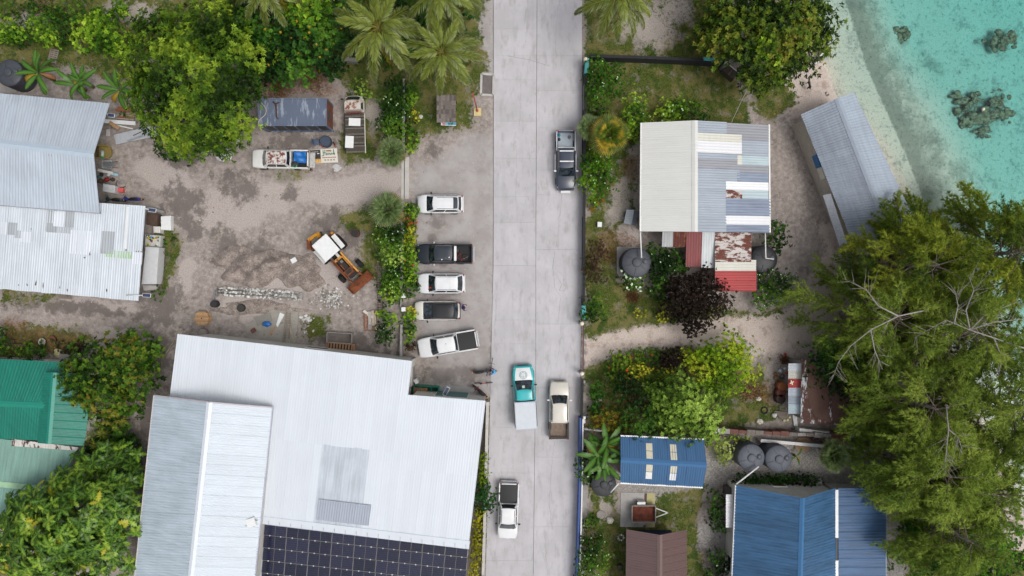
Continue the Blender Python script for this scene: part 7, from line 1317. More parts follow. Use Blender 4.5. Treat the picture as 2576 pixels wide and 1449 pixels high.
b = T(1, 0, 1885, 1195, 1.2); t = thing('painted_sign', 'colourful painted sea mural board below the thatched shelter', 'sign', (b.x, b.y, 0)); mb = MB(); mb.box((b.x, b.y, 1.15), (1.36, .30, .06), -.03, 0, .5); mb.build('board', mat((206, 214, 212), .6), t)
for i, c in enumerate(((206, 120, 130), (120, 180, 200), (40, 120, 160), (30, 110, 110), (70, 150, 180))): mb = MB(); mb.box((b.x - .42 + i * .25, b.y + .0, 1.19), (.24, .22, .03), -.03 + .08 * (i % 2), 0, .5); mb.build('painting', mat(c, .6, 0, .2, 8), t)
for s in (-1, 1): mb = MB(); mb.cyl((b.x + s * .55, b.y + .05, 0), .04, 1.1, 8); mb.build('post', WOOD_D, t)
# ---- yard things west
def drum(label, x, y, r, h, c, top=None, lean=False, group=None, cat='drum', name='drum'):
    p = P(x, y, h); t = thing(name, label, cat, (p.x, p.y, 0), 0, group); mb = MB(); mb.lathe((p.x, p.y, 0), [(r, 0), (r, h * .32), (r * 1.04, h * .34), (r, h * .36), (r, h * .64), (r * 1.04, h * .66), (r, h * .68), (r, h), (r * .93, h), (r * .92, h * .93), (.02, h * .93)], 22); mb.build('shell', mat(c, .7, 0, .3, 4), t, True)
    mb = MB(); mb.cyl((p.x, p.y, h * .935), r * .9, .01, 18); mb.build('content', mat(top or (40, 40, 42), .6), t); return t
drum('black bucket at the pipe end beside the trench', 537, 765, .32, .7, (34, 36, 40)); drum('black tub with green slime on the bare earth', 605, 775, .34, .5, (40, 42, 44), (50, 52, 44)); drum('rusty burnt drum lying upright near the backhoe', 892, 586, .36, .7, (90, 52, 46), (30, 26, 26)); drum('topmost rusty drum beside the hut', 1969, 972, .42, .9, (138, 78, 46), (150, 90, 50), group='rusty drums'); drum('middle rusty drum beside the hut', 1966, 988, .42, .85, (96, 50, 38), (110, 60, 44), group='rusty drums'); drum('lowest dark rusty drum beside the hut', 1965, 1004, .42, .85, (70, 42, 36), (50, 36, 32), group='rusty drums'); drum('pale stone drum at the warehouse roof edge', 508, 838, .40, .6, (140, 128, 120), (146, 136, 128)); drum('round dark tub beside the container', 818, 355, .50, .6, (52, 62, 78), (60, 72, 90))
b = P(508, 801, .6); t = thing('cable_spool', 'wooden cable spool lying flat on the yard', 'cable spool', (b.x, b.y, 0))
for z in (.02, .62):
    for i in range(9): y_ = lerp(-.62, .62, (i + .5) / 9); hw = math.sqrt(max(.01, .66 ** 2 - y_ ** 2)); mb = MB(); mb.box((b.x, b.y + y_, z + .03), (2 * hw, .133, .05), 0); mb.build('board', [WOOD_L, mat((188, 150, 110), .8, 0, .25, 8), mat((168, 132, 94), .8, 0, .25, 8)][i % 3], t)
mb = MB(); mb.cyl((b.x, b.y, .06), .3, .57, 16); mb.build('core', WOOD_L, t); mb = MB(); mb.cyl((b.x, b.y, .66), .06, .03, 10); mb.build('hub_hole', BLK, t)
def pallet(label, x, y, w_, d_, rz, z=0.0, m=None, n=7, group='pallets'):
    p = P(x, y, z + .15); t = thing('pallet', label, 'pallet', (p.x, p.y, z), rz, group); m = m or WOOD_L
    for i in range(n): mb = MB(); mb.box((0, lerp(-d_ / 2, d_ / 2, (i + .5) / n), .13), (w_, d_ / n * .66, .022)); part(t, 'slat', mb, m)
    for i in range(3): mb = MB(); mb.box((lerp(-w_ / 2 + .05, w_ / 2 - .05, i / 2), 0, .07), (.09, d_, .09)); part(t, 'bearer', mb, m)
    return t
pallet('grey pallet leaning out below the patched shed edge', 163, 744, 1.25, .6, -.08, 0, WOOD_G, 5); pallet('pallet under the stacked timber by the hedge', 931, 808, 1.2, 1.9, .02, 0, mat((142, 108, 90), .85, 0, .25, 8)); pallet('pallet lying in the green skip', 1058, 984, 1.2, .62, -.06, .75, mat((176, 128, 88), .8, 0, .25, 8), 6); pallet('grey slatted pallet by the banana plants at the upper left', 133, 140, .8, 1.3, -.25, 0, WOOD_G)
t = thing('timber_stack', 'loose boards piled on the pallet by the hedge', 'timber', P(931, 805))
for a in ((925, 790, .25, 1.0, .9, (206, 204, 198)), (938, 800, .22, 1.4, .06, (190, 176, 160)), (930, 800, .30, 1.2, .02, (176, 170, 164)), (944, 808, .14, 1.5, .05, (196, 180, 160)), (930, 822, .35, .5, 0, (150, 146, 142)), (920, 808, .12, 1.3, -.04, (160, 120, 100)), (926, 786, 1.1, .1, .1, (150, 100, 84))): p = P(a[0], a[1], .3); mb = MB(); mb.box((p.x, p.y, .18 + .05 * random.random()), (a[2], a[3], .05), a[4]); mb.build('board', mat(a[5], .85, 0, .2, 7), t)
def crate_open(label, x, y, w_, d_, h, rz, m, inner, slats=0, name='crate'):
    p = P(x, y, h); t = thing(name, label, 'crate', (p.x, p.y, 0), rz)
    for sx, sy, a, b_ in ((0, 1, w_, .06), (0, -1, w_, .06), (1, 0, .06, d_), (-1, 0, .06, d_)): mb = MB(); mb.box((sx * (w_ / 2 - .03), sy * (d_ / 2 - .03), h / 2), (a if sy else .06, .06 if sy else d_ - .13, h)); part(t, 'side', mb, m)
    mb = MB(); mb.box((0, 0, .12 if not slats else h * .7), (w_ - .14, d_ - .14, .05)); part(t, 'floor', mb, inner)
    for i in range(slats): mb = MB(); mb.box((lerp(-w_ / 2, w_ / 2, (i + .7) / (slats + .4)), 0, h + .015), (.10, d_, .03)); part(t, 'slat', mb, m)
    return t
crate_open('weathered grey open crate above the wooden crate', 853, 850, 2.3, .95, .75, -.06, mat((156, 150, 146), .85, 0, .2, 6), mat((122, 114, 108), .9, 0, .2, 4)); crate_open('tan slatted wooden crate against the warehouse roof edge', 855, 876, 2.55, .9, .6, -.08, mat((182, 144, 108), .8, 0, .2, 7), mat((88, 66, 52), .9), 9)
# green skip
p = P(1071, 984, .9); t = thing('green_skip', 'green open metal skip in the warehouse notch', 'skip', (p.x, p.y, 0), -.06); GS = mat((30, 128, 104), .6, 0, .15, 3, dirt=((90, 80, 66), 3, .68))
for c, s in (((0, .42, .45), (2.3, .07, .9)), ((0, -.42, .45), (2.3, .07, .9)), ((1.12, 0, .45), (.07, .76, .9)), ((-1.12, 0, .45), (.07, .76, .9))): mb = MB(); mb.box(c, s); part(t, 'side', mb, GS, bevel=.01)
mb = MB(); mb.box((0, 0, .12), (2.2, .78, .06)); part(t, 'floor', mb, mat((26, 96, 84), .7)); 
for x_ in (-.5, .5): mb = MB(); mb.box((x_, 0, .88), (.07, .76, .05)); part(t, 'cross_bar', mb, GS)
# solar street lights
def sollight(label, base, head, h, rz, tilt=.3, L=.9):
    b = P(*base); e = P(*head, h); t = thing('solar_lamp', label, 'solar lamp', b, 0, 'solar street lamps'); mb = MB(); mb.tube([(b.x, b.y, 0), (b.x, b.y, h - .4), (e.x, e.y, h)], [.06, .05, .04], 8); mb.build('pole', WHITE, t, True); mb = MB(); mb.box((e.x, e.y, h + .06), (L, .34, .06), rz, tilt); hd = mb.build('head', mat((206, 208, 210), .5), t, bevel=.02); mb = MB(); mb.box((e.x, e.y, h + .105), (L * .86, .27, .02), rz, tilt); mb.build('solar_cell', mat((60, 70, 96), .2), hd)
sollight('solar lamp leaning over the concrete ramp by the skip', (1113, 1003), (1123, 984), 4.0, R(60), 0, .8); sollight('solar lamp at the lower corner of the patched shed', (362, 742), (370, 743), 3.4, R(-4), 0, .75); sollight('solar lamp at the upper corner of the patched shed', (372, 526), (384, 529), 3.4, R(-8), 0, .7); sollight('small solar panel lamp at the upper workshop corner', (268, 290), (281, 291), 3.2, R(-4), 0, .6)
mb = MB(); p = P(1046, 960, .9); mb.box((p.x, p.y, .45), (.32, .46, .9), .5); one('bin', 'small white and black bin standing by the concrete wall stub', 'bin', mb, WHITE, (p.x, p.y, 0), bevel=.03)
# rubble trench with formwork
t = thing('rubble_footing', 'trench filled with white coral rubble between steel pipes', 'foundation', P(650, 735)); ST = [mat(c, .9, 0, .2, 5) for c in ((196, 196, 192), (168, 166, 160), (214, 214, 210), (138, 132, 126), (160, 154, 146))]
STN = []
for i in range(8): mb = MB(); mb.sph((0, 0, 0), (1, .8, .6), 6, 4, .28, i); STN.append([mb.mesh('stone', m) for m in ST])
rr = random.Random(12)
def stones(par, fn, n, lo, hi, off): 
    for i in range(n):
        x, y, z = fn(); o = link('stone', STN[rr.randrange(8)][rr.randrange(5)], par, Vector((x, y, z)) - off); s = rr.uniform(lo, hi); o.scale = (s, s * rr.uniform(.7, 1), s * rr.uniform(.6, 1)); o.rotation_euler = (rr.uniform(-.5, .5), rr.uniform(-.5, .5), rr.uniform(0, 6.3))
def tr_pt():
    f = rr.random(); c = P(lerp(545, 758, f), lerp(731, 745, f)); return c.x, c.y + rr.uniform(-.40, .40), rr.uniform(.06, .2)
stones(t, tr_pt, 295, .09, .2, ORG[t.name])
for dy in (-.22, .10): mb = MB(); mb.tube([P(545, 728, .2) + Vector((0, dy - .1, 0)), P(758, 742, .2) + Vector((0, dy - .1, 0))], .05, 8); mb.build('pipe', mat((120, 122, 124), .5, .4), t, True)
for i in range(4): f = i / 3; c = P(lerp(548, 755, f), lerp(730, 744, f), .2); mb = MB(); mb.bar(c + Vector((0, -.5, 0)), c + Vector((0, .28, 0)), .06, .06); mb.build('tie_bar', mat((112, 112, 114), .6, .3), t)
mb = MB(); mb.box(P(758, 745, .12), (.28, .62, .26), -.07); mb.build('end_block', CONC, t); mb = MB(); mb.bar(P(541, 730, .15), P(537, 760, .15), .14, .12); mb.build('outlet_pipe', mat((122, 122, 126), .6), t)
t = thing('rubble_heap', 'loose heap of small white coral stones below the backhoe', 'rubble', P(835, 752)); 
def hp():
    a, d = rr.uniform(0, 6.28), abs(rr.gauss(0, .5)); c = P(833, 750); return c.x + math.cos(a) * d * 1.9, c.y + math.sin(a) * d * 1.25, max(.02, .30 - d * .28) * rr.uniform(.3, 1)
stones(t, hp, 290, .07, .16, ORG[t.name])
def mound(label, x, y, rx, ry, h, m, seed, name='dirt_mound', cat='dirt mound'):
    c = P(x, y); ph = [random.Random(seed + i).uniform(0, 6.28) for i in range(6)]
    def fn(u, v):
        a = u * 2 * PI; r_ = v; l = 1 + .18 * math.sin(3 * a + ph[0]) + .10 * math.sin(7 * a + ph[1]); X = c.x + rx * r_ * l * math.cos(a); Y = c.y + ry * r_ * l * math.sin(a)
        z = h * (1 - r_ ** 1.6) * (1 + .5 * math.sin(X * 2.3 + ph[2]) * math.sin(Y * 2.9 + ph[3])) + .10 * h * math.sin(X * 7 + ph[4]) * math.sin(Y * 8 + ph[5]) * (1 - r_); return (X, Y, max(z, 0) - (.06 if v > .97 else 0) + .005)
    mb = MB(); mb.grid(fn, 64, 24); return one(name, label, cat, mb, m, c, smooth=True)
DM = NT('spoil'); a1 = DM.noise(1.3, 6, .78); a2 = DM.noise(9, 5, .75); spo = DM.done(DM.mix(DM.ramp(a1, .38, .68), DM.mix(DM.ramp(a2, .3, .7), lin((86, 77, 72)), lin((140, 129, 122))), DM.mix(DM.ramp(a2, .3, .7), lin((138, 127, 120)), lin((186, 173, 164)))), .95); 
mound('broad spread of dug earth and coral above the rubble trench', 650, 668, 4.3, 1.75, .75, spo, 1); mound('smaller pale dug earth patch beside the backhoe', 762, 690, 2.0, 1.6, .4, spo, 5); mound('low pale spoil strip between the trench and the pad', 650, 775, 4.2, .7, .12, spo, 9)
mb = MB(); p = P(740, 655, .3); mb.box((p.x, p.y, .42), (.5, .42, .10), .5); one('white_slab', 'small white slab tilted on the dug earth', 'slab', mb, WHITE, (p.x, p.y, .3))
# tools on the work floor
p = P(672, 815, .15); t = thing('blue_bundle', 'crumpled blue plastic bundle on the rough concrete floor', 'tarp', (p.x, p.y, .1)); mb = MB(); mb.sph((p.x, p.y, .2), (.38, .26, .16), 12, 7, .22, 3); mb.build('sheet', mat((36, 104, 176), .5, 0, .2, 5), t, True)
mb = MB(); mb.prism([T(1, 2, *a)[:2] for a in ((15, 340), (170, 285), (188, 372), (40, 418))], .105, .125); one('wire_mesh', 'grey mesh panel lying on the rough concrete floor', 'mesh panel', mb, mat((136, 134, 126), .8, 0, .2, 20), T(1, 2, 100, 350)); mb = MB(); mb.prism([T(1, 2, *a)[:2] for a in ((225, 405), (262, 288), (305, 308), (238, 430))], .12, .15); one('torn_sheet', 'torn white panel on the rough concrete floor', 'panel', mb, WHITE, T(1, 2, 260, 360))
t = thing('ladder', 'grey wooden ladder lying toward the warehouse eave', 'ladder', T(1, 2, 320, 450))
for x in (308, 345): mb = MB(); mb.bar(T(1, 2, x + 15, 290, .2), T(1, 2, x, 545, .2), .07, .06); mb.build('rail', WOOD_G, t)
for i in range(11): mb = MB(); mb.bar(T(1, 2, 322 - i * 1.3, 300 + i * 23, .2), T(1, 2, 358 - i * 1.3, 300 + i * 23, .2), .04, .04); mb.build('rung', WOOD_G, t)
for a, b_, c, lab in (((322, 280), (285, 600), WOOD_G, 'long thin plank lying across the rough concrete floor'), ((340, 400), (410, 610), mat((170, 160, 140), .85, 0, .2, 6), 'pale plank slanting beside the ladder'), ((205, 430), (160, 500), WOOD_L, 'short plank near the blue bundle')): mb = MB(); mb.bar(T(1, 2, *a, .18), T(1, 2, *b_, .18), .16, .05); one('plank', lab, 'plank', mb, c, T(1, 2, *a, .15), 'planks')
mb = MB(); p = T(0, 2, 2448, 462, .2); mb.box((p.x, p.y, .22), (.42, .34, .25), .6); one('red_box', 'small red box at the corner of the rough floor', 'box', mb, mat((112, 64, 60), .7), (p.x, p.y, .1), bevel=.03)
t = thing('white_rocks', 'scattered white rocks on the weeds beside the rough floor', 'rocks', T(1, 2, 500, 380)); 
stones(t, lambda: (lambda c: (c.x, c.y, .05))(T(1, 2, rr.choice([490, 510, 480, 515, 565, 480, 530]) + rr.uniform(-25, 25), rr.choice([330, 350, 370, 420, 480]) + rr.uniform(-15, 15))), 34, .08, .24, ORG[t.name])
# container side: blue chair, tarp bundle, sign board
p = T(1, 0, 600, 1368, .7); t = thing('plastic_chair', 'slate blue plastic chair beside the round tub', 'chair', (p.x, p.y, 0), R(5)); BC_ = mat((74, 88, 112), .5)
mb = MB(); mb.box((0, 0, .42), (.5, .5, .05)); part(t, 'seat', mb, BC_, bevel=.02); mb = MB(); mb.box((-.24, 0, .68), (.05, .5, .5), 0, -.15); part(t, 'backrest', mb, BC_, bevel=.02)
for sx in (-1, 1):
    for sy in (-1, 1): mb = MB(); mb.cyl((sx * .2, sy * .2, 0), .025, .4, 6); part(t, 'leg', mb, BC_)
t = thing('wood_scraps', 'red and grey timber scraps beside the round tub', 'timber', T(1, 0, 720, 1390))
for a, b_, c in (((640, 1385), (672, 1425), (150, 84, 76)), ((770, 1370), (800, 1420), (150, 84, 76)), ((760, 1345), (790, 1400), (140, 130, 124)), ((785, 1340), (812, 1392), (120, 110, 104))): mb = MB(); mb.bar(T(1, 0, *a, .2), T(1, 0, *b_, .2), .12, .06); mb.build('board', mat(c, .8, 0, .2, 6), t)
p = T(0, 1, 2148, 150, .5); mb = MB(); mb.sph((p.x, p.y, .30), (.78, .58, .32), 16, 9, .14, 6); one('tarp_bundle', 'crumpled white tarp bundle under the big tree', 'tarp', mb, mat((214, 214, 216), .6, 0, .15, 3), (p.x, p.y, 0)); p = T(0, 0, 2280, 1350, .5); mb = MB(); mb.sph((p.x, p.y, .2), (.25, .4, .2), 10, 6, .25, 8); one('rag_heap', 'small white rag heap at the tree edge', 'rags', mb, mat((200, 198, 196), .7), (p.x, p.y, 0))
# advertising board lying on the ground
c4 = [T(1, 1, 530, 110, .06), T(1, 1, 808, 92, .06), T(1, 1, 818, 228, .06), T(1, 1, 537, 238, .06)]; t = thing('sign_board', 'flat lettered advertising board lying behind the old white pickup', 'sign', base_of(c4)); cz = lambda u, v, z: bil(*c4, u, v) + Vector((0, 0, z))
def sq_(nm, u0, u1, v0, v1, z, m, par=None): mb = MB(); mb.add([cz(u0, v0, z), cz(u1, v0, z), cz(u1, v1, z), cz(u0, v1, z)] + [cz(u0, v0, z - .02), cz(u1, v0, z - .02), cz(u1, v1, z - .02), cz(u0, v1, z - .02)], [(3, 2, 1, 0), (4, 5, 6, 7), (0, 1, 5, 4), (1, 2, 6, 5), (2, 3, 7, 6), (3, 0, 4, 7)]); return mb.build(nm, m, par or t)
brd = sq_('board', 0, 1, 0, 1, 0, mat((214, 208, 196), .6, 0, .1, 3)); sq_('dark_panel', .005, .42, .03, .72, .006, mat((52, 50, 50), .6, 0, .15, 4)); sq_('food_picture', .005, .43, .70, .98, .007, mat((196, 150, 84), .6, 0, .25, 7))
for i in range(4): c = cz(.12 + i * .085, .84, .02); mb = MB(); mb.sph((c.x - 0, c.y, c.z), (.10, .16, .012), 10, 5); mb.build('picture_shape', mat((214, 170, 90), .6, 0, .2, 6), t)
GN, RD_, GY2 = mat((60, 124, 108), .6), mat((150, 84, 80), .6), mat((150, 140, 130), .6)
for u0, u1, v0, v1, m in [(.50, .525, .06, .50, GN), (.56, .585, .06, .46, GN), (.50, .60, .25, .30, GN), (.45, .53, .46, .52, GN)] + [(.61 + i * .045, .645 + i * .045, .30 + .03 * (i % 2), .46 - .02 * (i % 3), GN) for i in range(7)] + [(.86, .89, .06, .44, GN), (.61, .80, .10, .15, WOOD_D), (.62, .80, .16, .26, mat((196, 160, 124), .6))] + [(.47 + i * .06, .52 + i * .06, .60, .66, RD_) for i in range(8)] + [(.54 + i * .10, .60 + i * .10, .76, .86, GY2) for i in range(4)] + [(.06 + i * .06, .10 + i * .06, .12, .22, GY2) for i in range(5)] + [(.30, .38, .28, .33, WHITE), (.13, .22, .36, .56, GY2)]: sq_('lettering', u0, u1, v0, v1, .010, m)
mb = MB(); p = T(1, 1, 805, 280, .1); mb.sph((p.x, p.y, .08), (.40, .30, .10), 12, 6, .35, 4); one('plastic_scrap', 'torn pale plastic scrap on the ground behind the sign board', 'scrap', mb, mat((186, 186, 186), .5), (p.x, p.y, 0)); drum('small rusty can below the sign board', *D(1, 1, 553, 298), .12, .3, (140, 100, 80), cat='can', name='can')
# corrugated sheets by the big tree
q = [T(0, 0, 1100, 1300, .35), T(0, 0, 1490, 1208, .35), T(0, 0, 1530, 1310, .3), T(0, 0, 1122, 1395, .3)]; t = thing('sheet_stack', 'stack of corrugated roofing sheets on the ground by the big tree', 'roofing sheets', base_of(q)); 
for i in range(3): dz = Vector((.03 * i, -.02 * i, .05 * i)); sheet1(t, q[0] + dz, q[3] + dz, q[2] + dz, q[1] + dz, sheet_mat('spare_sheet', (186, 190, 196), .05, None, .1), 'sheet', .10, .02)
mb = MB(); mb.bar(T(0, 0, 1285, 1310, .52), T(0, 0, 1368, 1272, .52), .06, .05); mb.build('batten', WOOD_D, t); mb = MB(); mb.bar(T(0, 0, 1230, 1365, .50), T(0, 0, 1410, 1300, .50), .16, .04); mb.build('flashing', mat((160, 166, 174), .4, .3), t)
def bar_thing(nm, lab, cat, a, b_, wd, thk, m, z=.3, group=None): mb = MB(); mb.bar(T(*a, z), T(*b_, z), wd, thk); return one(nm, lab, cat, mb, m, T(*a[:4], 0) if len(a) == 4 else T(*a), group)
bar_thing('white_gutter', 'long white gutter length beside the workshop gable', 'gutter', (0, 0, 1010, 1170), (0, 0, 1310, 1192), .35, .12, WHITE, .5); bar_thing('white_strip', 'thin white trim length under the gutter', 'trim', (0, 0, 1050, 1192), (0, 0, 1285, 1245), .10, .05, WHITE, .3); bar_thing('brown_board', 'short brown board across the white gutter', 'board', (0, 0, 1055, 1182), (0, 0, 1150, 1240), .32, .04, WOOD_L, .62); bar_thing('grey_beam', 'short grey beam at the workshop wall', 'beam', (0, 0, 985, 1240), (0, 0, 1075, 1222), .3, .2, WOOD_G, .3); bar_thing('slatted_crate', 'small white slatted piece on the ground by the workshop', 'slats', (0, 0, 1045, 1245), (0, 0, 1045, 1315), .36, .05, mat((200, 196, 196), .7, 0, .3, 30), .1)
bar_thing('orange_beam', 'orange bar at the lower edge of the big tree', 'bar', (0, 0, 1560, 1402), (0, 0, 1680, 1412), .12, .08, mat((206, 104, 66), .6), .2)
t = thing('lumber_pile', 'stacked grey and red lumber at the workshop corner under the bananas', 'timber', T(0, 0, 1210, 1080)); rr = random.Random(6)
for i in range(12): y = 1020 + i * 11; mb = MB(); mb.bar(T(0, 0, 1120 + rr.uniform(-10, 30), y + 15, .2 + .05 * (i % 3)), T(0, 0, 1300 + rr.uniform(-30, 20), y + 28, .2 + .05 * (i % 3)), .14, .07); mb.build('board', mat(rr.choice([(150, 98, 76), (120, 92, 80), (160, 156, 152), (134, 128, 122)]) if i > 4 else (148, 96, 70), .8, 0, .2, 6), t)
t = thing('rag_pile', 'pale crumpled scraps beside the lumber pile', 'scraps', T(0, 0, 1380, 1140)); stones(t, lambda: (lambda c: (c.x, c.y, .1))(T(0, 0, 1380 + rr.uniform(-50, 70), 1140 + rr.uniform(-40, 40))), 26, .10, .26, ORG[t.name])
# things along the workshop front
p = T(0, 1, 1000, 125, .5); t = thing('dinghy', 'small yellow dinghy with a green tank parked under the workshop eave', 'boat', (p.x, p.y, 0), 0); BT = mat((160, 142, 84), .7, 0, .2, 4)
mb = MB(); pr = [(-1.0, -.62), (.35, -.62), (.62, -.45), (.72, 0), (.62, .45), (.35, .62), (-1.0, .62)]; mb.add([(a * .85, b_ * .8, .05) for a, b_ in pr] + [(a, b_, .55) for a, b_ in pr] + [(a * .93, b_ * .86, .55) for a, b_ in pr] + [(a * .8, b_ * .72, .15) for a, b_ in pr], [f for k_ in range(3) for i in range(7) for f in [(k_ * 7 + i, k_ * 7 + (i + 1) % 7, k_ * 7 + 7 + (i + 1) % 7, k_ * 7 + 7 + i)]] + [tuple(range(7))[::-1], tuple(range(21, 28))]); part(t, 'hull', mb, BT)
mb = MB(); mb.tube([(-.1, -.45, .5), (-.1, .1, .5)], .14, 10); part(t, 'gas_bottle', mb, mat((190, 206, 196), .5), True); mb = MB(); mb.tube([(-.1, -.62, .5), (-.1, -.46, .5)], .14, 10); part(t, 'bottle_base', mb, mat((40, 150, 90), .5), True); mb = MB(); mb.box((-.55, 0, .5), (.25, 1.0, .05)); part(t, 'thwart', mb, WOOD_D)
p = T(0, 1, 1042, 250, .5); t = thing('wheelbarrow', 'pale tub wheelbarrow with pipes by the workshop', 'wheelbarrow', (p.x, p.y, 0), 0); mb = MB(); pr = [(-.5, -.35), (.4, -.38), (.52, 0), (.4, .38), (-.5, .35)]; mb.add([(a * .6, b_ * .6, .25) for a, b_ in pr] + [(a, b_, .6) for a, b_ in pr] + [(a * .9, b_ * .9, .6) for a, b_ in pr] + [(a * .55, b_ * .55, .32) for a, b_ in pr], [f for k_ in range(3) for i in range(5) for f in [(k_ * 5 + i, k_ * 5 + (i + 1) % 5, k_ * 5 + 5 + (i + 1) % 5, k_ * 5 + 5 + i)]] + [(4, 3, 2, 1, 0), (15, 16, 17, 18, 19)]); part(t, 'tray', mb, mat((176, 178, 176), .6))
for i in range(5): mb = MB(); mb.tube([(-.4, -.2 + i * .1, .62), (.55 + .1 * i, -.15 + .05 * i, .66)], .035, 6); part(t, 'pipe', mb, mat((140, 146, 152), .4, .3))
for sy in (-1, 1): mb = MB(); mb.tube([(-.2, sy * .2, .3), (.9, sy * .28, .5)], .025, 6); part(t, 'handle', mb, WOOD_D)
mb = MB(); mb.lathe((-.5, 0, .18), [(.05, -.04), (.18, -.03), (.18, .03), (.05, .04)], 14); part(t, 'wheel', mb, TYRE)
bar_thing('white_plank', 'white plank leaning from the workshop front', 'plank', (0, 1, 945, 300), (0, 1, 1090, 335), .24, .05, mat((206, 208, 210), .6), .5); bar_thing('aqua_plank', 'pale aqua plank end beside the white plank', 'plank', (0, 1, 1050, 330), (0, 1, 1140, 352), .22, .05, mat((150, 190, 204), .6), .4)
t = thing('tool_clutter', 'clutter of red and dark engine parts under the workshop eave', 'scrap', T(0, 1, 1030, 390)); 
for x, y, s, c in ((1030, 395, .28, (130, 30, 30)), (1090, 395, .22, (70, 56, 48)), (970, 410, .26, (84, 70, 50)), (960, 370, .2, (60, 110, 110)), (1010, 440, .2, (52, 44, 40)), (1050, 350, .18, (200, 200, 196)), (980, 350, .2, (44, 40, 40))): p = T(0, 1, x, y, .2); mb = MB(); mb.sph((p.x, p.y, .2), (s, s * .8, .2), 8, 5, .3, x); mb.build('scrap_piece', mat(c, .7), t, True)
def box_thing(nm, lab, cat, q, h, m, z=0.0, lid=None):
    ps = [T(*a, h) for a in q]; mb = MB(); mb.prism([(p.x, p.y) for p in ps], z, h); t = thing(nm, lab, cat, base_of(ps)); mb.build('body', m, t, bevel=.03); mb = MB(); mb.prism([(p.x, p.y) for p in inset(ps, .04)], h + .002, h + .03); mb.build('lid', lid or m, t, bevel=.01); return t
box_thing('chest_freezer', 'pale grey chest freezer under the workshop eave', 'freezer', [(0, 1, 992, 430), (0, 1, 1112, 452), (0, 1, 1108, 528), (0, 1, 990, 508)], .9, mat((190, 192, 194), .4)); box_thing('red_crate', 'small coral red plastic crate beside the chest freezer', 'crate', [(0, 1, 1125, 472), (0, 1, 1188, 475), (0, 1, 1186, 520), (0, 1, 1128, 518)], .4, mat((206, 92, 92), .5)); box_thing('styrofoam_stack', 'white polystyrene boxes standing out in front of the patched shed', 'boxes', [(0, 1, 1552, 750), (0, 1, 1648, 742), (0, 1, 1648, 885), (0, 1, 1555, 880)], .6, WHITE); box_thing('white_bin', 'small white box against the patched shed', 'box', [(0, 1, 1480, 845), (0, 1, 1545, 848), (0, 1, 1543, 912), (0, 1, 1482, 908)], .8, mat((208, 206, 202), .5)); box_thing('brown_cabinet', 'brown wooden cabinet top beside the shed corner', 'cabinet', [(0, 1, 1420, 715), (0, 1, 1520, 728), (0, 1, 1510, 840), (0, 1, 1412, 830)], .9, mat((84, 66, 56), .8, 0, .25, 6)); box_thing('long_bench', 'long pale bench tank along the patched shed side', 'tank', [(0, 1, 1405, 1042), (0, 1, 1535, 1050), (0, 1, 1510, 1405), (0, 1, 1368, 1408)], 1.2, mat((200, 202, 204), .5, 0, .06))
t = box_thing('rubbish_box', 'open white box full of colourful rubbish by the shed', 'box', [(0, 1, 1402, 925), (0, 1, 1550, 935), (0, 1, 1545, 1048), (0, 1, 1398, 1040)], .8, mat((190, 190, 186), .6)); rr = random.Random(8)
for i in range(26): p = T(0, 1, rr.uniform(1412, 1535), rr.uniform(938, 1034), .85); mb = MB(); mb.sph((p.x, p.y, .87), (rr.uniform(.05, .14), rr.uniform(.05, .12), .06), 7, 4, .3, i); mb.build('rubbish_piece', mat(rr.choice([(200, 180, 50), (70, 150, 190), (200, 200, 196), (90, 120, 60), (60, 60, 62), (214, 200, 70), (120, 60, 50)]), .5), t, True)
box_thing('low_step', 'low white block at the foot of the long bench tank', 'block', [(0, 2, 1375, 22), (0, 2, 1520, 25), (0, 2, 1510, 72), (0, 2, 1385, 75)], .3, mat((176, 172, 168), .7)); bar_thing('grey_scrap', 'twisted grey metal scrap at the shed upper corner', 'scrap', (0, 1, 1420, 665), (0, 1, 1585, 710), .22, .2, mat((150, 152, 154), .5, .3), .4)
mb = MB(); mb.tube([T(0, 1, 1172 + 50 * math.cos(a) , 432 + 42 * math.sin(a), .05) for a in [.6 + i * .3 for i in range(12)]], .03, 6); one('black_hose', 'black hose ring lying beside the coral red crate', 'hose', mb, BLK, T(0, 1, 1170, 430)); scooter('second dark motorbike half under the workshop eave', *D(0, 1, 1110, 590), R(175), (30, 70, 80))
# rope from the warehouse corner to the tree
mb = MB(); mb.tube([T(0, 2, x, y, z) for x, y, z in [(1700, 590, 4.6), (1620, 660, 3.0), (1560, 740, 1.6), (1510, 830, .6), (1490, 890, .2), (1430, 950, .1), (1400, 990, .1), (1440, 1005, .1), (1480, 980, .1), (1490, 940, .1), (1450, 930, .1), (1420, 960, .1)]], .025, 6); one('rope', 'thin tan rope running from the warehouse corner to the fruit tree', 'rope', mb, mat((150, 138, 104), .8), T(0, 2, 1430, 960), smooth=True)
mb = MB(); mb.tube([T(0, 2, 1500 + 40 * math.cos(a), 950 + 45 * math.sin(a), .06) for a in [i * .45 for i in range(24)]], .022, 5); one('rope_coil', 'coiled rope on the ground of the dark alley', 'rope', mb, mat((128, 122, 100), .8), T(0, 2, 1500, 950)); mb = MB(); mb.tube([T(0, 2, x, y, z) for x, y, z in [(1735, 500, 5.6), (1765, 460, 5.7), (1745, 438, 5.7), (1720, 460, 5.6), (1715, 500, 5.0), (1500, 850, .6)]], .022, 5); one('cable_loop', 'looped cable hanging from the white warehouse corner', 'cable', mb, mat((150, 140, 112), .8), T(0, 2, 1735, 500))
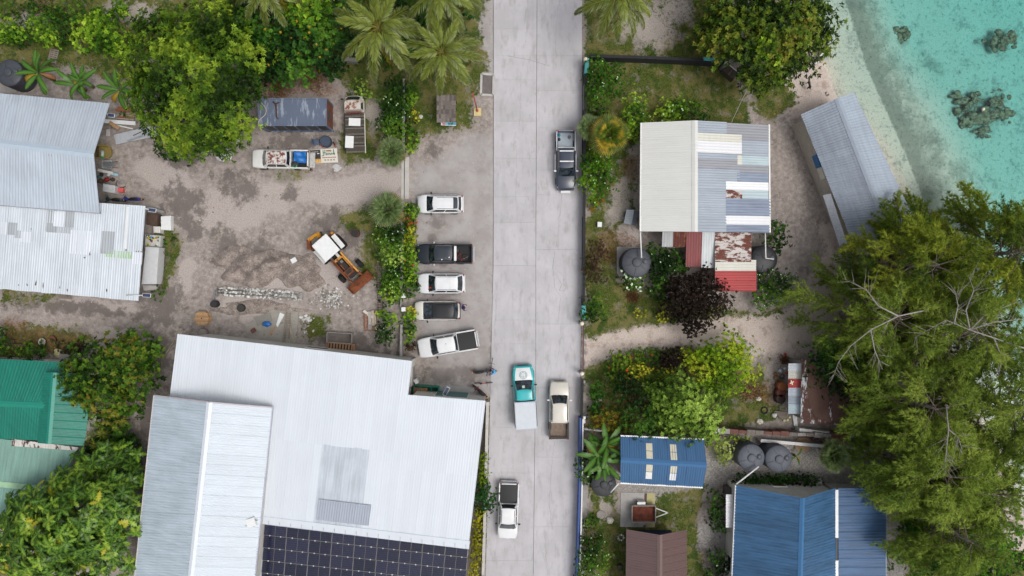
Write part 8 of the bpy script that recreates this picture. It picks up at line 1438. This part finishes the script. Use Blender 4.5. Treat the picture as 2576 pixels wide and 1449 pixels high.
# flower pots, planters near the green house
for x, y, c, lab in ((405, 572, (176, 170, 162), 'pale flower pot with a small plant above the green house'), (505, 552, (110, 66, 54), 'brown tub planter above the green house')):
    p = T(0, 2, x, y, .4); t = thing('flower_pot', lab, 'flower pot', (p.x, p.y, 0), 0, 'flower pots'); mb = MB(); mb.lathe((p.x, p.y, 0), [(.22, 0), (.32, .4), (.34, .42), (.30, .42), (.29, .36), (.02, .36)], 20); mb.build('pot', mat(c, .8), t, True); rng = np.random.default_rng(x); V, F, c_ = rosettes(np.array([[p.x, p.y, .4]] * 5) + rng.normal(0, .07, (5, 3)), unit(rng.normal(0, .4, (5, 3)) + [0, 0, 1]), 7, .22, .08, pick(rng.normal(0, 1, (5, 3)), G_BUSH, rng), rng); link('foliage', mesh_np('foliage', V - np.array([p.x, p.y, 0]), F, LEAF, c_), t)
bar_thing('planter_rail', 'brown timber planter rail at the left edge above the green house', 'timber', (0, 2, 70, 605), (0, 2, 255, 605), .26, .2, WOOD_D, .25); bar_thing('planter_beam', 'second brown timber beam at the left edge', 'timber', (0, 2, 60, 560), (0, 2, 140, 570), .3, .2, WOOD_D, .2)
mb = MB(); p = T(0, 2, 620, 720, .5); mb.prism([T(0, 2, *a, .5)[:2] for a in ((570, 690), (670, 690), (665, 768), (568, 765))], 0, .5); one('block_stack', 'grey block stack beside the green house eave', 'blocks', mb, CONC, (p.x, p.y, 0)); p = T(0, 2, 555, 680, .3); mb = MB(); mb.sph((p.x, p.y, .22), (.42, .38, .2), 12, 6, .25, 2); one('cream_sack', 'crumpled cream sack by the dark hedge of the green house', 'sack', mb, mat((196, 190, 146), .7, 0, .15, 4), (p.x, p.y, 0)); bush('dark brown low hedge above the green house eave', [(160, 872, .5, .6), (180, 874, .5, .6), (200, 875, .5, .6), (215, 876, .5, .5)], PAL((40, 32, 28), (56, 46, 38), (60, 60, 36)))
# ---- east: trailer, kennel, boxes, boulders
p = T(2, 3, 1322, 840, .7); t = thing('trailer', 'small rusty box trailer with white drawbar', 'trailer', (p.x, p.y, 0), R(0)); TW = mat((150, 146, 140), .7, 0, .15, 4)
mb = MB(); mb.box((0, 0, .50), (2.05, 1.42, .06)); part(t, 'bed_floor', mb, mat((112, 58, 42), .9, 0, .3, 3, dirt=((84, 46, 36), 2, .5)))
for c, s in (((0, .75, .70), (2.18, .07, .42)), ((0, -.75, .70), (2.18, .07, .42)), ((1.06, 0, .70), (.07, 1.42, .42)), ((-1.06, 0, .70), (.07, 1.42, .42))): mb = MB(); mb.box(c, s); part(t, 'side', mb, TW, bevel=.01)
for sy in (-1, 1): mb = MB(); mb.bar((1.08, sy * .45, .45), (2.25, 0, .45), .08, .08); part(t, 'drawbar', mb, WHITE)
for sy in (-1, 1): w_ = link('wheel', None, t, (-.2, sy * .92, .32)); w_.rotation_euler = (R(90), 0, 0); link('tyre', TYRE_ME, w_); link('rim', RIM_ME, w_); mb = MB(); mb.box((-.2, sy * .93, .70), (.75, .24, .04)); part(t, 'mudguard', mb, TW if sy < 0 else WHITE, bevel=.02)
mb = MB(); mb.sph((2.28, 0, .46), .06, 8, 5); part(t, 'hitch', mb, CHROME)
KT = lambda x, y, z: T(2, 1, x, y, z); t = thing('dog_kennel', 'small grey corrugated kennel roof left of the cream house', 'kennel', base_of([KT(1160, 690, 1), KT(1275, 700, 1), KT(1245, 840, 1), KT(1130, 820, 1)])); r0, r1 = KT(1232, 688, 1.3), KT(1205, 832, 1.3); gk = sheet_mat('kennel_roof', (176, 182, 190), .05, None, .1); gk2 = sheet_mat('kennel_roof_b', (112, 118, 128), .05, None, .1)
for i in range(3): f0, f1 = i / 3, (i + 1) / 3; A_, B_ = KT(1158, 686, .95), KT(1130, 820, .95); sheet1(t, r0.lerp(r1, f0), r0.lerp(r1, f1), A_.lerp(B_, f1), A_.lerp(B_, f0), gk); A_, B_ = KT(1276, 702, .95), KT(1248, 840, .95); sheet1(t, r0.lerp(r1, f0), r0.lerp(r1, f1), A_.lerp(B_, f1), A_.lerp(B_, f0), gk2)
f = inset([KT(1160, 690, 1), KT(1275, 700, 1), KT(1245, 840, 1), KT(1130, 820, 1)], .12); walls(t, f, [.85] * 4, WOOD_G)
box_thing('meter_box', 'small square block with white lid on the lawn', 'meter box', [(2, 1, 875, 800), (2, 1, 923, 802), (2, 1, 922, 856), (2, 1, 873, 856)], .35, CONC, 0, WHITE)
def boulder(label, x, y, r, m, seed, name='boulder', h=.7): p = P(x, y); mb = MB(); mb.sph((p.x, p.y, r * h * .5), (r, r * .9, r * h), 12, 8, .16, seed); return one(name, label, 'boulder', mb, m, p, smooth=False)
WS = mat((200, 196, 184), .9, 0, .15, 3); boulder('white coral boulder on the lawn near the trailer', 1534, 1308, .34, WS, 1); boulder('white stone beside the lane garden leaf heap', 1908, 1002, .24, WS, 2); boulder('white stone near the hut corner', 1910, 1000 + 60, .3, WS, 3); boulder('pale stone among the gravel by the shelter', 1059, 294, .2, WS, 4); boulder('pale orange flat rock behind the twin tanks', 2020, 1118, .75, mat((176, 146, 116), .9, 0, .2, 2), 6, h=.2); boulder('white rock by the carved log on the garden edge', 1468, 960, .16, WS, 7)
bar_thing('carved_log', 'pale log lying between the clipped shrubs', 'log', (2, 2, 838, 1152), (2, 2, 918, 1125), .26, .22, mat((150, 142, 134), .9, 0, .2, 5), .12); mb = MB(); mb.tube([T(2, 2, 2490 + 30 * math.cos(i * .42), 1233 + 30 * math.sin(i * .42), .08) for i in range(16)], .06, 8); one('tyre_ring', 'black tyre ring lying on the grass near the hut', 'tyre', mb, TYRE, T(2, 2, 2490, 1233)); box_thing('white_pillar', 'small white pillar box at the garden wall', 'pillar', [(2, 2, 738, 1292), (2, 2, 764, 1290), (2, 2, 764, 1360), (2, 2, 740, 1362)], .9, WHITE)
slab('round stone stump disc on the lawn', [(1511 + 11 * math.cos(a * .52), 1294 + 11 * math.sin(a * .52)) for a in range(12)], .12, mat((146, 140, 134), .9, 0, .15, 3), 'stone_disc', 'stone'); p = T(2, 3, 1103, 1070); t = thing('fire_ring', 'ring of grey stones on the lawn beside the brown house', 'fire pit', p); 
for i in range(9): a = i * .7; o = link('stone', STN[i % 8][i % 5], t, (math.cos(a) * .26, math.sin(a) * .26, .06)); o.scale = (.11, .11, .1); o.rotation_euler = (0, 0, a)
drum('dark stump on the lawn near the brown house', *D(2, 3, 1090, 1360), .22, .25, (70, 60, 56), (84, 72, 66), cat='stump', name='stump')
box_thing('grey_locker', 'grey slatted locker above the white awning', 'locker', [(2, 3, 2125, 592), (2, 3, 2188, 592), (2, 3, 2185, 662), (2, 3, 2123, 662)], 1.2, mat((84, 82, 80), .8)); box_thing('cooker_hood', 'round-topped white unit on the trailer slab', 'unit', [(2, 3, 1268, 722), (2, 3, 1338, 722), (2, 3, 1338, 756), (2, 3, 1268, 756)], .6, mat((190, 190, 190), .5)); box_thing('hedge_planter', 'white planter end beside the low hedge', 'planter', [(3, 3, 605, 505), (3, 3, 628, 505), (3, 3, 626, 596), (3, 3, 580, 590)], .6, WHITE)
# door leaning at wall end, glass case
p = T(2, 0, 2168, 690, 1.0); t = thing('wire_cage', 'dark wire cage leaning at the wall end by the beach tree', 'cage', (p.x, p.y, 0), R(-40)); mb = MB(); mb.box((0, 0, .45), (1.3, .75, .85)); part(t, 'mesh', mb, mat((74, 64, 58), .8, 0, .3, 12)); mb = MB(); mb.bar((-.65, .38, .92), (.7, .38, .92), .07, .07); part(t, 'frame', mb, WHITE); mb = MB(); mb.bar((.66, -.38, .92), (.66, .38, .92), .06, .06); part(t, 'frame', mb, WOOD_G); mb = MB(); mb.bar((0, -.38, .9), (0, .38, .9), .04, .05); part(t, 'frame', mb, WOOD_G)
# hut clutter
t = thing('hut_clutter', 'buckets and odd rubbish beside the hut corner', 'rubbish', HT(230, 850, 0)); rr = random.Random(3)
for x, y, s, c in ((265, 830, .18, (200, 200, 198)), (225, 850, .24, (190, 196, 200)), (210, 840, .10, (40, 70, 150)), (285, 870, .14, (200, 80, 60)), (185, 920, .28, (132, 104, 80)), (240, 905, .25, (110, 104, 98)), (270, 690, .14, (190, 70, 60)), (175, 880, .18, (140, 90, 66)), (260, 1330, .14, (206, 200, 160)), (290, 1325, .14, (206, 200, 160)), (310, 1300, .14, (206, 200, 160)), (165, 1280, .26, (200, 200, 196))): p = HT(x, y, .15); mb = MB(); mb.sph((p.x, p.y, .14), (s, s * .9, s * .8), 9, 6, .15, x); mb.build('rubbish_piece', mat(c, .7, 0, .15), t, True)
t = thing('board_pile', 'grey boards lying below the hut corner', 'timber', HT(280, 1270, 0))
for i in range(6): mb = MB(); mb.bar(HT(165 + i * 12, 1245 + i * 14, .1), HT(320 + i * 6, 1255 + i * 14, .1), .10, .05); mb.build('board', WOOD_G, t)
for i in range(3): mb = MB(); mb.bar(HT(345 + i * 14, 1275, .2), HT(360 + i * 12, 1385, .2), .09, .05); mb.build('board', WHITE, t)
# overhead line and guy wires
mb = MB(); mb.tube([T(2, 0, 2172, 1180, 3.0), T(2, 0, 2270, 970, 2.2), T(2, 0, 2380, 760, 1.6)], .022, 5); one('washing_line', 'pale line running from the house eave toward the beach tree', 'line', mb, mat((176, 170, 160), .7), T(2, 0, 2270, 970))
# ---- coral heads in the lagoon
CORM = NT('coral'); a1 = CORM.noise(3.5, 5, .7); COR = CORM.done(CORM.mix(CORM.ramp(a1, .4, .62), lin((96, 86, 66)), lin((158, 146, 118))), .95)
def coral(label, x, y, r, z, seed): 
    p = P(x, y); rr = random.Random(seed); t = thing('coral_head', label, 'coral', (p.x, p.y, z), 0, 'coral heads')
    for i in range(22):
        a, d = rr.uniform(0, 6.28), rr.uniform(0, 1.35) * r; s = r * rr.uniform(.16, .45); mb = MB(); mb.sph((p.x + math.cos(a) * d, p.y + math.sin(a) * d, z + s * .3), (s * rr.uniform(.7, 1.2), s * rr.uniform(.6, 1.1), s * .42), 14, 9, .22, seed * 9 + i); mb.build('coral_lump', COR, t, True)
for i, (x, y, r, lab) in enumerate([(2290, 72, .85, 'lone brown coral head nearest the beach'), (2540, 85, .8, 'coral head at the upper right edge'), (2572, 82, .7, 'coral head cut off by the upper right edge'), (2452, 242, .75, 'upper left coral head of the big cluster'), (2490, 235, .6, 'small grey coral head at the top of the big cluster'), (2470, 282, .8, 'middle left coral head of the big cluster with a pale float'), (2512, 285, 1.0, 'dark brown coral head in the middle of the big cluster'), (2552, 240, .8, 'upper right coral head of the big cluster'), (2558, 275, .9, 'right edge coral head of the big cluster'), (2515, 315, .75, 'lowest coral head of the big cluster')]): coral(lab, x, y, r * 1.0, -2.15, i + 1)
p = P(2470, 276, -.2); mb = MB(); mb.sph((p.x, p.y, -.02), .16, 10, 6); one('float', 'small pale buoy floating above the coral cluster', 'buoy', mb, mat((226, 214, 190), .5), (p.x, p.y, -.15), smooth=True)
# canoe hull and pole on the beach
t = thing('canoe', 'white outrigger canoe bow on the beach under the big tree', 'canoe', T(3, 0, 585, 575)); mb = MB(); mb.tube([T(3, 0, 545, 630, .3), T(3, 0, 575, 590, .3), T(3, 0, 605, 545, .3), T(3, 0, 640, 480, .3), T(3, 0, 680, 420, .3)], [.03, .2, .24, .22, .04], 8); mb.build('hull', WHITE, t, True); mb = MB(); mb.tube([T(3, 0, 555, 590, .55), T(3, 0, 640, 480, .6), T(3, 0, 765, 375, .6)], .05, 6); mb.build('pole', mat((96, 92, 88), .8), t, True)
mb = MB(); mb.tube([T(3, 0, 675 + 15 * math.cos(i * .6), 905 + 18 * math.sin(i * .6), .06) for i in range(9)], [.05, .09, .05, .08, .03, .06, .09, .04, .03], 6); one('driftwood', 'curled grey driftwood on the beach sand', 'driftwood', mb, mat((120, 116, 112), .9), T(3, 0, 675, 905), smooth=True)
# ---- black dog standing on the sand
p = T(3, 0, 492, 825, .4); t = thing('dog', 'black dog standing on the pale beach', 'dog', (p.x, p.y, .22), R(100)); mb = MB()
def limb(pts, rs, n=10): mb.tube(pts, rs, n)
limb([(-.33, 0, .44), (-.22, 0, .47), (0, 0, .46), (.18, 0, .45), (.30, 0, .48)], [.06, .105, .10, .125, .09]); limb([(.26, 0, .48), (.38, .03, .58), (.44, .04, .62)], [.08, .06, .06]); mb.sph((.47, .05, .63), (.085, .065, .065), 10, 7); limb([(.50, .05, .62), (.60, .06, .60)], [.045, .028])
for sy in (-1, 1): limb([(.22, sy * .08, .42), (.22, sy * .09, .22), (.24, sy * .09, .02)], [.055, .035, .03], 8); limb([(-.24, sy * .08, .42), (-.18, sy * .10, .28), (-.30, sy * .10, .16), (-.27, sy * .10, .02)], [.08, .05, .03, .03], 8); limb([(.42, sy * .05 + .04, .67), (.40, sy * .08 + .04, .74)], [.03, .008], 6)
limb([(-.33, 0, .46), (-.45, -.05, .44), (-.55, -.12, .50)], [.035, .022, .010], 8); o = part(t, 'body', mb, mat((26, 22, 20), .6, 0, .2, 8), True); rmod = o.modifiers.new('remesh', 'REMESH'); rmod.mode = 'VOXEL'; rmod.voxel_size = .016; rmod.use_smooth_shade = True
# ---- people
def person(label, x, y, rz, skin, shirt, short, hair, pose, z=0.0):
    p = P(x, y, 1.2); t = thing('person', label, 'person', (p.x, p.y, z), rz)
    J = pose; mb = MB(); L_ = lambda a, ra: mb.tube([J[k_] if isinstance(k_, str) else k_ for k_ in a], ra, 10)
    L_(['hip', 'waist', 'chest', 'neck'], [.15, .13, .16, .06]); L_(['shL', 'chest', 'shR'], [.07, .13, .07]); mb.sph(J['head'], (.10, .08, .12), 14, 10); L_(['neck', 'head'], [.055, .05])
    hd = Vector(J['head']); mb.sph(hd + Vector((.10, 0, -.01)), (.025, .016, .02), 6, 4)
    for s in 'LR':
        L_(['sh' + s, 'el' + s, 'wr' + s], [.055, .042, .030]); e, w_ = Vector(J['el' + s]), Vector(J['wr' + s]); d = (w_ - e).normalized(); sd = d.cross(Vector((0, 0, 1))).normalized() if abs(d.z) < .95 else Vector((0, 1, 0)); mb.tube([w_, w_ + d * .09], [.034, .036], 8)
        for f in range(4): b0 = w_ + d * .08 + sd * (.027 * (f - 1.5)); mb.tube([b0, b0 + d * .04, b0 + d * (.075 + .008 * (f in (1, 2))) + Vector((0, 0, -.02))], [.011, .010, .008], 5)
        b0 = w_ + d * .03 + sd * .03; mb.tube([b0, b0 + d * .03 + sd * .03, b0 + d * .06 + sd * .035], [.013, .011, .009], 5)
        L_(['hp' + s, 'kn' + s, 'an' + s], [.085, .058, .040]); a = Vector(J['an' + s]); mb.tube([a + Vector((-.04, 0, -.02)), a + Vector((.08, 0, -.045)), a + Vector((.17, 0, -.055))], [.04, .04, .025], 8); L_(['hip', 'hp' + s], [.12, .09])
    o = part(t, 'body', mb, mat(skin, .6, 0, .06), True); m_ = o.modifiers.new('remesh', 'REMESH'); m_.mode = 'VOXEL'; m_.voxel_size = .011; m_.use_smooth_shade = True
    mb = MB(); J2 = J; mb.tube([J['hip'], J['waist'], J['chest'], tuple(Vector(J['chest']).lerp(Vector(J['neck']), .55))], [.175, .16, .185, .11], 14); mb.tube([J['shL'], J['chest'], J['shR']], [.085, .15, .085], 10)
    for s in 'LR': mb.tube([J['sh' + s], tuple(Vector(J['sh' + s]).lerp(Vector(J['el' + s]), .7))], [.078, .066], 10)
    o = part(t, 'shirt', mb, mat(shirt, .8, 0, .15, 9), True); m_ = o.modifiers.new('remesh', 'REMESH'); m_.mode = 'VOXEL'; m_.voxel_size = .014; m_.use_smooth_shade = True
    mb = MB(); mb.tube([tuple(Vector(J['hip']) + Vector((0, 0, -.06))), tuple(Vector(J['hip']).lerp(Vector(J['waist']), .5))], [.165, .165], 12)
    for s in 'LR': mb.tube([J['hp' + s], tuple(Vector(J['hp' + s]).lerp(Vector(J['kn' + s]), .85))], [.115, .09], 10)
    o = part(t, 'shorts', mb, mat(short, .8, 0, .1), True); m_ = o.modifiers.new('remesh', 'REMESH'); m_.mode = 'VOXEL'; m_.voxel_size = .014; m_.use_smooth_shade = True
    mb = MB(); mb.sph(hd + Vector((-.018, 0, .025)), (.115, .098, .118), 14, 9, .03, 2); part(t, 'hair', mb, mat(hair, .7), True); return t
ST_ = dict(hip=(0, 0, .92), waist=(0, 0, 1.08), chest=(.01, 0, 1.30), neck=(.02, 0, 1.47), head=(.05, 0, 1.60), shL=(0, .19, 1.40), shR=(0, -.19, 1.40), elL=(.05, .27, 1.14), elR=(-.02, -.27, 1.13), wrL=(.22, .24, .98), wrR=(.10, -.28, .90), hpL=(0, .10, .88), hpR=(0, -.10, .88), knL=(.14, .11, .50), knR=(-.04, -.11, .49), anL=(.10, .11, .08), anR=(-.20, -.11, .10))
person('person in a purple and white top walking behind the black-roofed car', 1166, 774, R(15), (120, 84, 64), (76, 52, 120), (210, 206, 206), (28, 22, 20), ST_)
RD = dict(ST_, elL=(.22, .24, 1.12), elR=(.22, -.24, 1.12), wrL=(.45, .20, 1.04), wrR=(.45, -.20, 1.04), chest=(.05, 0, 1.28), neck=(.10, 0, 1.44), head=(.15, 0, 1.57), shL=(.05, .19, 1.38), shR=(.05, -.19, 1.38)); person('person in a light blue top standing with the bicycles by the road', 1243, 937, R(150), (116, 80, 60), (96, 170, 214), (40, 44, 56), (40, 80, 150), RD)
# ---- loose stones, fallen leaves and grass blades
rng = np.random.default_rng(31); n = 5200; pts = []
gx_, gy_, gr_ = gx, gy, grass
def sample(arr, X, Y): 
    i = np.clip(np.searchsorted(gx, X), 0, len(gx) - 1); j = np.clip(np.searchsorted(gy, Y), 0, len(gy) - 1); return arr[j, i]
X = rng.uniform(-47, 47, 160000); Y = rng.uniform(-27, 27, 160000); g_ = sample(grass, X, Y) + .35 * fbm(X, Y, 1.2, 40) - .5 * sample(pale, X, Y); ok = (g_ > .62) & (sample(sea_d, X, Y) < -1.5) & (sample(road_d, X, Y) < -.2); X, Y, g_ = X[ok], Y[ok], g_[ok]
C = np.stack([X, Y, sample(Z, X, Y)], -1); cols = pick(C, PAL((44, 56, 20), (66, 78, 28), (92, 96, 40), (120, 112, 60)), rng, .7, .25); V, F, c = rosettes(C, np.tile([[0, 0, 1.]], (len(C), 1)), 3, .11, .025, cols, rng, (15, 65), .1)
tag(link('grass', mesh_np('grass', V, F, LEAF, c)), 'short worn grass of the lawns and verges', 'grass', kind='stuff')
X = rng.uniform(-47, 44, 30000); Y = rng.uniform(-27, 27, 30000); q = sample(litter, X, Y) * 1.0 + .25 * sample(dark, X, Y) + .10 * (sample(grass, X, Y) > .3); ok = (rng.uniform(0, 1, len(X)) < q * .5) & (sample(road_d, X, Y) < -.1) & (sample(sea_d, X, Y) < -.5); X, Y = X[ok], Y[ok]; C = np.stack([X, Y, sample(Z, X, Y) + .02], -1); V, F, c = rosettes(C, unit(rng.normal(0, .3, (len(C), 3)) + [0, 0, 1]), 1, .16, .09, pick(C, PAL((80, 52, 38), (120, 84, 56), (150, 112, 76), (170, 130, 60)), rng, .2), rng, (75, 95), 0)
tag(link('fallen_leaves', mesh_np('fallen_leaves', V, F, LEAF, c)), 'brown fallen leaves scattered over the yards', 'leaves', kind='stuff')
X = rng.uniform(-47, 42, 26000); Y = rng.uniform(-27, 27, 26000); q = .04 + .5 * sample(gravel, X, Y) + .25 * sample(pale, X, Y) - .2 * sample(grass, X, Y) - .08 * sample(sand, X, Y); ok = (rng.uniform(0, 1, len(X)) < q) & (sample(road_d, X, Y) < -.1) & (sample(sea_d, X, Y) < -1); X, Y = X[ok], Y[ok]; N = len(X); s = rng.uniform(.015, .055, (N, 1, 1)) * rng.uniform(.6, 1.4, (N, 6, 1)); octv = np.array([[1, 0, 0], [0, 1, 0], [-1, 0, 0], [0, -1, 0], [0, 0, .8], [0, 0, -.5]]); V = (octv[None] * s + np.stack([X, Y, sample(Z, X, Y)], -1)[:, None]).reshape(-1, 3); fo = np.array([(0, 1, 4), (1, 2, 4), (2, 3, 4), (3, 0, 4)]); F = (fo[None] + (np.arange(N) * 6)[:, None, None]).reshape(-1, 3); c = np.repeat(pick(np.stack([X, Y, X * 0], -1), PAL((96, 88, 82), (140, 132, 124), (176, 168, 160), (196, 190, 182)), rng, .1), 6, 0)
k = NT('pebble'); PEB = k.done(k.n('ShaderNodeAttribute', attribute_name='col').outputs['Color'], .9); tag(link('pebbles', mesh_np('pebbles', V, F, PEB, c)), 'loose coral pebbles over the dirt yard', 'pebbles', kind='stuff')
